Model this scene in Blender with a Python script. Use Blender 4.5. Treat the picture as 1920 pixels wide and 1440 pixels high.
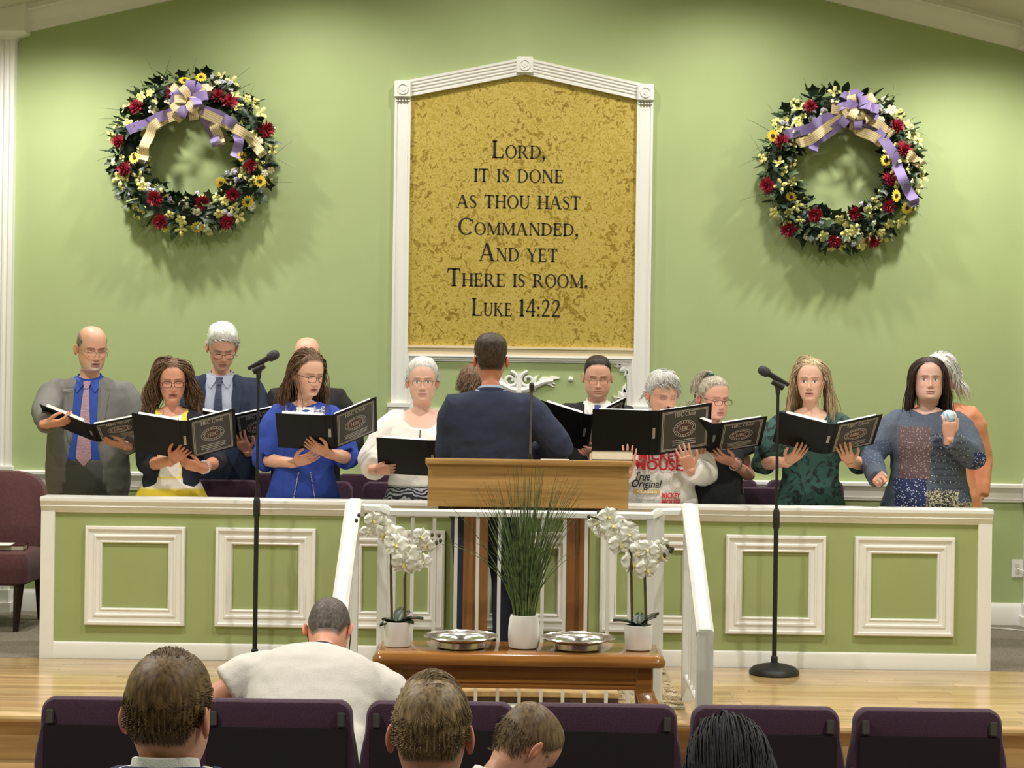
import bpy, bmesh, math, random
import numpy as np
from mathutils import Vector, Matrix, Quaternion, noise
PI = math.pi
sc = bpy.context.scene
for o in list(bpy.data.objects): bpy.data.objects.remove(o)
COL = sc.collection
random.seed(7)
# ------------------------------------------------------------------ camera
F = 3300.0                       # focal length in pixels of the 1920x1440 frame
ROLL = math.atan(25/1778)
EYE = 1.93
cam = bpy.data.cameras.new('camera'); cam.sensor_width = 36; cam.lens = F/1920*36
cam.clip_start = .05; cam.clip_end = 100
camo = bpy.data.objects.new('camera', cam); COL.objects.link(camo)
camo.location = (0, 0, EYE)
camo.rotation_euler = (Matrix.Rotation(PI/2, 4, 'X') @ Matrix.Rotation(ROLL, 4, 'Z')).to_euler()
sc.camera = camo
sc.view_settings.view_transform = 'Standard'; sc.view_settings.look = 'None'
sc.view_settings.gamma = 1; sc.view_settings.use_curve_mapping = False
sc.view_settings.exposure = 0.0
# ------------------------------------------------------------------ world: faint indoor ambience
wd = bpy.data.worlds.new('world'); sc.world = wd; wd.use_nodes = True
wd.node_tree.nodes['Background'].inputs[0].default_value = (1, .97, .92, 1)
wd.node_tree.nodes['Background'].inputs[1].default_value = .25
# ------------------------------------------------------------------ room dimensions (metres)
YW = 11.3                        # back wall
STAGE = .43; SY = 7.86           # stage height and front edge
RY = 9.43                        # face of the choir rail
AP, SL = 5.05, .24               # gable apex height, slope
HALF = 4.3
def ceil_z(x): return AP - SL*abs(x)
def W(px, py, Y):                # photo pixel at depth Y -> point
    dx, dy = px-960, py-720; c, s = math.cos(ROLL), math.sin(ROLL)
    return Vector(((dx*c+dy*s)*Y/F, Y, EYE-(-dx*s+dy*c)*Y/F))
# ceiling can lights: name, x, y, watts, spot angle (fixtures built below)
WARM = (1, .965, .915)
CANS = [(-2.85,10.42,62,152),(2.85,10.42,62,152),(-1.35,10.42,42,152),(1.35,10.42,42,152),(0,10.2,36,152),
        (-2.6,7.6,95,165),(2.6,7.6,95,165),(0,7.6,95,165),
        (-2.6,4.6,125,165),(2.6,4.6,125,165),(-2.6,1.6,60,165),(2.6,1.6,60,165)]  # hall rows out of view, added as ceiling fill
def add_can_light(x, y, w, ang):
    l = bpy.data.lights.new('can_lamp', 'SPOT'); l.energy = w*LSC; l.color = WARM
    l.spot_size = math.radians(ang); l.spot_blend = 1; l.shadow_soft_size = .07
    o = bpy.data.objects.new('can_lamp', l); COL.objects.link(o); o.location = (x, y, ceil_z(x)-.05)
LSC = 3.05
for c in CANS: add_can_light(*c)
# ------------------------------------------------------------------ materials
def new_mat(name):
    m = bpy.data.materials.new(name); m.use_nodes = True
    return m, m.node_tree.nodes, m.node_tree.links, m.node_tree.nodes['Principled BSDF']
def S(c):                        # sRGB 0-255 -> linear
    f = lambda v: (v/255/12.92) if v/255 <= .04045 else ((v/255+.055)/1.055)**2.4
    return tuple(f(v) for v in c)
def mat(name, rgb, rough=.6, metal=0, var=0, vscale=6, bump=0, bscale=80, spec=.5, stretch=None, coat=0, sheen=0):
    m, N, L, B = new_mat(name)
    col = (*S(rgb), 1)
    B.inputs['Base Color'].default_value = col; B.inputs['Roughness'].default_value = rough
    B.inputs['Metallic'].default_value = metal; B.inputs['Specular IOR Level'].default_value = spec
    B.inputs['Coat Weight'].default_value = coat; B.inputs['Sheen Weight'].default_value = sheen
    tc = N.new('ShaderNodeTexCoord'); mp = N.new('ShaderNodeMapping'); L.new(tc.outputs['Object'], mp.inputs[0])
    if stretch: mp.inputs['Scale'].default_value = stretch
    if var:
        n = N.new('ShaderNodeTexNoise'); n.inputs['Scale'].default_value = vscale; n.inputs['Detail'].default_value = 5
        L.new(mp.outputs[0], n.inputs['Vector'])
        r = N.new('ShaderNodeValToRGB'); L.new(n.outputs[0], r.inputs[0])
        r.color_ramp.elements[0].position = .3; r.color_ramp.elements[1].position = .7
        r.color_ramp.elements[0].color = (*[c*(1-var) for c in col[:3]], 1)
        r.color_ramp.elements[1].color = (*[min(1, c*(1+var)) for c in col[:3]], 1)
        L.new(r.outputs[0], B.inputs['Base Color'])
    if bump:
        n = N.new('ShaderNodeTexNoise'); n.inputs['Scale'].default_value = bscale; n.inputs['Detail'].default_value = 4
        L.new(mp.outputs[0], n.inputs['Vector'])
        b = N.new('ShaderNodeBump'); b.inputs['Strength'].default_value = bump; b.inputs['Distance'].default_value = .01
        L.new(n.outputs[0], b.inputs['Height']); L.new(b.outputs[0], B.inputs['Normal'])
    return m
def wood(name, dark, light, rough=.3, axis='X', scale=1., rnd=0, coat=0, distort=4):
    m, N, L, B = new_mat(name)
    tc = N.new('ShaderNodeTexCoord'); mp = N.new('ShaderNodeMapping'); L.new(tc.outputs['Object'], mp.inputs[0])
    s = {'X': (.6, 9, 9), 'Z': (9, 9, .6), 'Y': (9, .6, 9)}[axis]
    mp.inputs['Scale'].default_value = [v*scale for v in s]
    oi = N.new('ShaderNodeObjectInfo')
    ad = N.new('ShaderNodeVectorMath'); ad.operation = 'ADD'; L.new(mp.outputs[0], ad.inputs[0])
    ms = N.new('ShaderNodeMath'); ms.operation = 'MULTIPLY'; ms.inputs[1].default_value = 57.; L.new(oi.outputs['Random'], ms.inputs[0])
    L.new(ms.outputs[0], ad.inputs[1])
    n = N.new('ShaderNodeTexNoise'); n.inputs['Scale'].default_value = 1.1; n.inputs['Detail'].default_value = 6; n.inputs['Distortion'].default_value = distort*.15
    L.new(ad.outputs[0], n.inputs['Vector'])
    w = N.new('ShaderNodeTexNoise'); w.inputs['Scale'].default_value = 5; w.inputs['Detail'].default_value = 3
    L.new(ad.outputs[0], w.inputs['Vector'])
    mx = N.new('ShaderNodeMath'); mx.operation = 'MULTIPLY_ADD'; L.new(w.outputs[0], mx.inputs[0]); mx.inputs[1].default_value = .35; L.new(n.outputs[0], mx.inputs[2])
    r = N.new('ShaderNodeValToRGB'); L.new(mx.outputs[0], r.inputs[0])
    r.color_ramp.elements[0].position = .48; r.color_ramp.elements[0].color = (*S(dark), 1)
    r.color_ramp.elements[1].position = .88; r.color_ramp.elements[1].color = (*S(light), 1)
    out = r.outputs[0]
    if rnd:
        hs = N.new('ShaderNodeHueSaturation'); mr = N.new('ShaderNodeMapRange'); L.new(oi.outputs['Random'], mr.inputs[0])
        mr.inputs[3].default_value = 1-rnd; mr.inputs[4].default_value = 1+rnd*.6
        L.new(mr.outputs[0], hs.inputs['Value']); L.new(out, hs.inputs['Color']); out = hs.outputs[0]
    L.new(out, B.inputs['Base Color']); B.inputs['Roughness'].default_value = rough; B.inputs['Coat Weight'].default_value = coat
    B.inputs['Coat Roughness'].default_value = .08
    return m
M = {}
M['green'] = mat('green_wall_paint', (170,185,130), .75, var=.03, vscale=2, bump=.05, bscale=200)
M['green2'] = mat('green_rail_paint', (157,169,111), .75, var=.03, vscale=3, bump=.05, bscale=200)
M['white'] = mat('white_trim_paint', (238,236,230), .45, var=.02, vscale=3)
M['cream'] = mat('cream_ledge_paint', (238,218,180), .5)
M['ceil'] = mat('ceiling_paint', (206,198,184), .9, bump=.1, bscale=150)
M['carpet'] = mat('grey_carpet', (128,118,104), .95, var=.25, vscale=60, bump=.5, bscale=300)
M['hallfloor'] = mat('hall_carpet', (120,108,100), .95, var=.2, vscale=50, bump=.4, bscale=300)
M['plank'] = wood('oak_floor_plank', (176,140,92), (216,186,136), .22, 'X', 1.4, rnd=.14, coat=.35)
M['riser'] = wood('oak_riser', (158,118,72), (204,168,116), .35, 'X', 1., rnd=.05)
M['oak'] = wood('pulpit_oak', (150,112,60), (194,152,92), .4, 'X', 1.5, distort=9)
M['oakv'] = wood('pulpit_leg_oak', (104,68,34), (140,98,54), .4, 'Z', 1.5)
M['cherry'] = wood('table_wood', (126,78,32), (170,112,52), .2, 'X', 1.5, coat=.6)
M['palewood'] = wood('pale_pine', (196,160,104), (224,192,140), .4, 'X', 1.)
M['lamp'] = mat('lamp_glow', (255,244,225), .5)
_b = M['lamp'].node_tree.nodes['Principled BSDF']; _b.inputs['Emission Color'].default_value = (1,.93,.82,1); _b.inputs['Emission Strength'].default_value = 12
M['purple'] = mat('purple_chair_fabric', (62,32,54), .95, var=.3, vscale=160, bump=.4, bscale=400, sheen=.15)
M['burgundy'] = mat('burgundy_chair_fabric', (92,54,56), .9, var=.16, vscale=50, bump=.3, bscale=300, sheen=.1)
M['blackmetal'] = mat('black_metal', (26,26,28), .45)
M['blackrubber'] = mat('black_plastic', (34,33,34), .5, bump=.1, bscale=200)
M['darkwood'] = mat('dark_chair_leg', (40,20,16), .35)
M['steel'] = mat('polished_silver', (216,214,208), .24, 1)
M['greymetal'] = mat('grey_metal', (110,108,106), .4, .7)
M['ceramic'] = mat('white_ceramic', (234,230,224), .5, var=.03, vscale=12, bump=.15, bscale=14)
M['paper'] = mat('white_paper', (244,242,238), .7)
M['pageedge'] = mat('page_edges', (222,210,186), .8, var=.12, vscale=30, stretch=(1,1,40))
M['black'] = mat('black_vinyl', (10,10,11), .55, spec=.25)
M['ink'] = mat('black_lettering', (26,14,16), .6)
# ------------------------------------------------------------------ mesh helpers
class MB:
    def __init__(s): s.v = []; s.f = []; s.m = []
    def add(s, vs, fs, mi=0):
        k = len(s.v); s.v += [tuple(v) for v in vs]; s.f += [tuple(i+k for i in f) for f in fs]; s.m += [mi]*len(fs)
        return s
    def box(s, lo, hi, mi=0, bev=0):
        x0,y0,z0 = lo; x1,y1,z1 = hi
        if bev:
            bm = bmesh.new(); bmesh.ops.create_cube(bm, size=1)
            for v in bm.verts: v.co = Vector((x0 if v.co.x<0 else x1, y0 if v.co.y<0 else y1, z0 if v.co.z<0 else z1))
            bmesh.ops.bevel(bm, geom=list(bm.edges), offset=bev, segments=2, affect='EDGES')
            bm.verts.index_update(); s.add([v.co for v in bm.verts], [[v.index for v in f.verts] for f in bm.faces], mi); bm.free(); return s
        return s.add([(x0,y0,z0),(x1,y0,z0),(x1,y1,z0),(x0,y1,z0),(x0,y0,z1),(x1,y0,z1),(x1,y1,z1),(x0,y1,z1)],
              [(3,2,1,0),(4,5,6,7),(0,1,5,4),(1,2,6,5),(2,3,7,6),(3,0,4,7)], mi)
    def rings(s, R, cap=True, mi=0, closed=False, loop=True):   # R: list of rings (equal length)
        n = len(R[0]); vs = [p for r in R for p in r]; fs = []
        k = len(R)
        for i in range(k if closed else k-1):
            a, b = i*n, ((i+1) % k)*n
            for j in range(n if loop else n-1):
                j2 = (j+1) % n; fs.append((a+j, a+j2, b+j2, b+j))
        if cap and not closed and loop: fs.append(tuple(range(n-1,-1,-1))); fs.append(tuple((k-1)*n+j for j in range(n)))
        return s.add(vs, fs, mi)
    def prism(s, poly, axis, a, b, mi=0):      # poly of 2D points extruded along axis
        def p3(q, t): return {'x': (t,q[0],q[1]), 'y': (q[0],t,q[1]), 'z': (q[0],q[1],t)}[axis]
        return s.rings([[p3(q,a) for q in poly],[p3(q,b) for q in poly]], True, mi)
    def tube(s, pts, rad, n=8, cap=True, mi=0, flat=1., up=None):
        pts = [Vector(p) for p in pts]; R = []
        if not hasattr(rad, '__len__'): rad = [rad]*len(pts)
        T = [(pts[min(i+1,len(pts)-1)]-pts[max(i-1,0)]).normalized() for i in range(len(pts))]
        u = Vector(up) if up else (Vector((0,0,1)) if abs(T[0].z) < .9 else Vector((0,1,0)))
        for i, p in enumerate(pts):
            t = T[i]; a = u - t*u.dot(t)
            if a.length < 1e-5: a = t.orthogonal()
            a.normalize(); b = t.cross(a); u = a
            R.append([p + a*(math.cos(2*PI*j/n)*rad[i]*flat) + b*(math.sin(2*PI*j/n)*rad[i]) for j in range(n)])
        return s.rings(R, cap, mi)
    def lathe(s, prof, n=24, c=(0,0,0), mi=0):     # prof [(r,z)]
        R = [[(c[0]+r*math.cos(2*PI*j/n), c[1]+r*math.sin(2*PI*j/n), c[2]+z) for j in range(n)] for r, z in prof]
        return s.rings(R, True, mi)
    def mesh(s, name, mats, smooth=True, recalc=False):
        me = bpy.data.meshes.new(name); me.from_pydata(s.v, [], s.f); me.update()
        for m in (mats if isinstance(mats, (list,tuple)) else [mats]): me.materials.append(m)
        me.polygons.foreach_set('material_index', s.m)
        bm = bmesh.new(); bm.from_mesh(me); bmesh.ops.recalc_face_normals(bm, faces=bm.faces); bm.to_mesh(me); bm.free()
        if smooth:
            me.polygons.foreach_set('use_smooth', [True]*len(me.polygons)); me.set_sharp_from_angle(angle=math.radians(38))
        return me
    def obj(s, name, mats, parent=None, smooth=True):
        return link(name, s.mesh(name, mats, smooth), parent)
def link(name, me, parent=None):
    o = bpy.data.objects.new(name, me); COL.objects.link(o)
    if parent: o.parent = parent
    return o
def empty(name, loc, rz=0):
    o = bpy.data.objects.new(name, None); COL.objects.link(o); o.location = loc; o.rotation_euler = (0,0,rz); o.empty_display_size = .1
    return o
def tag(o, label=None, cat=None, group=None, kind=None):
    if label: o['label'] = label
    if cat: o['category'] = cat
    if group: o['group'] = group
    if kind: o['kind'] = kind
    return o
def struct(o, label=None): o['kind'] = 'structure'; 
def setting(o, label, cat):
    o['kind'] = 'structure'; o['label'] = label; o['category'] = cat; return o
def copy_tree(o, parent=None):
    c = o.copy(); COL.objects.link(c); c.parent = parent
    for ch in o.children: copy_tree(ch, c)
    return c
def lerp(a, b, t): return a+(b-a)*t
def arc(cx, cy, rx, ry, a0, a1, n): return [(cx+rx*math.cos(lerp(a0,a1,i/n)), cy+ry*math.sin(lerp(a0,a1,i/n))) for i in range(n+1)]
# ================================================================== THE ROOM
m = MB(); m.box((-HALF,-3,-.1),(HALF,SY-.56,0)); setting(m.obj('floor', M['hallfloor']), 'grey carpeted hall floor under the purple chairs', 'floor')
wall = MB(); wall.prism([(-HALF,0),(HALF,0),(HALF,ceil_z(HALF)),(0,AP),(-HALF,ceil_z(HALF))],'y',YW,YW+.12)
wallo = setting(wall.obj('wall_back', M['green'], smooth=False), 'green painted gable wall behind the choir', 'wall')
for sgn, nm in ((-1,'left'),(1,'right')):
    m = MB(); m.box((sgn*HALF-(.12 if sgn<0 else 0),-3,0),(sgn*HALF+(.12 if sgn>0 else 0),YW,ceil_z(HALF)))
    setting(m.obj('wall_'+nm, M['green'], smooth=False), 'green painted side wall of the hall, on the %s' % nm, 'wall')
m = MB(); m.prism([(-HALF,0),(HALF,0),(HALF,ceil_z(HALF)),(0,AP),(-HALF,ceil_z(HALF))],'y',-3.12,-3)
setting(m.obj('wall_front', M['green'], smooth=False), 'green wall at the rear of the hall', 'wall')
m = MB(); t = .1
m.prism([(-HALF,ceil_z(HALF)),(0,AP),(HALF,ceil_z(HALF)),(HALF,ceil_z(HALF)+t),(0,AP+t),(-HALF,ceil_z(HALF)+t)],'y',-3,YW)
setting(m.obj('ceiling', M['ceil'], smooth=False), 'sloping pale ceiling of the hall', 'ceiling')
# crown moulding along the gable: stepped profile swept on each slope
n_ = 0
for sgn in (-1,1):
    m = MB()
    prof = [(0,.0),(-.015,.0),(-.02,-.0),(-.03,.035),(-.055,.06),(-.085,.085),(-.095,.12),(-.11,.125),(-.11,.155),(0,.155)]   # (y offset, height)
    R = []
    for x in (sgn*.0, sgn*3.24):
        base = ceil_z(x)-.155
        R.append([(x, YW+a, base+b) for a, b in prof])
    m.rings(R); n_ += 1
    setting(m.obj('trim_%d' % n_, M['white']), 'white crown moulding along the %s slope of the ceiling' % ('left' if sgn<0 else 'right'), 'moulding')
# fluted pilasters with capitals at both ends of the wall
for sgn in (-1,1):
    xe = 3.205 if sgn<0 else 3.30
    x0 = sgn*xe; wdt = .26
    r = empty('trim_%d' % (3 if sgn<0 else 4), (x0+sgn*wdt/2, YW, 0)); setting(r, 'white fluted pilaster at the %s end of the green wall' % ('left' if sgn<0 else 'right'), 'pilaster')
    m = MB(); pts = [(-wdt/2,0),(-wdt/2,-.06)]
    nf = 6
    for i in range(nf):
        a = -wdt/2+.02+i*(wdt-.04)/nf; b = a+(wdt-.04)/nf
        pts += [(a+.006,-.06)]+[(lerp(a+.008,b-.008,k/6), -.06+.012*math.sin(PI*k/6)) for k in range(1,6)]+[(b-.006,-.06)]
    pts += [(wdt/2,-.06),(wdt/2,0)]
    zt = W(30,78,YW).z
    m.prism(pts,'z',STAGE,zt); m.obj('shaft', M['white'], r)
    m = MB(); zc = zt
    prof = [(wdt/2+.005,.06,0),(wdt/2+.005,.07,.0),(wdt/2+.02,.08,.02),(wdt/2+.075,.13,.035),(wdt/2+.085,.14,.045),(wdt/2+.085,.14,.14),(wdt/2+.09,.145,.15),(wdt/2+.09,.145,.3)]
    m.rings([[(-a,0,zc+z),(-a,-b,zc+z),(a,-b,zc+z),(a,0,zc+z)] for a,b,z in prof]); m.obj('capital', M['white'], r)
    m = MB(); m.box((-wdt/2-.03,-.1,STAGE),(wdt/2+.03,0,STAGE+.06)); m.box((-wdt/2-.015,-.08,STAGE+.06),(wdt/2+.015,0,STAGE+.14)); m.obj('plinth', M['white'], r)
    zr = 1.29
    m = MB(); m.box((-wdt/2-.02,-.085,zr-.075),(wdt/2+.02,0,zr+.075), bev=.008); m.obj('rail_block', M['white'], r)
# chair rail and baseboard on the back wall
zr = 1.275
prof = [(0,-.06),(-.012,-.06),(-.014,-.045),(-.02,-.04),(-.012,-.03),(-.012,.0),(-.02,.01),(-.034,.03),(-.04,.035),(-.04,.052),(-.03,.06),(0,.06)]
fx0, fx1 = W(733,760,YW).x, W(1219,760,YW).x
for i,(a,b,s) in enumerate(((-3.2,fx0-.01,'left'),(fx1+.01,3.29,'right'))):
    m = MB(); m.prism([(YW+p,zr+q) for p,q in prof],'x',a,b); setting(m.obj('trim_%d' % (5+i), M['white']), 'white chair rail moulding on the wall, %s of the verse panel' % s, 'moulding')
m = MB(); m.prism([(YW,STAGE),(YW-.02,STAGE),(YW-.02,STAGE+.11),(YW-.012,STAGE+.125),(YW-.004,STAGE+.14),(YW,STAGE+.14)],'x',-3.2,3.29)
setting(m.obj('baseboard_back', M['white']), 'white baseboard along the foot of the green wall', 'baseboard')
# loft carpet + stage body
m = MB(); m.box((-HALF,RY-.03,0),(HALF,YW,STAGE)); setting(m.obj('floor_loft', M['carpet'], smooth=False), 'grey carpet floor of the choir loft', 'floor')
st = MB(); st.box((-HALF,SY+.02,0),(HALF,RY-.03,STAGE-.02)); sto = setting(st.obj('floor_stage', M['riser'], smooth=False), 'glossy oak plank floor of the stage in front of the choir rail', 'floor')
# planks run across the stage, each an object
rw = .0825; nrow = int((RY-.03-(SY+.06))/rw)+1
rng = random.Random(3); lens = [.6,.8,1.0,1.25,1.5]; pm = {}
for L_ in lens:
    mm = MB(); mm.box((0,0,-.0195),(L_-.0012,rw-.0012,0)); pm[L_] = mm.mesh('plank', M['plank'], smooth=False)
k = 0; rows = (RY-.03-(SY+.055))/rw
for r in range(int(rows)):
    x = -3.9-rng.random()*.5
    while x < 3.9:
        L_ = rng.choice(lens)
        o = link('plank', pm[L_], sto); o.location = (x, SY+.055+r*rw, STAGE+rng.uniform(-.0002,.0002)); x += L_
m = MB()   # rounded nosing strip
m.prism([(SY-.03,STAGE-.035),(SY-.04,STAGE-.028),(SY-.044,STAGE-.018),(SY-.04,STAGE-.006),(SY-.03,STAGE),(SY+.054,STAGE),(SY+.054,STAGE-.035)],'x',-HALF,HALF); m.obj('nosing', M['plank'], sto)
ym = SY
for i, ztop in enumerate((STAGE-.215,)):
    y0 = SY-.29
    o = MB(); o.box((-HALF,y0+.03,0),(HALF,SY+.02,ztop-.03)); so = setting(o.obj('step', M['riser'], smooth=False), 'oak step running along the front of the stage', 'step')
    o = MB(); o.prism([(y0,ztop-.035),(y0-.012,ztop-.026),(y0-.014,ztop-.018),(y0-.012,ztop-.006),(y0,ztop),(SY+.019,ztop),(SY+.019,ztop-.035)],'x',-HALF,HALF); o.obj('tread', M['plank'], so)
    so['label'] = 'oak step running along the front of the stage'
# can light fixtures
for x,y,w,a in CANS:
    r = empty('can_light', (x,y,ceil_z(x))); 
    sx = 'centre' if abs(x)<.1 else ('%s slope, %s' % ('left' if x<0 else 'right', 'outer' if abs(x)>2 else 'inner'))
    row = {10:'nearest the green wall',8:'above the stage front',5:'unseen, added as fill above the chair rows',2:'unseen, added as fill at the rear of the hall'}[round(y)]
    tag(r, 'round recessed ceiling can light, %s, %s' % (sx, row), 'ceiling light', 'recessed ceiling lights')
    r.rotation_euler = (0, math.atan(SL)*(1 if x>0 else -1) if abs(x)>.1 else 0, 0)
    m = MB(); R = []
    for rr,z in ((.07,-.012),(.085,-.02),(.105,-.012),(.11,.0),(.07,.0)): R.append([(rr*math.cos(2*PI*j/24), rr*math.sin(2*PI*j/24), z) for j in range(24)])
    m.rings(R, closed=True); m.obj('trim_ring', M['white'], r)
    m = MB(); m.lathe([(.0695,-.006),(.0695,-.002)]); m.obj('bulb_disc', M['lamp'], r)
# ================================================================== VERSE PANEL (niche) on the back wall
def PW(px, py, off=0): p = W(px,py,YW-off); return p
vp = empty('verse_panel', (0,YW,0)); tag(vp, 'tall white framed gold verse panel with black scripture lettering on the green wall', 'wall panel')
def gold_mat():
    m, N, L, B = new_mat('mottled_gold_finish')
    tc = N.new('ShaderNodeTexCoord')
    n1 = N.new('ShaderNodeTexNoise'); n1.inputs['Scale'].default_value = 20; n1.inputs['Detail'].default_value = 6; n1.inputs['Distortion'].default_value = 1.6
    n2 = N.new('ShaderNodeTexNoise'); n2.inputs['Scale'].default_value = 75; n2.inputs['Detail'].default_value = 4; n2.inputs['Distortion'].default_value = 1.2
    n3 = N.new('ShaderNodeTexNoise'); n3.inputs['Scale'].default_value = 3; n3.inputs['Detail'].default_value = 3
    for n in (n1,n2,n3): L.new(tc.outputs['Object'], n.inputs['Vector'])
    a = N.new('ShaderNodeMath'); a.operation = 'MULTIPLY_ADD'; L.new(n2.outputs[0], a.inputs[0]); a.inputs[1].default_value = .55; L.new(n1.outputs[0], a.inputs[2])
    b = N.new('ShaderNodeMath'); b.operation = 'MULTIPLY_ADD'; L.new(n3.outputs[0], b.inputs[0]); b.inputs[1].default_value = .4; L.new(a.outputs[0], b.inputs[2])
    r = N.new('ShaderNodeValToRGB'); L.new(b.outputs[0], r.inputs[0]); e = r.color_ramp.elements
    e[0].position = .78; e[0].color = (*S((142,116,36)),1); e[1].position = 1.13; e[1].color = (*S((214,190,102)),1)
    k = e.new(.93); k.color = (*S((168,142,50)),1); k = e.new(1.0); k.color = (*S((186,160,66)),1)
    mr = N.new('ShaderNodeMapRange'); mr.inputs[1].default_value = .55; mr.inputs[2].default_value = 1.25; L.new(b.outputs[0], mr.inputs[0]); L.new(mr.outputs[0], r.inputs[0])
    e[0].position = .28; k = None
    for el, p in zip(sorted(e, key=lambda q: q.position), (.26,.45,.58,.80)): el.position = p
    L.new(r.outputs[0], B.inputs['Base Color']); B.inputs['Roughness'].default_value = .42; B.inputs['Metallic'].default_value = .25
    return m
M['gold'] = gold_mat()
# corners in wall coordinates (x,z): outer frame
xl0, xl1 = PW(738,400).x, PW(768,400).x      # left post
xr0, xr1 = PW(1191,400).x, PW(1222,400).x
zb = PW(960,760).z; zsh = PW(960,172).z; zap = PW(984,131).z; xc = PW(984,130).x
zled = PW(960,652).z
m = MB(); T_ = .03
m.prism([(xl1-.02,zled),(xr0+.02,zled),(xr0+.02,zsh),(xc,zap),(xl1-.02,zsh)],'y',YW-.006,YW-.0005); m.obj('gold_field', M['gold'], vp, smooth=False)
def fluted(m, a, b, width, dep, nfl=4, face=1):
    # straight fluted board from a to b (x,z), lying on the wall, proud by dep
    a = Vector((a[0],0,a[1])); b = Vector((b[0],0,b[1])); t = (b-a).normalized(); nrm = Vector((-t.z,0,t.x))
    prof = [(-width/2,0),(-width/2,-dep)]
    for i in range(nfl):
        u0 = -width/2+.012+i*(width-.024)/nfl; u1 = u0+(width-.024)/nfl
        prof += [(u0+.003,-dep),(u0+.006,-dep+.008),(u1-.006,-dep+.008),(u1-.003,-dep)]
    prof += [(width/2,-dep),(width/2,0)]
    m.rings([[ (a+nrm*u).to_tuple() if 0 else ((a+nrm*u).x, YW+v, (a+nrm*u).z) for u,v in prof] for _ in (0,)]+[[((b+nrm*u).x, YW+v, (b+nrm*u).z) for u,v in prof]])
pw = xl1-xl0
for nm,(a,b) in {'left':((( xl0+xl1)/2,zb),((xl0+xl1)/2,zsh)),'right':(((xr0+xr1)/2,zb),((xr0+xr1)/2,zsh))}.items():
    m = MB(); fluted(m,a,b,pw,.035,1); m.obj('post', M['white'], vp)
    m = MB(); m.box((a[0]-pw/2-.012,YW-.05,zb-.34),(a[0]+pw/2+.012,YW,zb)); m.box((a[0]-pw/2-.02,YW-.058,zb-.02),(a[0]+pw/2+.02,YW,zb+.005)); m.obj('post_base', M['white'], vp)
zb1 = zsh+.005
for sgn in (-1,1):
    x0 = (xl0+xl1)/2 if sgn<0 else (xr0+xr1)/2
    m = MB(); fluted(m,(x0,zsh),(xc,zap+.02),.105,.035,4); m.obj('gable_board', M['white'], vp)
def rosette(x,z,s):
    m = MB(); m.box((x-s/2,YW-.06,z-s/2),(x+s/2,YW,z+s/2), bev=.006); o = m.obj('corner_block', M['white'], vp)
    m = MB()
    for r0,r1 in ((.016,.0),(.036,.028)):
        R = [[(x+r*math.cos(2*PI*j/20), YW-.06-d, z+r*math.sin(2*PI*j/20)) for j in range(20)] for r,d in ((r0,-.005),(r0,.006),(max(r1,.002),.006),(max(r1,.002),-.005))]
        m.rings(R, closed=True)
    m.obj('rosette', M['white'], o)
rosette((xl0+xl1)/2,zsh,.108); rosette((xr0+xr1)/2,zsh,.108); rosette(xc,zap+.022,.108)
# small dentils beneath the side blocks
for x in ((xl0+xl1)/2,(xr0+xr1)/2):
    for i in range(5):
        m = MB(); m.box((x-.044+i*.019,YW-.042,zsh-.075),(x-.044+i*.019+.011,YW-.034,zsh-.054)); m.obj('dentil', M['white'], vp)
# ledge
m = MB(); m.box((xl1-.005,YW-.03,zled-.008),(xr0+.005,YW,zled+.008)); m.obj('ledge_lip', M['cream'], vp)
m = MB(); m.box((xl1-.005,YW-.022,zled-.05),(xr0+.005,YW,zled-.008)); m.obj('ledge', M['cream'], vp)
# lower recessed panel
zp1 = zled-.05; zp0 = PW(960,768).z
def frame_ring(m, x0,z0,x1,z1, prof, base):
    # mitred picture-frame moulding: prof list of (inset, proud)
    R = []
    for ins, pr in prof:
        R.append([(x0+ins,base-pr,z0+ins),(x1-ins,base-pr,z0+ins),(x1-ins,base-pr,z1-ins),(x0+ins,base-pr,z1-ins)])
    n = 4; vs = [p for r in R for p in r]; fs = []
    for i in range(len(R)-1):
        for j in range(4): fs.append((i*4+j,i*4+(j+1)%4,(i+1)*4+(j+1)%4,(i+1)*4+j))
    m.add(vs, fs)
m = MB(); frame_ring(m, xl1-.004,zp0-.2,xr0+.004,zp1,[(0,.001),(0,.026),(.012,.03),(.018,.018),(.03,.016),(.036,.008),(.042,.008),(.042,.0005)],YW); m.obj('lower_frame', M['white'], vp)
m = MB(); m.box((xl1-.004,YW-.02,zp0-.2),(xr0+.004,YW,zp0)); m.obj('lower_panel_sill', M['white'], vp)
def leaf_poly(m, base, tip, wid, y, th=.012):
    b = Vector((base[0],0,base[1])); t = Vector((tip[0],0,tip[1])); d = t-b; nn = Vector((-d.z,0,d.x)).normalized()
    pts = []; K = 6
    for i in range(K+1):
        u = i/K; pts.append(b+d*u+nn*(wid*math.sin(PI*u**.8)*.5+d.length*.12*math.sin(PI*u)))
    for i in range(K,-1,-1):
        u = i/K; pts.append(b+d*u-nn*(wid*math.sin(PI*u**.8)*.5-d.length*.12*math.sin(PI*u)))
    mid = [p.lerp(b+d*.5, .35) for p in pts]
    m.rings([[(p.x,y,p.z) for p in pts],[(p.x,y-th*.7,p.z) for p in pts],[(p.x,y-th,p.z) for p in mid]])
def scroll(m, cx, cz, r, turns, a0, sgn, rad, y):
    pts = []; K = 26
    for i in range(K+1):
        u = i/K; rr = r*(1-u*.78); a = a0+sgn*turns*2*PI*u; pts.append((cx+rr*math.cos(a), y, cz+rr*math.sin(a)))
    m.tube(pts, [rad*(1-.35*i/K) for i in range(K+1)], 8)
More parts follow.
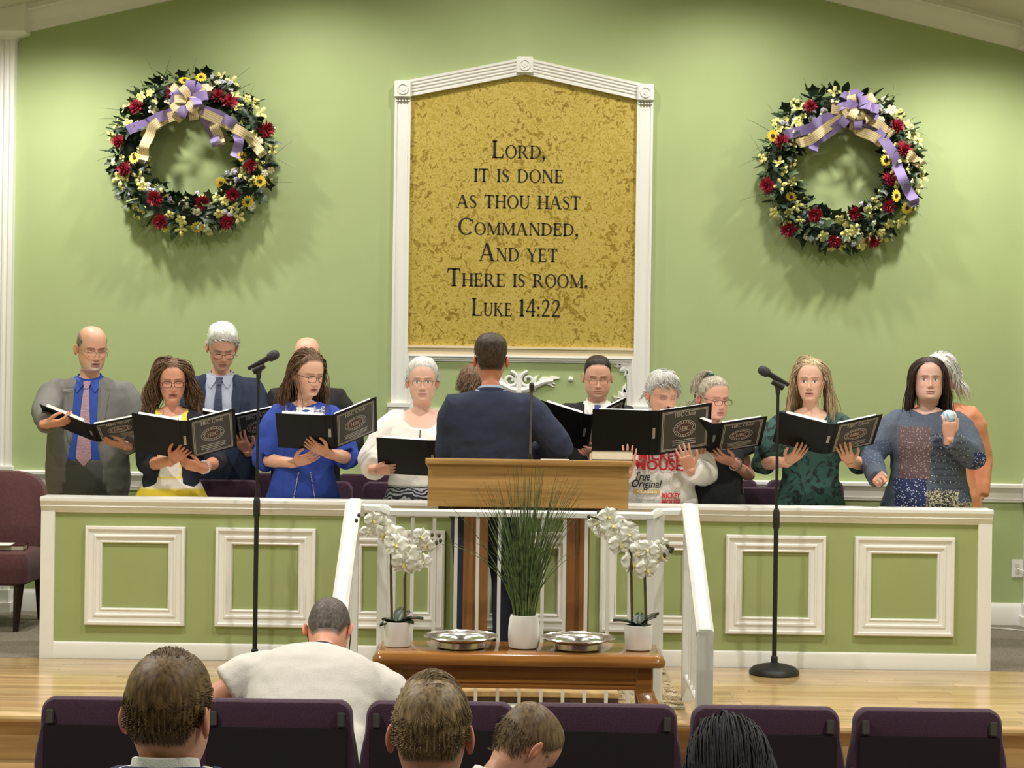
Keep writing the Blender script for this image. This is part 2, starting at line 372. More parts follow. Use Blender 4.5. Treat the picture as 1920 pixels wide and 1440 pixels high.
# central scroll ornament
om = MB(); cxx, czz = PW(973,716).x, PW(973,716).z; yo = YW-.012
for sgn in (-1,1):
    scroll(om, cxx+sgn*.055, czz+.012, .052, 1.35, PI/2, sgn*1, .013, yo)
    om.tube([(cxx+sgn*.0,yo,czz-.055),(cxx+sgn*.05,yo,czz-.05),(cxx+sgn*.1,yo,czz-.025),(cxx+sgn*.16,yo,czz+.0),(cxx+sgn*.22,yo,czz+.01)],[.02,.022,.02,.014,.008],8)
    for (b,t,w_) in (((.09,-.02),(.125,.045),.028),((.12,-.01),(.2,.03),.03),((.16,.0),(.265,.028),.026),((.15,.0),(.225,-.03),.024),((.17,0),(.235,-.012),.02),((.02,-.03),(.06,-.075),.03),((.05,-.03),(.11,-.055),.03)):
        leaf_poly(om,(cxx+sgn*b[0],czz+b[1]),(cxx+sgn*t[0],czz+t[1]),w_,YW)
leaf_poly(om,(cxx,czz-.03),(cxx,czz+.06),.05,YW,.02)
om.tube([(cxx,yo,czz+.055),(cxx,yo,czz-.07)],[.012,.026],8)
om.obj('scroll_ornament', M['white'], vp)
for px,py in ((1070,711),(890,707)):
    p = PW(px,py); m = MB(); m.lathe([(.001,.02),(.008,.019),(.014,.014),(.0165,.006),(.0165,0)],16)
    o = m.obj('knob_ornament', M['white'], vp); o.location = (p.x,YW,p.z); o.rotation_euler = (PI/2,0,0)
for (px,py,sx,sz) in ((1176,682,-1,-1),(1174,748,-1,1),(776,676,1,-1),(772,744,1,1)):
    p = PW(px,py); m = MB()
    for (b,t,w_) in (((0,0),(.075,.003),.03),((0,0),(.004,.1),.034),((.0,.0),(.05,.05),.045),((.03,0),(.09,.018),.022),((0,.03),(.02,.085),.026)):
        leaf_poly(m,(sx*b[0],sz*b[1]),(sx*t[0],sz*t[1]),w_,0)
    o = m.obj('corner_ornament', M['white'], vp); o.location = (p.x,YW,p.z)

def fixup(root):
    for ch in root.children: ch.location = ch.location - root.location
fixup(vp)
# ================================================================== SERIF LETTERING (own glyphs, cap height 1)
GT, Gt = .155, .06
def _stem(x, y0=0, y1=1, T=GT, s0=1, s1=1, sw=.07):
    P = [[(x,y0),(x+T,y0),(x+T,y1),(x,y1)]]
    if s0: P.append([(x-sw,y0),(x+T+sw,y0),(x+T+sw,y0+.03),(x+T,y0+.085),(x,y0+.085),(x-sw,y0+.03)])
    if s1: P.append([(x-sw,y1),(x-sw,y1-.03),(x,y1-.085),(x+T,y1-.085),(x+T+sw,y1-.03),(x+T+sw,y1)])
    return P
def _bar(x0,x1,y,t=Gt): return [[(x0,y),(x1,y),(x1,y+t),(x0,y+t)]]
def _diag(x0,y0,x1,y1,T): return [[(x0,y0),(x0+T,y0),(x1+T,y1),(x1,y1)]]
def _ring(cx,cy,rx,ry,Th,Tv,a0=0,a1=360,n=28):
    P = []; k = max(6, int(n*abs(a1-a0)/360))
    for i in range(k):
        q = []
        for a in (a0+(a1-a0)*i/k, a0+(a1-a0)*(i+1)/k):
            a = math.radians(a); q.append((math.cos(a), math.sin(a)))
        (c0,s0),(c1,s1) = q
        P.append([(cx+rx*c0,cy+ry*s0),(cx+rx*c1,cy+ry*s1),(cx+(rx-Th)*c1,cy+(ry-Tv)*s1),(cx+(rx-Th)*c0,cy+(ry-Tv)*s0)])
    return P
def _path(pts, ths):
    P = []
    for i in range(len(pts)-1):
        a, b = Vector(pts[i]), Vector(pts[i+1]); q = []
        for k in (i,i+1):
            t = (Vector(pts[min(k+1,len(pts)-1)])-Vector(pts[max(k-1,0)])).normalized(); q.append((Vector(pts[k]), Vector((-t.y,t.x))*ths[k]/2))
        P.append([tuple(q[0][0]+q[0][1]),tuple(q[0][0]-q[0][1]),tuple(q[1][0]-q[1][1]),tuple(q[1][0]+q[1][1])])
    return P
def glyph(c):
    if c=='L': return _stem(.08)+_bar(.08,.62,0)+[[(.62,0),(.65,.24),(.61,.24),(.55,.04)]], .68
    if c=='O': return _ring(.42,.5,.42,.52,.14,.055), .84
    if c=='R': return _stem(.08)+_ring(.3,.74,.33,.26,.13,.05,-90,90)+_bar(.15,.31,.95)+_bar(.15,.31,.48)+_diag(.62,0,.3,.5,.16)+_bar(.6,.84,0,.035), .84
    if c=='D': return _stem(.08)+_ring(.32,.5,.48,.5,.14,.05,-90,90)+_bar(.12,.34,.95)+_bar(.12,.34,0), .82
    if c=='I': return _stem(.08), .3
    if c=='T': return _stem(.3)+_bar(.03,.7,.95)+[[(.03,1),(.0,.76),(.04,.76),(.1,.95)],[(.7,1),(.73,.76),(.69,.76),(.63,.95)]], .74
    if c=='S':
        pts = [(.47,.8),(.40,.92),(.27,.97),(.13,.9),(.09,.75),(.17,.61),(.32,.5),(.44,.38),(.48,.24),(.41,.08),(.26,.02),(.12,.07),(.05,.21)]
        return _path(pts,[.05,.05,.055,.08,.12,.15,.16,.15,.12,.08,.055,.05,.05]), .56
    if c=='N': return _stem(.1,T=.055)+_stem(.68,T=.055,s0=0)+_diag(.66,0,.07,1,.16), .84
    if c=='E': return _stem(.08)+_bar(.08,.55,.95)+_bar(.08,.6,0)+_bar(.15,.45,.5)+[[(.6,0),(.64,.22),(.6,.22),(.53,.04)],[(.55,1),(.58,.8),(.54,.8),(.49,.95)],[(.43,.4),(.46,.4),(.46,.66),(.43,.66)]], .66
    if c=='A': return _diag(.06,0,.38,1,.06)+_diag(.66,0,.35,1,.16)+_bar(.2,.66,.33)+_bar(-.02,.22,0,.035)+_bar(.58,.9,0,.035), .88
    if c=='H': return _stem(.08)+_stem(.62)+_bar(.15,.68,.49), .84
    if c=='U': return _stem(.08,.32,1,s0=0)+_stem(.64,.3,1,T=.06,s0=0)+_ring(.39,.33,.31,.35,.1,.08,180,360), .8
    if c=='C': return _ring(.44,.5,.44,.52,.14,.055,42,318)+[[(.74,.88),(.78,.98),(.81,.68),(.77,.68)]], .82
    if c=='M': return _stem(.1,T=.055,s1=0)+_stem(.8,s1=0)+_diag(.46,.05,.08,1,.15)+_diag(.47,.05,.86,1,.05)+_bar(0,.16,.965,.035)+_bar(.86,1.0,.965,.035), 1.02
    if c=='Y': return _stem(.33,0,.45,s1=0)+_diag(.34,.42,.04,1,.15)+_diag(.4,.42,.68,1,.055)+_bar(-.02,.24,.965,.035)+_bar(.58,.82,.965,.035), .8
    if c=='K': return _stem(.08)+_diag(.2,.45,.6,1,.06)+_diag(.62,0,.26,.56,.16)+_bar(.54,.74,.965,.035)+_bar(.55,.86,0,.035), .84
    if c=='B': return _stem(.08)+_ring(.3,.75,.28,.25,.13,.05,-90,90)+_ring(.3,.26,.34,.27,.14,.05,-90,90)+_bar(.1,.32,.95)+_bar(.1,.32,.0)+_bar(.1,.32,.49), .7
    if c=='V': return _diag(.34,0,.04,1,.15)+_diag(.38,0,.66,1,.055), .76
    if c=='1': return _stem(.12,0,.95,s1=0)+[[(.12,.95),(.255,1),(.255,.9),(.02,.82)]], .38
    if c=='4': return _stem(.38,0,1,T=.12,s1=0,sw=.03)+_bar(0,.6,.26,.06)+_diag(.0,.26,.37,.95,.07), .62
    if c=='2': return _path([(.05,.7),(.1,.87),(.25,.95),(.4,.86),(.43,.7),(.33,.45),(.05,.03)],[.05,.07,.08,.12,.14,.11,.05])+_bar(.02,.5,0,.09), .58
    if c=='.': return _ring(.1,.07,.075,.075,.07,.07), .22
    if c==':': return _ring(.1,.07,.075,.075,.07,.07)+_ring(.1,.5,.075,.075,.07,.07), .24
    if c==',': return _ring(.1,.07,.08,.08,.075,.075)+[[(.18,.07),(.14,-.12),(.04,-.22),(.03,-.19),(.1,-.08),(.06,.03)]], .24
    if c=='h': return _stem(.06,0,1.02,T=.11,sw=.04)+_stem(.4,0,.45,T=.11,s1=0,sw=.04)+_ring(.34,.4,.17,.24,.09,.07,0,180), .58
    if c=='o': return _ring(.26,.32,.26,.34,.1,.05), .54
    if c=='i': return _stem(.06,0,.64,T=.11,sw=.04)+_ring(.115,.85,.08,.08,.075,.075), .26
    if c=='r': return _stem(.06,0,.64,T=.11,sw=.04)+_ring(.3,.42,.14,.22,.08,.09,40,170), .44
    return [], .34
def text_polys(txt, small=.74, caps_first=True, space=.06):
    # first letter of each word listed upper-case is large, letters after '^' scheme: lower-case input = small capital
    P = []; x = 0
    for ch in txt:
        if ch == ' ': x += .36*small/.74; continue
        k = 1.0
        if caps_first and ch.islower(): k = small; ch = ch.upper()
        g, w = glyph(ch)
        for poly in g: P.append([(x+a*k, b*k) for a,b in poly])
        x += w*k+space*k
    return P, x-space
def text_mesh(mb, txt, org, xdir, zdir, width, height, depth=.002, nrm=None, **kw):
    P, w = text_polys(txt, **kw); org = Vector(org); xd, zd = Vector(xdir), Vector(zdir); n = nrm or xd.cross(zd)
    for poly in P:
        f = [org+xd*(a/w*width)+zd*(b*height) for a,b in poly]
        mb.rings([[tuple(p) for p in f],[tuple(p+n*depth) for p in f]])
lines = [('Lord,',297,922,1024,33),('it is done',342,888,1056,33),('as thou hast',391,856,1088,33),('Commanded,',441,859,1086,31),('And yet',490,898,1045,33),('There is room.',538,838,1103,33),('Luke 14:22',593,884,1052,33)]
def text_words(txt, small=.74, space=.06):
    out = []; x = 0
    for wd_ in txt.split(' '):
        P_, w = text_polys(wd_, small, True, space); out.append((wd_, x, P_)); x += w+.36*small/.74+space
    return out, x-.36*small/.74-space
for t,by,x0,x1,hh in lines:
    a, b = PW(x0, by, .006), PW(x1, by, .006); cz = PW((x0+x1)/2, by, .006).z; words, wt = text_words(t); sxx = (b.x-a.x)/wt; szz = hh*YW/F
    for wd_, xo, P_ in words:
        m = MB()
        for poly in P_:
            f = [(a.x+(xo+u)*sxx, cz+v*szz) for u,v in poly]; m.rings([[(u,YW-.006,v) for u,v in f],[(u,YW-.008,v) for u,v in f]])
        o = m.obj('verse_word', M['ink'], vp, smooth=False); o.location = -Vector(vp.location)
# ================================================================== CHOIR RAIL
xa, xb = W(77,1090,RY).x, W(1857,1110,RY).x
ztop = STAGE+.865
cr = empty('choir_rail', ((xa+xb)/2, RY, STAGE)); tag(cr, 'long green choir rail with white square panel mouldings in front of the singers', 'choir rail')
m = MB(); m.box((xa+.02,RY,STAGE),(xb-.02,RY+.1,ztop-.03)); m.obj('body', M['green2'], cr, smooth=False)
m = MB(); m.prism([(RY+.11,ztop),(RY-.03,ztop),(RY-.045,ztop-.006),(RY-.045,ztop-.022),(RY-.036,ztop-.03),(RY-.03,ztop-.045),(RY-.034,ztop-.05),(RY-.022,ztop-.058),(RY-.022,ztop-.066),(RY-.012,ztop-.078),(RY-.008,ztop-.085),(RY,ztop-.085),(RY+.11,ztop-.06)],'x',xa-.0,xb+.0); m.obj('top_moulding', M['white'], cr)
for a,b in ((xa,xa+.073),(xb-.073,xb)):
    m = MB(); m.box((a,RY-.018,STAGE),(b,RY+.105,ztop-.05)); m.obj('stile', M['white'], cr)
m = MB(); m.prism([(RY,STAGE),(RY-.015,STAGE),(RY-.015,STAGE+.07),(RY-.011,STAGE+.082),(RY,STAGE+.088)],'x',xa+.07,xb-.07); m.obj('baseboard', M['white'], cr)
pz1, pz0 = STAGE+.865-.155, STAGE+.18
prof = [(0,.0),(0,.018),(.004,.024),(.016,.026),(.022,.016),(.045,.014),(.05,.02),(.058,.02),(.062,.012),(.078,.01),(.084,.016),(.09,.012),(.092,.0)]
pxs = [160,404,647,889,1124,1360,1601]
for px in pxs:
    x = W(px,1090,RY).x; m = MB(); frame_ring(m,x,pz0,x+.535,pz1,prof,RY); m.obj('panel_moulding', M['white'], cr)
fixup(cr)
# ================================================================== PULPIT RAILING
M['railmetal'] = mat('white_rail_paint', (222,222,216), .4)
zR = STAGE+.905; yF = 8.09
cx0, cx1 = W(733,1000,yF).x, W(1222,1000,yF).x          # front corners
nx0, nx1 = W(664,1000,8.42).x, W(1291,1000,8.42).x      # newels at the head of the steps
pr = empty('pulpit_railing', ((cx0+cx1)/2, yF, STAGE)); tag(pr, 'white metal railing with thin balusters around the front of the pulpit and down the steps', 'railing')
def rail_bar(name, pts, w=.045, h=.03, mat_=None, parent=pr):
    m = MB(); R = []; P = [Vector(p) for p in pts]
    for i,p in enumerate(P):
        t = (P[min(i+1,len(P)-1)]-P[max(i-1,0)]).normalized()
        up = Vector((0,0,1)); sd = t.cross(up)
        if sd.length < .3: sd = Vector((1,0,0))
        sd.normalize(); u = sd.cross(t).normalized()
        R.append([p+sd*a+u*b for a,b in ((-w/2,-h/2),(w/2,-h/2),(w/2,h*.2),(w*.3,h/2),(-w*.3,h/2),(-w/2,h*.2))])
    m.rings(R); return m.obj(name, mat_ or M['railmetal'], parent)
rail_bar('top_rail', [(nx0+.02,8.40,zR),(cx0-.05,8.34,zR),(cx0,yF,zR),(cx1,yF,zR),(cx1+.05,8.34,zR),(nx1-.02,8.40,zR)])
rail_bar('bottom_rail', [(cx0,yF,STAGE+.012),(cx1,yF,STAGE+.012)], .03,.022)
def post(name, x, y, z0, z1, s, parent=pr):
    m = MB(); m.box((x-s/2,y-s/2,z0),(x+s/2,y+s/2,z1)); return m.obj(name, M['railmetal'], parent)
for x in (cx0+.006,cx1-.006): post('corner_post', x, yF, STAGE, zR-.008, .035)
for x in (cx0-.055,cx1+.055): post('side_post', x, 8.34, STAGE+.013, zR-.008, .045)
nb = 11
for i in range(1,nb+1):
    x = lerp(cx0,cx1,i/(nb+1)); post('baluster', x, yF, STAGE+.02, zR-.01, .016)
# stair handrails
for sgn, nx in ((-1,nx0),(1,nx1)):
    ex = nx+sgn*.0; p0 = (nx,8.46,zR+.012); p1 = (nx,8.36,zR+.012); p2 = (ex,7.72,.905); p3 = (ex,7.665,.865); p4 = (ex,7.65,.80)
    rail_bar('handrail', [p0,p1,p2,(ex,7.68,.885),(ex,7.65,.86)], .075,.045); post('end_post', ex, 7.662, .2155, .868, .07)
    post('newel_post', nx, 8.40, STAGE, zR-.01, .05)
    rail_bar('lower_stair_rail', [(nx,8.36,STAGE+.12),(ex,7.86,STAGE+.1),(ex,7.66,.27)], .035,.025)
    for i in range(1,6):
        u = i/6; y = lerp(8.34,7.70,u); zt = lerp(zR,.91,u); zb_ = STAGE+.11 if y>7.86 else lerp(STAGE+.1,.27,(7.86-y)/.2)
        post('baluster', nx, y, zb_, zt, .022)
fixup(pr)
# ================================================================== PATTERNED RUG under the pulpit
def rug_mat():
    m, N, L, B = new_mat('patterned_rug')
    tc = N.new('ShaderNodeTexCoord'); v = N.new('ShaderNodeTexVoronoi'); v.inputs['Scale'].default_value = 16; v.feature = 'SMOOTH_F1'
    n = N.new('ShaderNodeTexNoise'); n.inputs['Scale'].default_value = 22; n.inputs['Distortion'].default_value = 3; n.inputs['Detail'].default_value = 3
    L.new(tc.outputs['Object'], v.inputs['Vector']); L.new(tc.outputs['Object'], n.inputs['Vector'])
    a = N.new('ShaderNodeMath'); a.operation = 'MULTIPLY_ADD'; L.new(v.outputs['Distance'], a.inputs[0]); a.inputs[1].default_value = .5; L.new(n.outputs[0], a.inputs[2])
    r = N.new('ShaderNodeValToRGB'); L.new(a.outputs[0], r.inputs[0]); e = r.color_ramp.elements; r.color_ramp.interpolation = 'CONSTANT'
    e[0].position = 0; e[0].color = (*S((96,74,54)),1); e[1].position = .62; e[1].color = (*S((196,176,136)),1)
    k = e.new(.72); k.color = (*S((120,96,74)),1); k = e.new(.8); k.color = (*S((206,190,154)),1)
    L.new(r.outputs[0], B.inputs['Base Color']); B.inputs['Roughness'].default_value = .95
    return m
M['rug'] = rug_mat()
rx0, rx1 = nx0+.03, nx1-.03
rg = empty('rug', ((rx0+rx1)/2,8.6,STAGE)); tag(rg, 'patterned beige and brown rug on the stage under the pulpit', 'rug')
m = MB(); m.box((rx0,8.2,STAGE+.001),(rx1,9.3,STAGE+.012)); m.obj('pile', M['rug'], rg)
for x in (rx0+.12,rx1-.12):
    m = MB(); m.box((x-.008,8.21,STAGE+.012),(x+.008,9.28,STAGE+.0135)); m.obj('border_stripe', mat('rug_stripe',(214,200,166),.9), rg)
m = MB(); m.box((rx0,8.17,STAGE+.001),(rx1,8.199,STAGE+.014)); m.obj('edge_strip', M['railmetal'], rg)
fixup(rg)
# ================================================================== PULPIT
YP = 8.62
px0, px1 = W(799,905,YP).x, W(1182,905,YP).x
pz1_, pz0_ = W(960,862,YP).z, W(960,951,YP).z
zbase = STAGE+.0125
pp = empty('pulpit', ((px0+px1)/2,YP,STAGE)); tag(pp, 'oak pulpit with wide front panel on two square legs behind the railing', 'pulpit')
m = MB(); m.box((px0+.008,YP,pz0_),(px1-.008,YP+.022,pz1_-.02)); m.obj('front_panel', M['oak'], pp)
for x in (px0+.008,px1-.03):
    m = MB(); m.prism([(YP+.022,pz0_),(YP+.42,pz0_+.03),(YP+.42,pz1_-.09),(YP+.022,pz1_-.02)],'x',x,x+.022); m.obj('side_panel', M['oak'], pp)
m = MB(); m.prism([(YP-.02,pz1_-.025),(YP-.024,pz1_-.012),(YP-.02,pz1_+.0),(YP+.02,pz1_+.002),(YP+.44,pz1_-.06),(YP+.44,pz1_-.085),(YP+.02,pz1_-.026)],'x',px0-.004,px1+.004); m.obj('desk_top', M['oak'], pp)
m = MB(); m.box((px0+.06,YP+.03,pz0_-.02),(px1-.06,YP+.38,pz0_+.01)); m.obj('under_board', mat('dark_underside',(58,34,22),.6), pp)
for pxl in (891,1081):
    x = W(pxl,1100,YP+.1).x; hw = .06
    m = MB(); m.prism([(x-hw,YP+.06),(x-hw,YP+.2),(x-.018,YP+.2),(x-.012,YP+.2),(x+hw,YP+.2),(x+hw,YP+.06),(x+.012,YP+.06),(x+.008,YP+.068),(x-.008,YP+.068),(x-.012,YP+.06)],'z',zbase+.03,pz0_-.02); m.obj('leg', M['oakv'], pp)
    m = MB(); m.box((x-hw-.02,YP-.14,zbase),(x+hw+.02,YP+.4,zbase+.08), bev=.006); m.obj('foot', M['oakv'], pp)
xa_, xb_ = W(815,1290,YP).x, W(1150,1290,YP).x
m = MB(); m.box((xa_,8.21,zbase),(xb_,8.23,zbase+.028)); m.obj('base_front', mat('dark_base_front',(92,64,40),.5), pp)
m = MB(); m.box((xa_,8.2,zbase+.028),(xb_,YP-.145,zbase+.05), bev=.004); o_ = m.obj('base_board', M['palewood'], pp)
fixup(pp)
# gooseneck microphone, notes and book on the pulpit
def goose():
    b = W(994,862,YP+.12); t = W(997,724,YP-.02)
    g = empty('gooseneck_microphone', (b.x,b.y,pz1_-.015)); tag(g, 'thin gooseneck microphone rising from the pulpit top', 'microphone')
    m = MB(); m.lathe([(.03,0),(.03,.008),(.014,.014),(.012,.04)],16); m.obj('base', M['blackmetal'], g)
    L = Vector((t.x-b.x, t.y-b.y, t.z-pz1_+.015)); m = MB(); K = 10
    m.tube([Vector((0,0,.03)).lerp(L,i/K)+Vector((0,.03*math.sin(PI*i/K),0)) for i in range(K+1)],.006,8); m.obj('neck', M['greymetal'], g)
    m = MB(); m.lathe([(.006,-.03),(.012,-.02),(.013,.0),(.012,.012),(.006,.018)],12); o = m.obj('head', M['blackrubber'], g); o.location = L; o.rotation_euler = (.5,0,0)
goose()
def lay_book(name, label, px, py, Y, w, d, h, cover, rz=0, z=None, cat='book', tilt=0):
    p = W(px,py,Y); r = empty(name,(p.x,Y,p.z if z is None else z),rz); r.rotation_euler = (tilt,0,rz); tag(r,label,cat)
    m = MB(); m.box((-w/2+.004,-d/2+.003,.004),(w/2-.004,d/2-.006,h-.004)); m.obj('pages', M['pageedge'], r)
    m = MB(); m.box((-w/2,-d/2,0),(w/2,d/2,.004)); m.box((-w/2,-d/2,h-.004),(w/2,d/2,h)); m.box((-w/2,d/2-.006,0),(w/2,d/2,h)); m.obj('cover', cover, r)
    return r
tl = math.atan2(.062,.42)
lay_book('bible','thick black Bible with cream page edges lying on the pulpit',1145,861,YP+.1,.205,.15,.05,M['black'],.06,pz1_-.008,tilt=-tl)
p = W(1040,860,YP+.1); m = MB(); m.box((-.07,-.05,0),(.07,.05,.006)); o = m.obj('notes', M['paper']); o.location = (p.x,YP+.1,pz1_-.009); o.rotation_euler = (-tl,0,0); tag(o,'white sheets of notes lying on the pulpit top','paper')
# ================================================================== COMMUNION TABLE
TZ = .826; tyf, tyb = 7.17, 7.56
tx0, tx1 = W(698,1215,7.2).x, W(1249,1225,7.2).x
tb = empty('communion_table', ((tx0+tx1)/2,(tyf+tyb)/2,0)); tag(tb,'glossy reddish brown communion table with carved legs in front of the pulpit railing','table')
def rr_slab(m, x0,x1,y0,y1, prof, r=.03, n=5):
    R = []
    for ins,z in prof:
        ring = []
        for (cx,cy,a0) in ((x1-r,y1-r,0),(x0+r,y1-r,PI/2),(x0+r,y0+r,PI),(x1-r,y0+r,1.5*PI)):
            for i in range(n+1):
                a = a0+PI/2*i/n; q = r-ins; ring.append((cx+q*math.cos(a), cy+q*math.sin(a), z))
        R.append(ring)
    m.rings(R)
m = MB(); rr_slab(m,tx0,tx1,tyf,tyb,[(.018,TZ-.05),(.004,TZ-.046),(.0,TZ-.034),(.001,TZ-.022),(.01,TZ-.012),(.014,TZ-.004),(.022,TZ)],.04); m.obj('top', M['cherry'], tb)
ax0, ax1 = tx0+.05, tx1-.05
for y0,y1 in ((tyf+.05,tyf+.075),(tyb-.075,tyb-.05)):
    m = MB(); z1,z0 = TZ-.05, TZ-.145
    s = -1 if y0 < 7.3 else 1; yo_ = y0 if s<0 else y1
    prof = [(yo_+ -s*.025,z0),(yo_,z0),(yo_,z0+.012)]
    for i in range(3): a = z0+.012+i*.024; prof += [(yo_-s*.006,a+.004),(yo_-s*.006,a+.006),(yo_+s*.0,a+.012),(yo_,a+.02)]
    prof += [(yo_,z1),(yo_-s*.025,z1)]
    m.prism(prof,'x',ax0+.06,ax1-.06); m.obj('apron', M['cherry'], tb)
for x in (ax0,ax1-.03):
    m = MB(); m.box((x,tyf+.11,TZ-.145),(x+.03,tyb-.11,TZ-.05)); m.obj('side_apron', M['cherry'], tb)
for sx,x in ((-1,ax0),(1,ax1)):
    for sy,y in ((-1,tyf+.045),(1,tyb-.045)):
        m = MB(); R = []
        # square block then cabriole knee curving out and in to the foot
        for z,off,hw in ((TZ-.05,0,.036),(TZ-.15,0,.036),(TZ-.165,.006,.036),(TZ-.2,.022,.042),(TZ-.25,.03,.044),(TZ-.31,.026,.038),(TZ-.40,.008,.03),(TZ-.52,-.012,.024),(TZ-.64,-.016,.02),(TZ-.72,-.004,.021),(TZ-.77,.016,.028),(TZ-.8,.024,.033),(0.0,.02,.03)):
            c = (x-sx*.036+sx*off, y-sy*-.0+sy*(off-.036))
            R.append([(c[0]+hw*a*1.0, c[1]+hw*b*1.0, z) for a,b in ((-1,-.8),(-.8,-1),(.8,-1),(1,-.8),(1,.8),(.8,1),(-.8,1),(-1,.8))])
        lo = MB(); lo.rings(R); leg = lo.obj('leg', M['cherry'], tb)
        if sy<0:
            m = MB(); c = (x-sx*.01, y-.072, TZ-.235)
            K = 22; pts = []
            for i in range(K+1):
                u = i/K; rr = .034*(1-.75*u); a = PI*.9*(1 if sx>0 else 0)+ (PI*.1 if sx<0 else 0) - sx*2.6*PI*u; pts.append((c[0]+rr*math.cos(a)*.8,c[1]-.006*u,c[2]+rr*math.sin(a)*1.1))
            m.tube(pts,[.008*(1-.3*i/K) for i in range(K+1)],6)
            m.tube([(c[0]-sx*.02,c[1]+.002,c[2]-.03),(c[0]-sx*.0,c[1]+.004,c[2]-.065),(c[0]-sx*.012,c[1]+.014,c[2]-.1)],[.009,.008,.002],6)
            m.obj('carving', M['cherry'], leg)
fixup(tb)
# offering plates
def plate(px, label):
    p = W(px,1202,7.36); r = empty('offering_plate',(p.x,7.36,TZ)); tag(r,label,'plate','offering plates on the communion table')
    m = MB(); m.lathe([(.07,0),(.098,.001),(.104,.006),(.104,.028),(.112,.038),(.12,.041),(.14,.042),(.15,.043),(.153,.046),(.15,.049),(.14,.047),(.12,.046),(.112,.044),(.099,.03),(.097,.012),(.0,.011)],40); m.obj('dish', M['steel'], r)
    m = MB(); m.lathe([(.0,.0115),(.094,.0115),(.094,.0135),(.0,.0138)],32); m.obj('felt_pad', mat('plate_felt',(168,166,160),.7), r)
    m = MB(); K = 40
    m.rings([[ (math.cos(2*PI*j/K)*r0+0*z, math.sin(2*PI*j/K)*r0, z+(.0025 if j%2 else 0)) for j in range(K)] for r0,z in ((.146,.047),(.152,.052),(.156,.047),(.152,.043))], closed=True); m.obj('beaded_rim', M['steel'], r)
plate(864,'silver offering plate on the table, left of the grass pot'); plate(1084,'silver offering plate on the table, right of the grass pot')
# ================================================================== PURPLE STACKING CHAIRS
def chair_meshes():
    D = {}
    def hw(z): # half width of the back by height fraction (0 bottom..1 top)
        return .265 if z < .6 else lerp(.265,.243,min(1,(z-.6)/.22))
    m = MB(); R = []; K = 14; Z0, Z1 = .40, .887
    for y,ins in ((.0,.018),(.006,.006),(.02,0),(.045,0),(.06,.008),(.066,.03)):
        ring = []; zs = [Z0+(Z1-.05-Z0)*i/8 for i in range(9)]
        for z in zs: ring.append((hw((z-Z0)/(Z1-Z0))-ins, y, max(z,Z0+ins)))
        wtop = hw(.9)-ins
        for i in range(1,6): a = PI/2*i/6; ring.append((wtop-.05+.05*math.cos(a), y, Z1-ins-.05+.05*math.sin(a)))
        for i in range(1,6): a = PI/2*i/6; ring.append((-wtop+.05-.05*math.sin(a), y, Z1-ins-.05+.05*math.cos(a)))
        for z in reversed(zs): ring.append((-hw((z-Z0)/(Z1-Z0))+ins, y, max(z,Z0+ins)))
        R.append(ring)
    m.rings(R); D['backrest'] = m.mesh('backrest', M['purple'])
    m = MB(); rr_slab(m,-.255,.255,.03,.50,[(.03,.40),(.005,.41),(0,.435),(.004,.46),(.02,.478),(.05,.484)],.07); D['seat'] = m.mesh('seat', M['purple'])
    m = MB(); m.box((-.012,-.012,0),(.012,.004,.045), bev=.003); D['tab'] = m.mesh('ganging_tab', M['greymetal'])
    m = MB(); m.box((-.23,-.008,.43),(.23,.002,.80), bev=.003); D['shell'] = m.mesh('back_shell', mat('dark_back_shell',(26,13,22),.9))
    for nm,(p0,p1) in {'leg_f':((0,.42,.40),(0,.47,.0)),'leg_b':((0,.05,.40),(0,-.01,0))}.items():
        m = MB(); m.tube([p0,p1],.0125,8); D[nm] = m.mesh('leg', M['blackmetal'])
    return D
CH = chair_meshes()
def church_chair(x, y, z, rz, label, group, zs=1.0):
    r = empty('stacking_chair',(x,y,z),rz); r.scale = (1,1,zs); tag(r,label,'chair',group)
    link('backrest',CH['backrest'],r); link('seat',CH['seat'],r); link('back_shell',CH['shell'],r)
    for sx in (-1,1):
        o = link('ganging_tab',CH['tab'],r); o.location = (sx*.208,0,.805)
        for k in ('leg_f','leg_b'): o = link('leg',CH[k],r); o.location = (sx*.235,0,0)
    return r
cxs = [214+305.6*i for i in range(6)]
lab = ['leftmost purple chair in the nearest visible row, seen from behind','purple chair holding the man in the white T-shirt','purple chair right behind the head of the boy with tousled hair','empty purple chair just right of the bowed small child','purple chair behind the dark-haired head at the lower right','rightmost purple chair in the nearest visible row']
for px,l in zip(cxs,lab): church_chair(W(px,1380,5.74).x,5.74,0,0,l,'purple chairs of the front row')
for i in range(7):
    x = -1.72+.545*i
    church_chair(x,10.41,STAGE,PI,['first','second','third','fourth','fifth','sixth','seventh'][i]+' purple chair from the left in the nearer choir row','nearer choir chairs',1.03)
for i in range(8):
    x = -1.95+.545*i
    church_chair(x,11.18,STAGE,PI,['first','second','third','fourth','fifth','sixth','seventh','eighth'][i]+' purple chair from the left in the choir row against the wall','rear choir chairs',1.035)
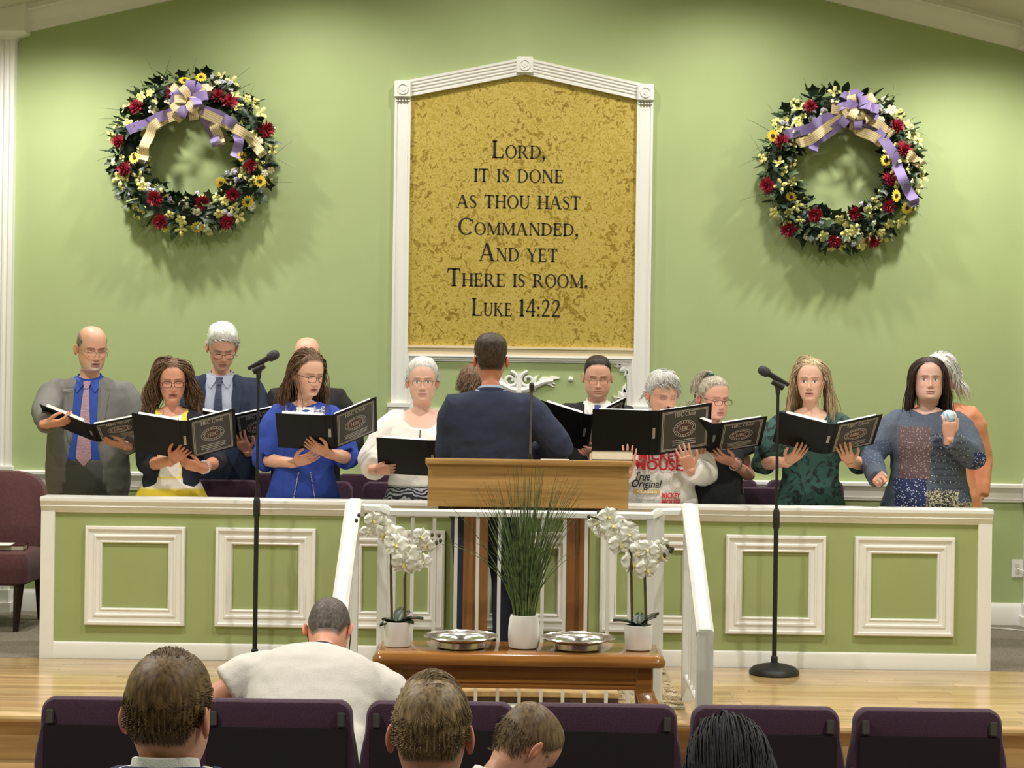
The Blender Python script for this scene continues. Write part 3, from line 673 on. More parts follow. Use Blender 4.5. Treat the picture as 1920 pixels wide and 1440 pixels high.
# burgundy side chair at the far left
ac = empty('side_chair',(W(6,1000,10.95).x,10.9,STAGE)); tag(ac,'burgundy upholstered chair with rounded back at the left end of the choir rail','chair')
m = MB(); R = []; hwid = .30
for y,ins in ((.06,.03),(.045,.006),(.0,0),(-.05,.006),(-.07,.04)):
    ring = []
    zs_ = [.30,.4,.5,.6,.7]
    for z in zs_: ring.append((hwid-ins-(.0 if z>.45 else .01), y+(.92-z)*-.1, max(z,.30+ins)))
    for i in range(1,16):
        a = PI*i/16; ring.append(((hwid-ins)*math.copysign(abs(math.cos(a))**.6,math.cos(a)), y-.022+.0*a, .70+(.225-ins)*math.sin(a)**.75))
    for z in reversed(zs_): ring.append((-hwid+ins+(.0 if z>.45 else .01), y+(.92-z)*-.1, max(z,.30+ins)))
    R.append(ring)
m.rings(R); m.obj('backrest', M['burgundy'], ac)
m = MB(); rr_slab(m,-.31,.31,-.56,-.03,[(.03,.27),(.004,.285),(0,.35),(.002,.42),(.02,.455),(.06,.465)],.08); m.obj('seat', M['burgundy'], ac)
for sx in (-1,1):
    for y0,y1 in ((-.05,.02),(-.5,-.52)):
        m = MB(); m.tube([(sx*.255,y0,.28),(sx*.245,y1,0)],[.032,.017],8); m.obj('leg', M['darkwood'], ac)
bx = ac.location.x
lay_book('hymn_book','dark red hymn book lying on the burgundy side chair',50,1000,10.55,.22,.16,.032,mat('maroon_cover',(70,24,30),.5),.1,STAGE+.466)
bk_ = [o for o in bpy.data.objects if o.name.startswith('hymn_book')][0]; bk_.location.x = bx+.14
m = MB(); m.box((-.14,-.09,0),(.12,.08,.003)); o = m.obj('paper_sheet', M['paper']); o.location = (bx+.06,10.52,STAGE+.4985); o.rotation_euler = (0,0,.12); tag(o,'white paper sheet on the hymn book of the burgundy chair','paper')
# ================================================================== MICROPHONE STANDS
def mic_stand(px_base, py_base, Y, px_top, py_top, dirx, label, mlabel):
    b = W(px_base,py_base,Y); x = W(px_top,py_top,Y).x; zt = W(px_top,py_top,Y).z-STAGE
    r = empty('microphone_stand',(x,Y,STAGE)); tag(r,label,'microphone stand')
    m = MB(); m.lathe([(.128,0),(.132,.008),(.128,.022),(.11,.038),(.07,.05),(.03,.056),(.018,.062),(.018,.09),(.012,.095)],36); m.obj('base', M['blackrubber'], r)
    m = MB(); m.tube([(0,0,.06),(0,0,zt*.53)],.0125,12); m.obj('lower_tube', M['blackmetal'], r)
    m = MB(); m.lathe([(.0125,0),(.018,.01),(.018,.09),(.012,.11)],12,(0,0,zt*.5)); m.obj('clutch', M['blackrubber'], r)
    m = MB(); m.tube([(0,0,zt*.55),(0,0,zt-.03)],.008,10); m.obj('upper_tube', M['blackmetal'], r)
    m = MB(); m.tube([(0,0,zt-.05),(0,0,zt-.02),(dirx*.008,0,zt+.0)],[.012,.014,.012],8); m.tube([(-dirx*.03,0,zt-.012),(dirx*.03,0,zt+.02)],[.019,.017],10); m.obj('clip', M['blackrubber'], r)
    mc = empty('microphone',(x,Y,STAGE+zt+.03)); tag(mc,mlabel,'microphone')
    a = Vector((-dirx*.055,.01,-.028)); h = Vector((dirx*.075,-.02,.04))
    m = MB(); m.tube([a,a.lerp(h,.2),a.lerp(h,.85)],[.011,.012,.016],12); m.obj('handle', M['blackmetal'], mc)
    m = MB(); m.tube([h.lerp(a,.18),h.lerp(a,.12),h.lerp(a,-.02),h.lerp(a,-.14),h.lerp(a,-.22),h.lerp(a,-.25)],[.018,.025,.0265,.025,.016,.004],14); m.obj('grille', mat('mic_grille',(58,58,60),.5,.3,bump=.6,bscale=300), mc)
mic_stand(459,1240,9.22,485,692,1,'black round-base microphone stand before the left part of the choir rail','black microphone on the left stand, tilted towards the woman in blue')
mic_stand(1463,1255,9.22,1459,722,-1,'black round-base microphone stand before the right part of the choir rail','black microphone on the right stand, in front of the blonde woman')
# ================================================================== OUTLET AND CORD
p = PW(1907,1066); ol = empty('wall_outlet',(p.x,YW,p.z)); tag(ol,'white wall outlet plate low on the green wall at right','outlet')
m = MB(); m.box((-.036,-.006,-.058),(.036,0,.058), bev=.002); m.obj('plate', M['white'], ol)
for dz in (-.02,.02):
    m = MB(); m.box((-.014,-.009,dz-.013),(.014,-.006,dz+.013), bev=.002); m.obj('socket', mat('outlet_socket',(214,210,200),.5), ol)
m = MB(); m.tube([(.0,-.012,.0),(.03,-.05,-.01),(.08,-.06,-.1),(.15,-.06,-.3)],.004,6); co = m.obj('cord', M['white']); co.location = (p.x,YW,p.z)
a = PW(1858,1176); m = MB(); P3 = [(a.x-.25,YW-.2,STAGE+.005),(a.x,YW-.22,STAGE+.005),(a.x+.14,YW-.32,STAGE+.005),(a.x+.3,YW-.22,STAGE+.005),(p.x+.2,YW-.08,STAGE+.006),(p.x+.19,YW-.062,STAGE+.2),(p.x+.15,YW-.06,p.z-.3)]
m.tube(P3,.004,6); o = m.obj('cord_floor', M['white']); o.name='floor_cord'; tag(o,'thin white power cord lying on the carpet at the right wall','cord')
co.name = 'plug_cord'; tag(co,'thin white cord plugged into the right wall outlet','cord')
# ================================================================== GRASS POT
PY_ = 7.37
def pot(prof, name, parent): m = MB(); m.lathe(prof,32); return m.obj(name, M['ceramic'], parent)
p = W(982,1206,PY_); gp = empty('potted_grass',(p.x,PY_,TZ)); tag(gp,'tall green grass plant in a white pot at the middle of the communion table','plant')
pot([(.05,0),(.06,.004),(.064,.02),(.066,.05),(.065,.09),(.06,.125),(.056,.138),(.052,.139),(.05,.13),(.05,.12)],'pot',gp)
def blade_mat():
    m, N, L, B = new_mat('grass_blade'); oi = N.new('ShaderNodeTexCoord'); n = N.new('ShaderNodeTexNoise'); n.inputs['Scale'].default_value = 40
    L.new(oi.outputs['Object'], n.inputs['Vector']); r = N.new('ShaderNodeValToRGB'); L.new(n.outputs[0], r.inputs[0])
    r.color_ramp.elements[0].position = .35; r.color_ramp.elements[0].color = (*S((52,70,34)),1); r.color_ramp.elements[1].position = .7; r.color_ramp.elements[1].color = (*S((118,138,82)),1)
    L.new(r.outputs[0], B.inputs['Base Color']); B.inputs['Roughness'].default_value = .5; return m
M['blade'] = blade_mat()
rng = random.Random(11); m = MB()
for i in range(190):
    a = rng.uniform(0,2*PI); lean = abs(rng.gauss(0,.27)); Ln = rng.uniform(.36,.66); r0 = rng.uniform(0,.042); w0 = rng.uniform(.0018,.0034)
    if i < 4: lean = rng.uniform(.5,.75); Ln = rng.uniform(.45,.6)
    d = Vector((math.cos(a),math.sin(a)*.6,0)); b = Vector((math.cos(a)*r0,math.sin(a)*r0,.12)); pts = []; cur = b.copy(); th = lean*.55; K = 7
    for k in range(K+1):
        pts.append(cur.copy()); cur += (d*math.sin(th)+Vector((0,0,1))*math.cos(th))*(Ln/K); th += lean*(.36 if i<4 else .15)
    m.tube(pts,[w0*(1-.9*k/K)+.0003 for k in range(K+1)],4,flat=.35,up=(0,1,0))
tag(m.obj('grass_blades', M['blade'], gp), kind='stuff')
m = MB(); m.lathe([(.0,.118),(.05,.12),(.0,.13)],16); m.obj('soil', mat('dark_moss',(40,44,26),.9,bump=.5), gp)
# ================================================================== ORCHIDS
def petal_mesh(L_, Wd, cup, matx, name='petal'):
    m = MB(); K, J = 8, 6; rows = []
    for i in range(K+1):
        u = i/K; w = Wd*(math.sin(PI*min(1,u*.92+.05))**.65); row = []
        for j in range(J+1):
            v = j/J*2-1; row.append((v*w, -cup*(1-v*v)*math.sin(PI*u)+.004*math.sin(5*v+3*u), u*L_))
        rows.append(row)
    m.rings(rows, cap=False, loop=False); return m.mesh(name, matx)
M['orchid'] = mat('ivory_petal',(255,253,240),.5,var=.01,vscale=30)
M['orchidc'] = mat('yellow_throat',(222,208,130),.5)
M['stem'] = mat('brown_green_stem',(84,74,44),.6,var=.2,vscale=40)
M['bud'] = mat('dark_bud',(62,66,40),.6)
M['leafd'] = mat('dark_leaf',(50,66,40),.4,var=.2,vscale=14)
PB = petal_mesh(.056,.034,.010,M['orchid']); PS = petal_mesh(.05,.021,.008,M['orchid'])
mm = MB(); mm.tube([(0,0,0),(0,-.012,-.004),(0,-.02,-.012),(0,-.016,-.02)],[.004,.007,.006,.002],8); LIP = mm.mesh('lip',M['orchidc'])
def orchid_flower(parent, loc, rot, s):
    f = empty('flower', loc); f.parent = parent; f.rotation_euler = rot; f.scale = (s,s,s)
    for k,(a,me) in enumerate(((75,PB),(-75,PB),(0,PS),(140,PS),(-140,PS))):
        o = link('petal', me, f); o.rotation_euler = (0.1,math.radians(a),0); o.location = (0,.003*(k>1),0)
    o = link('lip', LIP, f)
def orchid(px, py, ph, flowers, stems, leaves, buds, label):
    b = W(px,py,PY_); r = empty('potted_orchid',(b.x,PY_,TZ)); tag(r,label,'plant','potted white orchids on the communion table')
    pot([(.048,0),(.054,.003),(.056,.02),(.0585,.06),(.059,.098),(.058,.104),(.053,.104),(.052,.092)],'pot',r)
    m = MB(); m.lathe([(.0,.09),(.052,.091),(.0,.099)],16); m.obj('moss', mat('moss',(46,50,30),.9,bump=.6), r)
    rngo = random.Random(px)
    toL = lambda q,dy=0: W(q[0],q[1],PY_+dy)-Vector((b.x,PY_,TZ))
    for s in stems:
        pts = [Vector((toL(s[0]).x,0,.09))]+[toL(q) for q in s[1:]]; P = []
        for i in range(len(pts)-1):
            for k in range(5): P.append(pts[i].lerp(pts[i+1],k/5))
        P.append(pts[-1]); m = MB(); m.tube(P,[.006 if i<6 else .004 for i in range(len(P))],8); m.obj('stem', M['stem'], r)
    for (fx,fy,s) in flowers:
        dy = rngo.uniform(-.035,.02)
        orchid_flower(r, toL((fx,fy),dy), (rngo.uniform(-.2,.4),rngo.uniform(-.5,.5),rngo.uniform(-.6,.6)), s*rngo.uniform(.95,1.1))
    for q in buds:
        m = MB(); m.lathe([(.001,-.01),(.006,-.006),(.0075,0),(.006,.006),(.001,.01)],10); o = m.obj('bud', M['bud'], r); o.location = toL(q)
    for (a,L_,el) in leaves:
        m = MB(); rows = []
        for i in range(9):
            u = i/8; w = .026*math.sin(PI*min(1,u*.9+.08))**.7; th = el-u*.75; row = []
            x = L_*u*math.cos(el-u*.35); z = L_*u*math.sin(el-u*.35)
            for j in range(5): v = j/4*2-1; row.append((x, v*w, z+.012*v*v))
            rows.append(row)
        m.rings(rows,cap=False,loop=False); o = m.obj('leaf', M['leafd'], r); o.location = (0,0,.092); o.rotation_euler = (0,0,a)
orchid(745,1200,48,[(699,975,.8),(690,996,.55),(716,985,.95),(738,1006,1.1),(722,1002,.85),(742,1022,1.0),(764,1042,1.05),(757,1056,1.0),(775,1060,.8),(794,1053,.7),(789,1006,.8),(800,1022,.75)],
  [[(735,1150),(733,1060),(732,1030),(725,1000),(705,975),(685,968)],[(760,1150),(759,1085),(765,1050),(790,1015),(812,1012)]],[(2.9,.07,.5),(3.6,.08,.25),(1.3,.08,1.1),(.9,.09,.8),(.15,.11,.5),(-.5,.08,.4)],[(673,966),(668,976),(687,965),(810,1003),(823,1004),(826,1014),(818,1018)],
  'white orchid in a white pot on the left end of the communion table')
orchid(1197,1207,48,[(1120,982,.8),(1140,968,.75),(1150,985,1.0),(1128,994,.7),(1172,996,1.05),(1180,1002,.8),(1162,1020,.9),(1200,1038,1.1),(1215,1030,.8),(1190,1056,1.05),(1212,1066,1.0),(1238,1040,1.0),(1240,1022,.7)],
  [[(1186,1155),(1183,1060),(1184,1040),(1165,1005),(1130,975),(1104,968)],[(1212,1155),(1209,1080),(1212,1050),(1235,1028),(1258,1026)]],[(3.1,.11,.55),(2.7,.06,.3),(1.4,.07,1.1),(.4,.09,.75),(.1,.1,.9),(-1.2,.06,.5)],[(1104,969),(1122,961),(1251,1024),(1246,1042),(1258,1034),(1261,1029)],
  'white orchid in a white pot on the right end of the communion table')
# ================================================================== WREATHS
M['ivy'] = mat('ivy_green',(62,80,50),.5,var=.3,vscale=9); M['ivy2'] = mat('dark_ivy_green',(38,56,40),.45,var=.3,vscale=9); M['pale_leaf'] = mat('pale_leaf',(150,162,88),.5,var=.2,vscale=10)
M['red'] = mat('crimson_petals',(150,22,48),.6,var=.25,vscale=25); M['yel'] = mat('daisy_yellow',(240,206,62),.55,var=.1,vscale=20); M['pyel'] = mat('pale_yellow_blossom',(236,230,150),.55,var=.12,vscale=25)
M['cream2'] = mat('cream_blossom',(240,236,204),.55,var=.06,vscale=20); M['lilacw'] = mat('lilac_white_blossom',(206,206,222),.55,var=.08,vscale=20); M['brown'] = mat('daisy_heart',(66,38,22),.8)
M['lilac'] = mat('lilac_ribbon',(142,124,178),.5,var=.08,vscale=10)
def stripe_mat():
    m, N, L, B = new_mat('cream_striped_ribbon'); at = N.new('ShaderNodeAttribute'); at.attribute_name = 'rw'
    w = N.new('ShaderNodeMath'); w.operation = 'MULTIPLY'; w.inputs[1].default_value = 30; L.new(at.outputs['Fac'], w.inputs[0])
    s = N.new('ShaderNodeMath'); s.operation = 'SINE'; L.new(w.outputs[0], s.inputs[0])
    r = N.new('ShaderNodeValToRGB'); L.new(s.outputs[0], r.inputs[0]); r.color_ramp.elements[0].position = .2; r.color_ramp.elements[0].color = (*S((236,216,172)),1); r.color_ramp.elements[1].position = .8; r.color_ramp.elements[1].color = (*S((196,168,120)),1)
    L.new(r.outputs[0], B.inputs['Base Color']); B.inputs['Roughness'].default_value = .5; return m
M['stripe'] = stripe_mat()
def ribbon(pts, width, wd, matx, name, parent, nrow=4):
    m = MB(); rows = []; rw = []
    for i,p in enumerate(pts):
        d = Vector(wd[i] if isinstance(wd,list) else wd).normalized()
        rows.append([Vector(p)+d*width*(j/nrow-.5) for j in range(nrow+1)]); rw += [j/nrow for j in range(nrow+1)]
    m.rings(rows,cap=False,loop=False); me = m.mesh(name,matx); a = me.attributes.new('rw','FLOAT','POINT'); a.data.foreach_set('value',rw)
    return link(name,me,parent)
def leaf_mesh(kind, matx):
    m = MB()
    out = {0:[(0,0),(.32,.12),(.28,.4),(.5,.62),(.2,.72),(0,1)],1:[(0,0),(.22,.2),(.27,.45),(.17,.75),(0,1)],2:[(0,0),(.12,.3),(.12,.6),(0,1)]}[kind]
    n = len(out); V = []; Fc = []
    for (a,b) in out: V += [(-a,-.10*a-.25*b*b,b),(0,.06-.25*b*b,b),(a,-.10*a-.25*b*b,b)]
    for i in range(n-1): k = i*3; Fc += [(k,k+1,k+4,k+3),(k+1,k+2,k+5,k+4)]
    m.add(V,Fc); return m.mesh('leaf',matx)
LM = [leaf_mesh(0,M['ivy']),leaf_mesh(0,M['ivy2']),leaf_mesh(1,M['ivy']),leaf_mesh(1,M['ivy2']),leaf_mesh(2,M['pale_leaf'])]
def spiky(n, layers, L_, w, matx, name):     # pompon flower facing -y
    m = MB(); rg_ = random.Random(5)
    for (cnt,el) in layers:
        for k in range(cnt):
            a = 2*PI*k/cnt+rg_.uniform(-.15,.15); d = Vector((math.cos(a)*math.cos(el),-math.sin(el),math.sin(a)*math.cos(el))); ll = L_*rg_.uniform(.85,1.1)
            s = Vector((-math.sin(a),0,math.cos(a)))*w; up = d.cross(s).normalized()*w*.5
            m.add([d*.1*ll-s*.4,d*.1*ll+s*.4,d*ll*.6+s+up,d*ll*.6-s+up,d*ll,d*ll*.6-up],[(0,1,2,3),(3,2,4),(1,5,2),(0,3,5),(2,5,4),(3,4,5)])
    return m.mesh(name,matx)
MUM = spiky(0,[(16,.12),(15,.5),(11,.9),(6,1.3)],.058,.0075,M['red'],'crimson_flower')
def daisy():
    m = MB()
    for k in range(14):
        a = 2*PI*k/14; d = Vector((math.cos(a),-.12,math.sin(a))); s = Vector((-math.sin(a),0,math.cos(a)))*.007
        m.add([d*.008-s*.5,d*.008+s*.5,d*.03+s,d*.03-s,d*.04+Vector((0,.004,0))],[(0,1,2,3),(3,2,4)])
    R = [[(r*math.cos(2*PI*j/10),y,r*math.sin(2*PI*j/10)) for j in range(10)] for r,y in ((.012,0),(.011,-.008),(.005,-.011),(.001,-.0115))]
    m.rings(R,mi=1); return m.mesh('yellow_daisy',[M['yel'],M['brown']])
DAISY = daisy()
def blossom(matx, np_, L_, w, name, cup=.35):
    m = MB()
    for k in range(np_):
        a = 2*PI*k/np_; d = Vector((math.cos(a),-cup,math.sin(a))); s = Vector((-math.sin(a),0,math.cos(a))); o = Vector((0,-.012,0))
        m.add([(0,0,0),d*L_*.5-s*w+o*.3,d*L_*.5+s*w+o*.3,d*L_-s*w*.7,d*L_+s*w*.7,d*L_*1.12+Vector((0,.006,0)),d*L_*.55+o],[(0,1,6),(0,6,2),(1,3,6),(6,4,2),(6,3,5),(6,5,4)])
    m.rings([[(r*math.cos(2*PI*j/6),y,r*math.sin(2*PI*j/6)) for j in range(6)] for r,y in ((.005,0),(.004,-.016),(.001,-.018))]); return m.mesh(name,matx)
BL = [blossom(M['pyel'],5,.03,.013,'yellow_blossom'),blossom(M['cream2'],5,.027,.013,'cream_blossom'),blossom(M['pyel'],4,.036,.012,'yellow_blossom',.6)]
HY = blossom(M['lilacw'],4,.017,.010,'lilac_floret',.2)
def wreath(cpx, cpy, reds, daisies, seed, label, bow, tails):
    rg_ = random.Random(seed); c = W(cpx,cpy,YW); R0, rt = .405, .105
    r = empty('wreath',(c.x,YW-.012,c.z)); tag(r,label,'wreath','floral wreaths on the green wall')
    m = MB(); Rr = []     # vine ring
    for i in range(40):
        a = 2*PI*i/40; Rr.append([((R0+.06*math.cos(b))*math.cos(a), -.07+.045*math.sin(b), (R0+.06*math.cos(b))*math.sin(a)) for b in [2*PI*k/10 for k in range(10)]])
    m.rings(Rr,closed=True); m.obj('vine_ring', M['ivy2'], r)
    def place(a, b, k): # around ring angle a, section angle b (0 outward in plane, pi/2 to camera)
        rad = R0+rt*k*math.cos(b); return Vector((rad*math.cos(a), -.07-.085*k*math.sin(b), rad*math.sin(a)))
    for i in range(290):
        a = rg_.uniform(0,2*PI); b = rg_.choice([rg_.uniform(-.3,PI+.3)]); p_ = place(a,b,.75)
        o = link('leaf', rg_.choices(LM,[3,4,3,4,1])[0], r); o.location = p_
        s = rg_.uniform(.06,.105); o.scale = (s,s,s)
        outd = Vector((math.cos(a)*math.cos(b),-max(.3,math.sin(b)),math.sin(a)*math.cos(b)))+Vector((rg_.uniform(-.7,.7),rg_.uniform(-.3,.05),rg_.uniform(-.7,.7)))
        o.rotation_euler = (outd.to_track_quat('Z','Y') @ Quaternion((0,0,1),rg_.uniform(-1,1))).to_euler()
        if o.location.y > -.03: o.location.y = -.03
    # small leaves fill (too small to pick apart)
    m = MB()
    for i in range(900):
        a = rg_.uniform(0,2*PI); b = rg_.uniform(-.2,PI+.2); p_ = place(a,b,rg_.uniform(.55,.95)); d = Vector((rg_.gauss(0,1),-abs(rg_.gauss(0,.7))-.1,rg_.gauss(0,1))).normalized(); s = d.orthogonal().normalized(); L_ = rg_.uniform(.02,.05)
        if p_.y+d.y*L_ > -.012: continue
        m.add([p_,p_+d*L_*.5+s*L_*.25,p_+d*L_,p_+d*L_*.5-s*L_*.25],[(0,1,2,3)])
    tag(m.obj('small_foliage', M['ivy2'], r), kind='stuff')
    def face(o, p_, jit=.45):
        d = Vector((p_.x*.9,-.55,p_.z*.9))+Vector((rg_.gauss(0,jit*.5),0,rg_.gauss(0,jit*.5))); o.rotation_euler = (Vector((0,-1,0)).rotation_difference(d.normalized()) @ Quaternion((0,1,0),rg_.uniform(0,6))).to_euler()
    def on_ring(px,py):
        q = W(px,py,YW-.16); x,z = q.x-c.x, q.z-c.z; rad = math.hypot(x,z); k = max(-.95,min(.95,(rad-R0)/rt)); return Vector((x,-.085-.085*math.sqrt(1-k*k),z))
    used = []
    for px,py in reds:
        p_ = on_ring(px,py); used.append(p_); o = link('crimson_flower',MUM,r); o.location = p_; face(o,p_,.2); s = rg_.uniform(.92,1.12); o.scale = (s,s,s)
    for px,py in daisies:
        p_ = on_ring(px,py)+Vector((0,-.015,0)); used.append(p_); o = link('yellow_daisy',DAISY,r); o.location = p_; face(o,p_,.3); s = rg_.uniform(.95,1.15); o.scale = (s,s,s)
    n = 0; tries = 0
    while n < 84 and tries < 2000:
        tries += 1; a = rg_.uniform(0,2*PI); b = rg_.uniform(.0,PI); p_ = place(a,b,1.0)
        if any((p_-q).length < .05 for q in used) : continue
        if p_.z > .3 and abs(p_.x-bow[0]) < .12: continue
        used.append(p_); n += 1
        o = link('blossom', rg_.choices(BL,[4,2,3])[0], r); o.location = p_; face(o,p_); s = rg_.uniform(.85,1.3); o.scale = (s,s,s)
    for i in range(11):
        a = rg_.uniform(0,2*PI); b = rg_.uniform(.3,PI-.3); p_ = place(a,b,1.05)
        for k in range(4):
            q = p_+Vector((rg_.gauss(0,.018),rg_.uniform(-.01,.01),rg_.gauss(0,.018))); o = link('lilac_floret',HY,r); o.location = q; face(o,q)
    m = MB()     # wispy twigs
    for i in range(34):
        a = rg_.uniform(0,2*PI); inn = rg_.random() < .2; p_ = place(a,(PI-.2 if inn else .2),.9); rad = Vector((math.cos(a),0,math.sin(a)))*(-1 if inn else 1)
        d = (rad+Vector((rg_.gauss(0,.5),-rg_.uniform(0,.4),rg_.gauss(0,.5)-.25))).normalized(); L_ = rg_.uniform(.08,.2); pts = [p_+d*L_*k/4+Vector((0,0,-.02*(k/4)**2)) for k in range(5)]
        m.tube(pts,[.0016,.0014,.0011,.0008,.0003],4)
    tag(m.obj('wispy_twigs', M['ivy'], r), kind='stuff')
    # bow
    bo = empty('bow',(bow[0],-.2,bow[1])); bo.parent = r
    for i in range(22):
        a = 2*PI*(i*.382)+rg_.uniform(-.2,.2); el = rg_.uniform(.05,1.1); d = Vector((math.cos(a)*math.cos(el),-math.sin(el)*.8,math.sin(a)*math.cos(el)*.9)); L_ = rg_.uniform(.12,.17); side = d.cross(Vector((rg_.gauss(0,.4),1,rg_.gauss(0,.4)))).normalized(); nn = d.cross(side).normalized()
        pts = []
        for k in range(15):
            u = k/14*2*PI; pts.append(d*L_*(.5-.5*math.cos(u))+nn*.036*math.sin(u))
        wd = side
        ribbon(pts, rg_.uniform(.05,.062), wd, M['lilac'] if i%2 else M['stripe'], 'loop', bo)
    for (q, kind) in tails:
        pts = [W(px,py,YW-dd)-Vector((c.x,YW,c.z)) for px,py,dd in q]; P = []
        for i in range(len(pts)-1):
            for k in range(6): P.append(pts[i].lerp(pts[i+1],k/6)+Vector((0,-.018*math.sin(PI*(i*6+k)/4),0)))
        P.append(pts[-1]); wds = []
        for i in range(len(P)):
            t = P[min(i+1,len(P)-1)]-P[max(i-1,0)]; wds.append(t.cross(Vector((0,1,.25))))
        ribbon(P,.062,wds,M['lilac'] if kind else M['stripe'],'tail',bo)
        bo.children[-1].location = -Vector(bo.location)
    return r
w1r = [(259,203),(327,176),(411,183),(431,192),(497,242),(226,267),(469,311),(237,318),(292,372),(379,378),(437,364),(302,415),(423,415)]
w1d = [(348,153),(254,297),(413,342),(454,294),(370,426),(488,340),(464,378),(378,146)]
w2r = [(1520,202),(1466,266),(1441,348),(1529,402),(1483,428),(1604,398),(1663,387),(1669,337),(1692,282),(1564,451),(1638,449),(1678,238)]
w2d = [(1449,255),(1482,370),(1678,368),(1700,390),(1662,300)]
D_ = .2
wreath(365,290,w1r,w1d,21,'floral wreath with lilac and cream bow on the wall, left of the verse panel',(-.0,.31),
  [([(362,205,.22),(320,212,.2),(290,225,.2),(240,245,.19)],1),([(365,205,.22),(310,222,.2),(285,240,.2),(272,275,.19),(268,300,.19)],0),([(370,205,.22),(410,215,.21),(440,235,.2),(450,265,.19),(440,295,.19)],1),([(372,205,.22),(395,222,.2),(408,250,.18),(415,273,.17)],0),([(372,208,.22),(430,235,.2),(465,255,.2),(495,293,.19)],0),([(380,210,.21),(400,250,.17),(408,275,.17)],1)])
wreath(1572,318,w2r,w2d,22,'floral wreath with lilac and cream bow on the wall, right of the verse panel',(.065,.36),
  [([(1590,215,.22),(1545,222,.2),(1520,240,.2),(1470,255,.19)],1),([(1590,215,.22),(1555,235,.2),(1520,262,.2),(1495,270,.19)],0),([(1590,220,.22),(1560,245,.19),(1530,265,.18),(1522,285,.17)],1),([(1595,215,.22),(1620,222,.21),(1650,235,.2),(1672,255,.19)],0),([(1592,220,.22),(1610,245,.2),(1645,262,.19),(1655,270,.19)],0),([(1600,218,.22),(1640,238,.2),(1680,300,.19),(1690,335,.19),(1710,370,.19),(1716,385,.19)],1),([(1700,290,.2),(1715,300,.19),(1727,312,.18)],0)])
# ================================================================== PEOPLE: generator
def crom(T, ts):
    T = np.asarray(T, float); n = len(T); out = []
    for t in ts:
        i = min(int(t), n-2); f = t-i
        p0, p1, p2, p3 = T[max(i-1,0)], T[i], T[i+1], T[min(i+2,n-1)]
        out.append(.5*((2*p1)+(-p0+p2)*f+(2*p0-5*p1+4*p2-p3)*f*f+(-p0+3*p1-3*p2+p3)*f**3))
    return np.array(out)
# head rings: z_front, y_front, z_back, y_back, half width (origin at eye level between the ears, face to -y)
HEAD = [(.125,.006,.125,.024,.004),(.121,-.024,.120,.052,.029),(.111,-.052,.108,.079,.048),(.093,-.074,.088,.098,.063),(.070,-.087,.065,.107,.0725),(.045,-.093,.040,.109,.0765),
 (.025,-.094,.018,.107,.0765),(.010,-.091,.0,.102,.0755),(-.005,-.089,-.015,.096,.074),(-.025,-.090,-.034,.086,.0715),(-.045,-.090,-.051,.076,.0685),(-.060,-.090,-.065,.068,.065),
 (-.075,-.0885,-.077,.063,.0605),(-.090,-.0865,-.088,.060,.0545),(-.103,-.083,-.097,.058,.0485),(-.112,-.073,-.105,.057,.0455),(-.117,-.056,-.112,.057,.0455),(-.119,-.040,-.120,.057,.047),(-.130,-.033,-.132,.058,.048)]
TORSO = {'m':[(1.475,.060,-.050,.060),(1.458,.095,-.052,.075),(1.438,.145,-.060,.088),(1.412,.180,-.075,.098),(1.37,.196,-.092,.108),(1.30,.193,-.108,.112),(1.21,.183,-.112,.106),(1.12,.173,-.112,.096),(1.02,.170,-.112,.092),(.95,.176,-.108,.102),(.88,.181,-.10,.115),(.82,.172,-.088,.108)],
 'f':[(1.475,.052,-.048,.054),(1.458,.082,-.050,.066),(1.438,.122,-.056,.078),(1.412,.152,-.070,.088),(1.37,.168,-.090,.096),(1.30,.168,-.122,.10),(1.24,.164,-.134,.098),(1.16,.152,-.115,.09),(1.06,.146,-.105,.084),(.98,.164,-.108,.098),(.90,.182,-.108,.118),(.82,.178,-.092,.112)]}
def remesh(mb, voxel, smooth=3, name='tmp'):
    me = bpy.data.meshes.new(name); me.from_pydata(mb.v,[],mb.f); me.update()
    bm = bmesh.new(); bm.from_mesh(me); bmesh.ops.recalc_face_normals(bm, faces=bm.faces); bm.to_mesh(me); bm.free()
    o = bpy.data.objects.new(name,me); COL.objects.link(o)
    md = o.modifiers.new('r','REMESH'); md.mode = 'VOXEL'; md.voxel_size = voxel
    if smooth: sm = o.modifiers.new('s','SMOOTH'); sm.factor = .5; sm.iterations = smooth
    dg = bpy.context.evaluated_depsgraph_get(); r = bpy.data.meshes.new_from_object(o.evaluated_get(dg)); r.name = name
    bpy.data.objects.remove(o); bpy.data.meshes.remove(me)
    r.polygons.foreach_set('use_smooth',[True]*len(r.polygons)); return r
def get_co(me): a = np.empty(len(me.vertices)*3); me.vertices.foreach_get('co',a); return a.reshape(-1,3)
def set_co(me, a): me.vertices.foreach_set('co',np.asarray(a).ravel()); me.update()
def set_col(me, c):
    at = me.color_attributes.new('Col','FLOAT_COLOR','POINT'); q = np.ones((len(me.vertices),4)); q[:,:3] = c; at.data.foreach_set('color',q.ravel())
def skin_mat():
    m, N, L, B = new_mat('skin'); a = N.new('ShaderNodeAttribute'); a.attribute_name = 'Col'
    L.new(a.outputs['Color'], B.inputs['Base Color']); B.inputs['Roughness'].default_value = .48; B.inputs['Subsurface Weight'].default_value = .12; B.inputs['Subsurface Radius'].default_value = (.012,.005,.003); B.inputs['Subsurface Scale'].default_value = .5
    return m
M['skin'] = skin_mat()
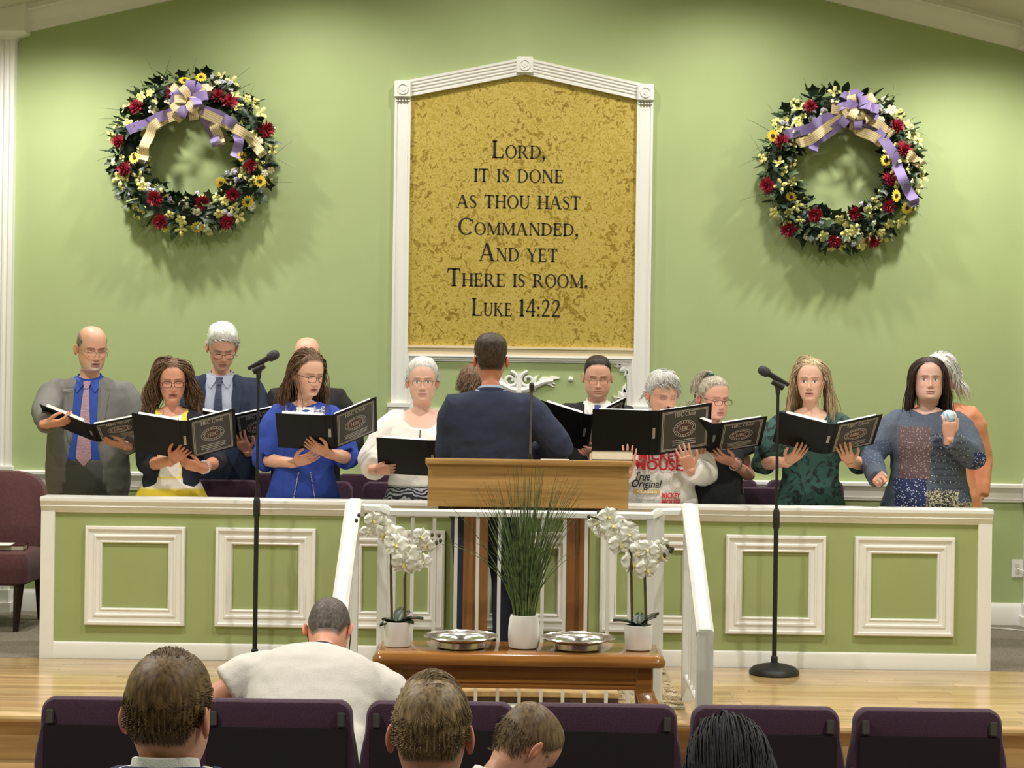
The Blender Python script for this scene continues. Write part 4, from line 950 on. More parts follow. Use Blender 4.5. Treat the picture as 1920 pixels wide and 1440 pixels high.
def vcol_mat(name, rough=.85, fine=None, fscale=60, bump=.25, sheen=0):
    m, N, L, B = new_mat(name); a = N.new('ShaderNodeAttribute'); a.attribute_name = 'Col'; B.inputs['Roughness'].default_value = rough; B.inputs['Sheen Weight'].default_value = sheen
    L.new(a.outputs['Color'], B.inputs['Base Color'])
    tc = N.new('ShaderNodeTexCoord'); n = N.new('ShaderNodeTexNoise'); n.inputs['Scale'].default_value = 300; L.new(tc.outputs['Object'],n.inputs['Vector'])
    b = N.new('ShaderNodeBump'); b.inputs['Strength'].default_value = bump; b.inputs['Distance'].default_value = .004; L.new(n.outputs[0],b.inputs['Height']); L.new(b.outputs[0],B.inputs['Normal'])
    return m
def pattern_mat(name, base, marks, scale, thr=.5, kind='noise', rough=.7):
    m, N, L, B = new_mat(name); tc = N.new('ShaderNodeTexCoord')
    if kind == 'noise':
        n = N.new('ShaderNodeTexNoise'); n.inputs['Scale'].default_value = scale; n.inputs['Distortion'].default_value = 2.5; n.inputs['Detail'].default_value = 2; o = n.outputs[0]
    elif kind == 'swirl':
        n = N.new('ShaderNodeTexWave'); n.wave_type = 'RINGS'; n.inputs['Scale'].default_value = scale; n.inputs['Distortion'].default_value = 12; n.inputs['Detail'].default_value = 2; o = n.outputs['Fac']
    else:
        n = N.new('ShaderNodeTexVoronoi'); n.inputs['Scale'].default_value = scale; o = n.outputs['Distance']
    L.new(tc.outputs['Object'], n.inputs['Vector']); r = N.new('ShaderNodeValToRGB'); L.new(o, r.inputs[0]); e = r.color_ramp.elements
    e[0].position = thr-.03; e[0].color = (*S(base),1); e[1].position = thr+.03; e[1].color = (*S(marks),1)
    L.new(r.outputs[0], B.inputs['Base Color']); B.inputs['Roughness'].default_value = rough; return m
def hair_mat(name, rgb, rgb2=None, rough=.5, dk=.6):
    m, N, L, B = new_mat(name); tc = N.new('ShaderNodeTexCoord'); mp = N.new('ShaderNodeMapping'); L.new(tc.outputs['Object'],mp.inputs[0]); mp.inputs['Scale'].default_value = (60,60,14)
    n = N.new('ShaderNodeTexNoise'); n.inputs['Scale'].default_value = 2.2; n.inputs['Detail'].default_value = 3; L.new(mp.outputs[0],n.inputs['Vector'])
    r = N.new('ShaderNodeValToRGB'); L.new(n.outputs[0],r.inputs[0]); r.color_ramp.elements[0].position = .3; r.color_ramp.elements[1].position = .72
    r.color_ramp.elements[0].color = (*[c*dk for c in S(rgb)],1); r.color_ramp.elements[1].color = (*S(rgb2 or rgb),1)
    L.new(r.outputs[0],B.inputs['Base Color']); B.inputs['Roughness'].default_value = rough; B.inputs['Specular IOR Level'].default_value = .3; return m
# ---------------------------------------------------------------- hands
def hand_mesh(pose):
    mb = MB(); R = []
    for x,w,t,z in ((-.035,.026,.021,0),(0,.028,.02,0),(.02,.034,.018,-.001),(.05,.041,.0155,-.002),(.078,.042,.0135,-.002),(.092,.039,.011,-.003)):
        R.append([(x, w*math.copysign(abs(math.cos(a))**.7,math.cos(a)), z+t*math.copysign(abs(math.sin(a))**.8,math.sin(a))) for a in [2*PI*k/16 for k in range(16)]])
    mb.rings(R)
    curl = {'flat':(.18,.22,.15),'hold':(.35,.5,.3),'grip':(.9,1.1,.6),'fist':(1.45,1.6,.9),'cup':(.3,.6,.4)}[pose]; spread = {'flat':.13,'hold':.08,'grip':.03,'fist':0,'cup':.12}[pose]
    for i,(by,L_,r) in enumerate(((.030,.074,.0092),(.010,.082,.0095),(-.011,.076,.009),(-.030,.060,.008))):
        p = Vector((.084,by,-.003)); yaw = spread*(1.5-i)*.9; th = 0; pts = [p-Vector((.015,0,0)),p.copy()]; rad = [r*.95,r]
        for k,sg in enumerate((.46,.30,.24)):
            th += curl[k]*(1+.06*i); d = Vector((math.cos(th)*math.cos(yaw),math.cos(th)*math.sin(yaw),-math.sin(th))); p = p+d*L_*sg; pts.append(p.copy()); rad.append(r*(1-.1*(k+1)))
        pts.append(p+d*.006); rad.append(r*.4); mb.tube(pts,rad,8)
    td = {'flat':Vector((.62,.76,-.1)),'hold':Vector((.75,.5,-.42)),'grip':Vector((.75,.3,-.6)),'fist':Vector((.72,-.05,-.72)),'cup':Vector((.62,.6,-.5))}[pose].normalized()
    p = Vector((.022,.024,-.004)); t2 = (td+Vector((.4,-.25,-.05 if pose!='fist' else .1))).normalized(); t3 = (t2+Vector((.3,-.25 if pose!='fist' else -.7,0))).normalized()
    mb.tube([p-td*.012,p+td*.02,p+td*.042,p+td*.042+t2*.03,p+td*.042+t2*.03+t3*.024,p+td*.042+t2*.03+t3*.03],[.014,.0135,.011,.0095,.008,.004],8)
    me = remesh(mb,.0032,2,'hand_'+pose); co = get_co(me); fs = [tuple(p.vertices) for p in me.polygons]; bpy.data.meshes.remove(me); return co, fs
HANDS = {}
def frame_from(x, z):
    x = Vector(x).normalized(); z = Vector(z); z = (z-x*z.dot(x)).normalized(); y = z.cross(x); return np.array([[x.x,y.x,z.x],[x.y,y.y,z.y],[x.z,y.z,z.z]])
def ik(S_, Wt, l1, l2, pole):
    d = Wt-S_; D = d.length
    if D > (l1+l2)*.995: k = D/((l1+l2)*.99); l1 *= k; l2 *= k
    a = (l1*l1-l2*l2+D*D)/(2*D); h = math.sqrt(max(0,l1*l1-a*a)); n = d.normalized(); p = Vector(pole); p = (p-n*p.dot(n)).normalized(); return S_+n*a+p*h
# ---------------------------------------------------------------- hairline masks (angle a from the front, height z)
def hairline(a, st):
    a = np.abs(a); F0 = st.get('front',.078); T0 = st.get('temple',.052); E0 = st.get('ear',.0); N0 = st.get('nape',-.085)
    return np.interp(a,[0,.55,1.0,1.35,1.6,1.9,2.3,PI],[F0,F0*.95,T0*.9,.008,E0,.0+E0*.3-.02,(N0-.02)/1.3,N0])
class Person: pass
def head_grid(sp):
    st = sp.get('hair',{}); nseg = 96; u = np.arange(nseg)/nseg*2-1; A = PI*(.5*u+.5*u**3)
    ts = np.concatenate([np.linspace(0,2,7)[:-1],np.linspace(2,16,78),np.linspace(16,18,6)[1:]])
    T = crom(HEAD,ts); hw = sp.get('hw',1.); jaw = sp.get('jaw',1.); fat = sp.get('fat',0.)
    zf,yf,zb,yb,w = [T[:,i:i+1] for i in range(5)]
    jm = np.clip((-.02-zf)/.07,0,1); jaw = jaw*(.93 if sp.get('sex')=='f' else 1); w = w*hw*(1+(jaw-1)*jm)
    yf = yf-fat*.01*jm*(zf>-.125); w = w+fat*.008*jm
    c,s = np.cos(A)[None,:],np.sin(A)[None,:]; pw = .9
    cc,ss = np.sign(c)*np.abs(c)**pw,np.sign(s)*np.abs(s)**pw
    X = w*ss; Y = (yf+yb)/2-(yb-yf)/2*cc; Z = zf+(zb-zf)*(1-c)/2
    fr = np.clip((c-.15)/.4,0,1)*(zf>-.118)
    ax = np.abs(X); g = lambda q,m,sd: np.exp(-((q-m)/sd)**2)
    nl = sp.get('nose',1.2)
    nh = np.interp(Z,[-.052,-.044,-.036,.014,.03],[0,.012,.0215,.0045,0])*nl; ns = np.interp(Z,[-.05,-.036,0,.02],[.0135,.0125,.0075,.009])
    d = nh*np.exp(-(X/ns)**2)+.006*g(ax,.0125,.0055)*g(Z,-.041,.006)
    d += -.011*g(ax,.031,.016)*g(Z,.004,.013)+.0065*g(ax,.031,.011)*g(Z,-.001,.0075)+.0045*g(ax,.027,.02)*g(Z,.024,.008)
    d += .004*g(ax,.045,.018)*g(Z,-.03,.018)+.0045*g(X,0,.03)*g(Z,-.066,.022)
    mo = sp.get('mouth',0.); zm = -.0685
    d += .0032*g(X,0,.017)*g(Z,zm+.006+mo*.3,.0035)+.0038*g(X,0,.016)*g(Z,zm-.007-mo*.5,.004)-.0035*g(X,0,.02)*g(Z,zm-mo*.1,.0022+mo*.4)-.007*(mo>0)*g(X,0,.012)*g(Z,zm-mo*.1,.002+mo*.45)
    d += -.003*g(X,0,.02)*g(Z,-.086,.005)+.005*g(X,0,.02)*g(Z,-.1,.011)
    age = sp.get('age',0.); d += -.0025*age*g(ax,.033,.004)*g(Z,-.06,.018)-.002*age*g(ax,.03,.01)*g(Z,-.014,.003)
    d *= fr; X = X+d*s*.6; Y = Y-d*np.maximum(c,.2)
    # ---- colour
    sk = np.array(S(sp.get('skin',(222,170,142)))); C = np.ones(X.shape+(3,))*sk
    def mix(mask,col,k=1.):
        nonlocal C
        m_ = np.clip(mask,0,1)[...,None]*k; C = C*(1-m_)+np.array(col)*m_
    front = fr
    mix(g(ax,.046,.02)*g(Z,-.028,.02)*front,sk*np.array([1.0,.72,.68]),.5); mix(g(X,0,.014)*g(Z,-.036,.014)*front,sk*np.array([1.0,.75,.7]),.45)
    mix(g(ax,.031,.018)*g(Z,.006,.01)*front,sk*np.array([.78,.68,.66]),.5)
    lip = np.array(S(sp.get('lip',(178,104,96)))); wl = .0235
    um = (ax<wl)*g(Z,zm+.004+mo*.3-.004*(ax/wl)**2,.0042); lm = (ax<wl*.95)*g(Z,zm-.0065-mo*.5+.004*(ax/wl)**2,.0048)
    mix(np.maximum(um,lm)*front,lip,.8); mix((ax<.024)*g(Z,zm-mo*.1,.0018+mo*.42)*front*(1-.7*(ax/.024)**2),np.array(S((70,26,26))),.85)
    br = np.array(S(sp.get('brow',(90,66,50)))); mix((ax>.012)*(ax<.049)*g(Z,.0235-.16*np.abs(ax-.034)*(ax>.034)-.06*np.abs(ax-.034),.0026 if sp.get('sex')=='f' else .0036)*front,br,sp.get('browk',.75 if sp.get('sex')!='f' else .6))
    ey = sp.get('eyes','down'); ex = (ax-.031)/.0145
    if ey == 'open':
        em = ((ex**2+((Z+.0005)/.0058)**2)<1)*front; mix(em,np.array(S((226,218,210)))); gz = sp.get('gaze',0)
        mix((((X-gz-np.sign(X)*.031)/.0062)**2+((Z)/.0062)**2<1)*em,np.array(S(sp.get('iris',(54,44,38)))))
        mix(g(Z,.0058-.004*ex**2,.0016)*(np.abs(ex)<1.1)*front,np.array(S((48,32,28))),.85); mix(g(Z,-.0062+.004*ex**2,.0012)*(np.abs(ex)<1)*front,sk*.6,.5)
    else:
        mix(g(Z,.006-.003*ex**2,.0014)*(np.abs(ex)<1.1)*front,sk*.55,.55); mix(g(Z,-.004+.002*ex**2,.002)*(np.abs(ex)<1.1)*front,np.array(S((58,36,30))),.85)
    mix(g(ax,.008,.0035)*g(Z,-.0475,.0026)*front,sk*.35,.7)
    bd = sp.get('beard')
    Ab = np.broadcast_to(A[None,:],X.shape)
    if bd:
        bm_ = np.zeros_like(X)
        if bd['kind'] == 'goatee':
            bm_ = np.maximum(g(X,0,.03)*g(Z,-.1,.017),np.maximum(g(ax,.027,.006)*g(Z,-.075,.02),.6*g(X,0,.024)*g(Z,-.056,.004)))
            bm_ = np.maximum(bm_, .5*np.clip((-.075-Z)/.02,0,1)*(np.abs(Ab)<1.5)*(Z>-.122))
            bm_ *= 1-np.clip(np.maximum(um,lm)*2,0,1)
        else: bm_ = np.clip((-.045-Z)/.03,0,1)*(np.abs(Ab)<1.7)*(Z>-.125)*(1-np.clip(np.maximum(um,lm)*2,0,1))
        mix(bm_*(zf>-.12),np.array(S(bd['col'])),bd.get('k',.7))
    hl = hairline(Ab,st); hm = np.clip((Z-hl)/.012,0,1)*(zf>-.11)
    if st.get('bald'):     # fringe only: bare crown
        top = np.interp(np.abs(Ab),[.7,1.05,1.5,PI],[-.5,.06,.088,.1]); hm = hm*np.clip((top-Z)/.02,0,1)
    if 'col' in st: mix(hm,np.array(S(st['col'])),st.get('k',.95))
    return X,Y,Z,C,A,ts,hm,Ab
def build_person(name, sp):
    """sp: H height, pos (x,y,z floor), rz facing turn, sex, yaw/pitch/roll of the head, arms, clothes ..."""
    P = Person(); H = sp['H']; k = H/1.75; sx = sp.get('sex','m'); hs = sp.get('hs',(H/1.75)**.35); bw,bd = sp.get('bw',1.),sp.get('bd',1.)
    root = empty(name, sp['pos'], sp.get('rz',0)); P.root = root; tag(root, sp['label'], 'person')
    drop = sp.get('drop',0.); lean = sp.get('lean',0.); hip = .88*k-drop; P.drop = drop
    def LN(p):           # forward lean of the upper body about the hip
        p = np.asarray(p,float).reshape(-1,3).copy()
        if lean or sp.get('side',0):
            t = np.clip((p[:,2]-hip)/.25,0,1)*lean; y,z = p[:,1].copy(),p[:,2]-hip
            p[:,1] = y*np.cos(t)-z*np.sin(t); p[:,2] = hip+y*np.sin(t)+z*np.cos(t)
            if sp.get('side',0):
                t = np.clip((p[:,2]-hip)/.25,0,1)*sp['side']; x,z = p[:,0].copy(),p[:,2]-hip; p[:,0] = x*np.cos(t)+z*np.sin(t); p[:,2] = hip-x*np.sin(t)+z*np.cos(t)
        return p
    P.LN = LN
    X,Y,Z,C,A,ts,hm,Ab = head_grid(sp); nseg = X.shape[1]
    eyez = H-.121*hs-drop-sp.get('sink',0.); P.piv = np.array([0,.02,-.105*hs])
    yw,pt,rl = sp.get('yaw',0),sp.get('pitch',0),sp.get('roll',0)
    def rot(q): # q in 0..1
        return np.array(Matrix.Rotation(yw*q,3,'Z') @ Matrix.Rotation(pt*q,3,'X') @ Matrix.Rotation(rl*q,3,'Y'))
    hoff = np.array([0,-.018,eyez]); P.hoff = hoff
    def HP(p, q=1.): return LN((np.asarray(p).reshape(-1,3)*hs-P.piv)@rot(q).T+P.piv+hoff)
    P.HP = HP; P.hs = hs
    rowsV = []; rowsC = []
    for i in range(len(ts)):
        q = float(np.interp(ts[i],[0,14,18],[1,1,.45])); rowsV.append(HP(np.stack([X[i],Y[i],Z[i]],1),q)); rowsC.append(C[i])
    sk = np.array(S(sp.get('skin',(222,170,142))))
    def prof(off=0, belly=None):
        T = np.array(TORSO[sx]); T = T.copy(); T[:,0] = T[:,0]*k-drop
        sh = np.clip((T[:,0]-(1.30*k-drop))/(.15*k),0,1)
        T[:,1] = T[:,1]*k*(bw*(1-.35*sh)+.35*sh)+off; T[:,2] = T[:,2]*k*bd-off; T[:,3] = T[:,3]*k*bd+off
        b = sp.get('belly',0); z = T[:,0]+drop; T[:,2] -= b*np.exp(-((z-1.04*k)/(.14*k))**2); T[:,1] += b*.5*np.exp(-((z-1.0*k)/(.14*k))**2)
        bu = sp.get('bust',0); T[:,2] -= bu*np.exp(-((z-1.25*k)/(.07*k))**2)
        return T
    P.prof = prof; P.k = k
    Tp = prof(-.012); tt = np.linspace(0,len(Tp)-1,26); Q = crom(Tp,tt)
    for r_ in Q:
        z,w,yf,yb = r_; c,s = np.cos(A),np.sin(A); pw = .85
        rowsV.append(LN(np.stack([w*np.sign(s)*np.abs(s)**pw,(yf+yb)/2-(yb-yf)/2*np.sign(c)*np.abs(c)**pw,np.full(nseg,z)],1))); rowsC.append(np.tile(sk,(nseg,1)))
    V = [tuple(v) for r_ in rowsV for v in r_]; CC = [c for r_ in rowsC for c in r_]; mb = MB(); mb.rings([[tuple(v) for v in r_] for r_ in rowsV])
    def addcol(n,c): CC.extend([c]*n)
    # ears
    for sg in (-1,1):
        R = []
        for i in range(9):
            th = PI*i/8; ring = []
            for j in range(12):
                a = 2*PI*j/12; e = np.array([math.sin(th)*math.cos(a),0,math.sin(th)*math.sin(a)])
                dent = .0055*math.exp(-((e[0]+.05)**2+(e[2]-.1)**2)/.22) if math.cos(th) > 0 else 0
                w_ = .0085*math.cos(th)-dent; y_ = .019*e[0]*(1-.25*(e[2]<0)*abs(e[2])); z_ = .032*e[2]
                ring.append((sg*(.0745*sp.get('hw',1)+.004+w_+.35*y_+.006), .022+y_*.95, -.008+z_))
            R.append([tuple(v) for v in HP(ring)])
        mb.rings(R); addcol(9*12, sk*np.array([1,.78,.72]))
    # legs
    if sp.get('sit'):
        hz = hip-.03
        for sg in (-1,1):
            pts = [(sg*.09,0,hz+.02),(sg*.1,-.2,hz+.0),(sg*.11,-.43*k,hz-.0),(sg*.11,-.46*k,hz-.1),(sg*.11,-.45*k,.12),(sg*.11,-.45*k,.06)]
            n0 = len(mb.v); mb.tube(pts,[.085*k,.08*k,.06*k,.055*k,.042*k,.035*k],12); addcol(len(mb.v)-n0, sk)
    else:
        for sg in (-1,1):
            pts = [(sg*.085*k,.005,.9*k),(sg*.09*k,.0,.75*k),(sg*.09*k,-.005,.5*k),(sg*.09*k,.01,.3*k),(sg*.09*k,.015,.08*k),(sg*.09*k,.0,.03)]
            n0 = len(mb.v); mb.tube(pts,[.09*k*bw,.085*k*bw,.058*k,.052*k,.036*k,.034*k],12); addcol(len(mb.v)-n0, sk)
            n0 = len(mb.v); mb.tube([(sg*.09*k,.04,.035),(sg*.095*k,-.04,.03),(sg*.1*k,-.13,.025)],[.035,.042,.03],10,flat=.7); addcol(len(mb.v)-n0, sk)
    # arms
    inv = Matrix.LocRotScale(Vector(sp['pos']), Matrix.Rotation(sp.get('rz',0),3,'Z'), None).inverted(); P.inv = inv
    P.arms = {}; shw = (.176 if sx=='m' else .148)*k*(.35+.65*bw)
    for side,sg in (('R',-1),('L',1)):      # R = the person's right = image left when facing the camera
        a = sp.get('arms',{}).get(side)
        Sv = Vector(LN([(sg*shw,.01,1.395*k-drop)])[0])
        l1,l2 = .285*k,.25*k
        if a is None: Wt = Sv+Vector((sg*.06,.0,-.50*k)); fd,dn,pose,pole = Vector((0,-.1,-1)),Vector((sg,0,0)),'hold',(sg*.3,1,0)
        else:
            Wt = inv @ a['w']; fd = inv.to_3x3() @ Vector(a['dir']); dn = inv.to_3x3() @ Vector(a.get('nrm',(0,-1,0))); pose = a.get('pose','flat'); pole = a.get('pole',(sg*.55,.35,-1))
        E = ik(Sv,Wt,l1,l2,pole)
        if pose not in HANDS: HANDS[pose] = hand_mesh(pose)
        co,fs = HANDS[pose]; h = sp.get('hands',.97)*k**.5; co = co*h*np.array([1,-sg*1.0,1])
        Fm = frame_from(fd,dn); wc = co@Fm.T+np.array(Wt)
        n0 = len(mb.v); mb.add([tuple(v) for v in wc], fs if sg<0 else [tuple(reversed(f)) for f in fs]); addcol(len(mb.v)-n0, sk*np.array([1,.9,.86]))
        ar = sp.get('armr',1.)*min(1,k)*(.93 if sx=='f' else 1); n0 = len(mb.v); fdn = fd.normalized()
        E1 = E; M1 = Sv.lerp(E,.5); M2 = E.lerp(Wt,.35)
        mb.tube([Sv-Vector((sg*.04,0,0)),Sv,M1,Sv.lerp(E,.85),E,E.lerp(Wt,.15),M2,E.lerp(Wt,.75),Wt,Wt+fdn*.012],[.05*ar,.052*ar,.046*ar,.04*ar,.0385*ar,.042*ar,.042*ar,.032*ar,.0275,.025],12,flat=1.); addcol(len(mb.v)-n0, sk*np.array([1,.94,.9]))
        P.arms[side] = dict(S=Sv,E=E,W=Wt,fd=fdn,sg=sg,dn=dn)
    me = mb.mesh('body', M['skin'], smooth=False); me.polygons.foreach_set('use_smooth',[True]*len(me.polygons)); set_col(me,np.array(CC)); P.body = link('body',me,root)
    P.grid = (X,Y,Z,A,hm,Ab); P.sp = sp; P.surf = []
    return P
from mathutils.bvhtree import BVHTree
def garment(P, name, matx, off=.012, hem=.85, neck=(1.44,1.47), neckw=.09, sleeves='long', srad=1., opening=None, voxel=.009, wr=.004, colfun=None, flare=0, hemf=None, smooth=4, cuff=0.0, vneck=False, puff=0, zcut=None, shoulder=0.):
    """closed cloth volume: torso loft + sleeves, fused; heights given for a 1.75 m body"""
    k = P.k; drop = P.drop; T = P.prof(off); n = 48; A = np.arange(n)/n*2*PI; c,s = np.cos(A),np.sin(A); mb = MB(); R = []
    zs = np.linspace(neck[1]*k-drop, hem*k-drop, 34); tz = T[:,0]
    order = np.argsort(tz); Qw = [np.interp(zs,tz[order],T[order,i]) for i in (1,2,3)]
    zn = np.where(c>0, neck[1]+(neck[0]-neck[1])*np.clip(c,0,1)**(.9 if vneck else .5), neck[1])*k-drop     # neckline height by direction
    for i,z in enumerate(zs):
        w,yf,yb = Qw[0][i],Qw[1][i],Qw[2][i]
        f = max(0,(1.0*k-drop-z))*flare; w += f; yf -= f; yb += f
        pw = .82
        x = w*np.sign(s)*np.abs(s)**pw; y = (yf+yb)/2-(yb-yf)/2*np.sign(c)*np.abs(c)**pw; zz = np.full(n,z)
        # scoop the neckline: points near the neck column are lowered to it
        if neck[0] < neck[1]:
            inner = np.clip(1-(np.abs(x)/(neckw*k))**4,0,1)*(c>0); zl = neck[1]*k-drop+(zn-(neck[1]*k-drop))*inner; zz = np.minimum(zz,zl)
        if opening:
            ow = np.interp(z+drop,[q[0]*k for q in opening],[q[1] for q in opening]); pull = np.clip((ow-np.abs(x))/.012+.5,0,1)*(y<-.01); y = y+pull*.04
        R.append([tuple(v) for v in P.LN(np.stack([x,y,zz],1))])
    mb.rings(R)
    if sleeves:
        for side,a in P.arms.items():
            Sv,E,Wt,sg = a['S'],a['E'],a['W'],a['sg']; fr = {'long':.96,'half':.0,'elbow':.25,'short':-.45,'three':.45}[sleeves]; o = off*.8
            top = Sv+Vector((-sg*.06,0,-.012+shoulder)); pts = [top,Sv+Vector((-sg*.012,0,-.012+shoulder))]; rs_ = min(srad,1.15); rad = [.052*k*rs_+o,.058*k*rs_+o]
            cutu = 1.0 if fr >= 0 else 1+fr
            for u in (.25,.5,.75,.92):
                if u < cutu: pts.append(Sv.lerp(E,u)); rad.append((.062-.010*u)*k*srad+o+puff*math.sin(PI*u))
            if fr < 0: pts.append(Sv.lerp(E,cutu)); rad.append((.062-.010*cutu)*k*srad+o+cuff)
            else:
                pts.append(E); rad.append(.050*k*srad+o+puff*.5)
                for u in (.12,.3,.5,.7,.85,.96):
                    if u <= fr+.001: pts.append(E.lerp(Wt,u)); rad.append((.050-.014*u)*k*srad+o+cuff*u)
                if fr == 0: pts.append(E.lerp(Wt,.06)); rad.append(.05*k*srad+o+cuff)
            mb.tube(pts,rad,14)
    me = remesh(mb,voxel,smooth,name); co = get_co(me)
    if wr:
        no = np.empty(len(co)*3); me.vertices.foreach_get('normal',no); no = no.reshape(-1,3)
        dsp = np.array([noise.noise((x*9+3,y*9,z*16))+.5*noise.noise((x*22,y*22,z*30+5)) for x,y,z in co]); co = co+no*(dsp*wr)[:,None]; set_co(me,co)
    if colfun: set_col(me, colfun(co))
    me.materials.append(matx); o_ = link(name,me,P.root)
    P.surf.append(BVHTree.FromPolygons([tuple(v) for v in co],[tuple(p.vertices) for p in me.polygons])); return o_
def front_y(P, x, z, back=False):
    best = None
    for b in P.surf:
        h = b.ray_cast(Vector((x,3 if back else -3,z)),Vector((0,-1 if back else 1,0)))
        if h[0] is not None and (best is None or ((h[0].y > best) if back else (h[0].y < best))): best = h[0].y
    return best
def applique(P, name, polys, matx, off=.004, th=.004, parent=None, sub=.02):
    """flat cloth or print laid on the front of the clothes; polys in local x,z"""
    mb = MB(); allg = [front_y(P,x,z) for poly in polys for x,z in poly[:2]]; allg = [y for y in allg if y is not None]; gm = float(np.median(allg)) if allg else 0
    for poly in polys:
        ys = [front_y(P,x,z) for x,z in poly]; good = [y for y in ys if y is not None and y > gm-.05]
        if not good: continue
        my = float(np.median(good)); ys = [y if (y is not None and abs(y-my) < .035) else my for y in ys]
        mb.rings([[(x,y-off+th,z) for (x,z),y in zip(poly,ys)],[(x,y-off,z) for (x,z),y in zip(poly,ys)]])
    if not mb.v: return None
    return mb.obj(name,matx,parent or P.root,smooth=False)
def strip(pl, pr):      # two edge polylines -> quads
    return [[pl[i],pr[i],pr[i+1],pl[i+1]] for i in range(len(pl)-1)]
def poly_line(pts, n):
    out = []
    for i in range(len(pts)-1):
        for k in range(n): u = k/n; out.append((lerp(pts[i][0],pts[i+1][0],u),lerp(pts[i][1],pts[i+1][1],u)))
    return out+[pts[-1]]
def lower(P, name, matx, kind='trousers', top=1.0, hem=.08, off=.02, flare=.0, pleats=0, colfun=None):
    k = P.k; drop = P.drop; mb = MB()
    if kind == 'trousers':
        T = P.prof(off*.7); order = np.argsort(T[:,0]); R = []
        for z in np.linspace(top*k-drop,.80*k-drop,8):
            w,yf,yb = [np.interp(z,T[order,0],T[order,i]) for i in (1,2,3)]
            R.append([tuple(v) for v in P.LN([(w*math.copysign(abs(math.sin(a))**.85,math.sin(a)),(yf+yb)/2-(yb-yf)/2*math.cos(a),z) for a in [2*PI*j/28 for j in range(28)]])])
        mb.rings(R)
        for sg in (-1,1):
            if P.sp.get('sit'):
                hz = .88*k-drop-.03
                mb.tube([(sg*.09,.02,hz+.01),(sg*.1,-.2,hz+.01),(sg*.11,-.44*k,hz),(sg*.11,-.475*k,hz-.1),(sg*.11,-.46*k,.2),(sg*.11,-.455*k,.07)],[.095*k,.092*k,.072*k,.068*k,.06*k,.058*k],14)
            else: mb.tube([(sg*.085*k,.005,.86*k),(sg*.092*k,.0,.7*k),(sg*.095*k,.0,.45*k),(sg*.095*k,.01,hem*k)],[.1*k*P.sp.get('bw',1),.095*k*P.sp.get('bw',1),.075*k,.065*k],16)
        me = remesh(mb,.012,3,name)
    else:
        T = P.prof(off); order = np.argsort(T[:,0]); R = []; n = 96
        for i in range(30):
            u = i/29; z = lerp(top*k,hem*k,u)-drop; zz = max(z,.88*k-drop); w,yf,yb = [np.interp(zz,T[order,0],T[order,j]) for j in (1,2,3)]
            f = flare*u; R.append([])
            for j in range(n):
                a = 2*PI*j/n; pl = 1+pleats*.06*u*(.6*math.sin(a*14)+.4*math.sin(a*9+1)); R[-1].append(((w+f)*math.sin(a)*pl,(yf+yb)/2-((yb-yf)/2+f)*math.cos(a)*pl,z))
        mb.rings(R); me = mb.mesh(name,matx)
    if colfun: set_col(me,colfun(get_co(me)))
    if not me.materials: me.materials.append(matx)
    P.surf.append(BVHTree.FromPolygons([tuple(v.co) for v in me.vertices],[tuple(p.vertices) for p in me.polygons]))
    return link(name,me,P.root)
def shoes(P, matx):
    k = P.k
    for sg in (-1,1):
        y0 = -.45*k if P.sp.get('sit') else 0; x0 = sg*(.11 if P.sp.get('sit') else .095*k); mb = MB(); R = []
        for y,w,h in ((.085,.022,.05),(.06,.036,.085),(.0,.04,.085),(-.06,.044,.06),(-.13,.046,.042),(-.175,.034,.034),(-.19,.015,.02)):
            R.append([(x0+w*math.cos(a),y0+y,.002+h*(.5+.5*math.sin(a))) for a in [2*PI*j/12 for j in range(12)]])
        mb.rings(R); mb.obj('shoe',matx,P.root)
# ---------------------------------------------------------------- hair
def hair_cap(P, matx, th=.012, vol=None, name='hair', rough=.003):
    X,Y,Z,A,hm,Ab = P.grid; nr,ns = X.shape; sp = P.sp; ctr = np.array([0,.008,.0])
    D = np.stack([X,Y,Z],2)-ctr; nD = D/np.linalg.norm(D,axis=2,keepdims=True); m_ = np.clip(hm,0,1)*np.clip((Z-hairline(Ab,sp.get('hair',{}))+.002)/.034,0,1)**.75
    nz = np.array([[noise.noise((X[i,j]*45,Y[i,j]*45,Z[i,j]*22)) for j in range(ns)] for i in range(nr)])
    t = th*np.ones_like(X)
    if vol: t = t+vol(X,Y,Z,Ab)
    off = m_*(t+rough*nz)-.006*(1-m_); Q = np.stack([X,Y,Z],2)+nD*off[...,None]
    rows = [i for i in range(nr) if hm[i].max() > .02]; last = rows[-1]+1 if rows[-1]+1 < nr else rows[-1]
    mb = MB(); idx = {}; V = P.HP(Q[:last+1].reshape(-1,3)); fs = []
    for i in range(last):
        for j in range(ns):
            j2 = (j+1)%ns
            if max(hm[i,j],hm[i+1,j],hm[i,j2],hm[i+1,j2]) > .02: fs.append((i*ns+j,i*ns+j2,(i+1)*ns+j2,(i+1)*ns+j))
    fs.append(tuple(range(ns-1,-1,-1)))
    used = sorted({q for f in fs for q in f}); mp = {q:i for i,q in enumerate(used)}
    mb.add([tuple(V[q]) for q in used],[tuple(mp[q] for q in f) for f in fs]); me = mb.mesh(name,matx,smooth=False); me.polygons.foreach_set('use_smooth',[True]*len(me.polygons))
    o = link(name,me,P.root); P.cap = Q; P.capn = nD; return o
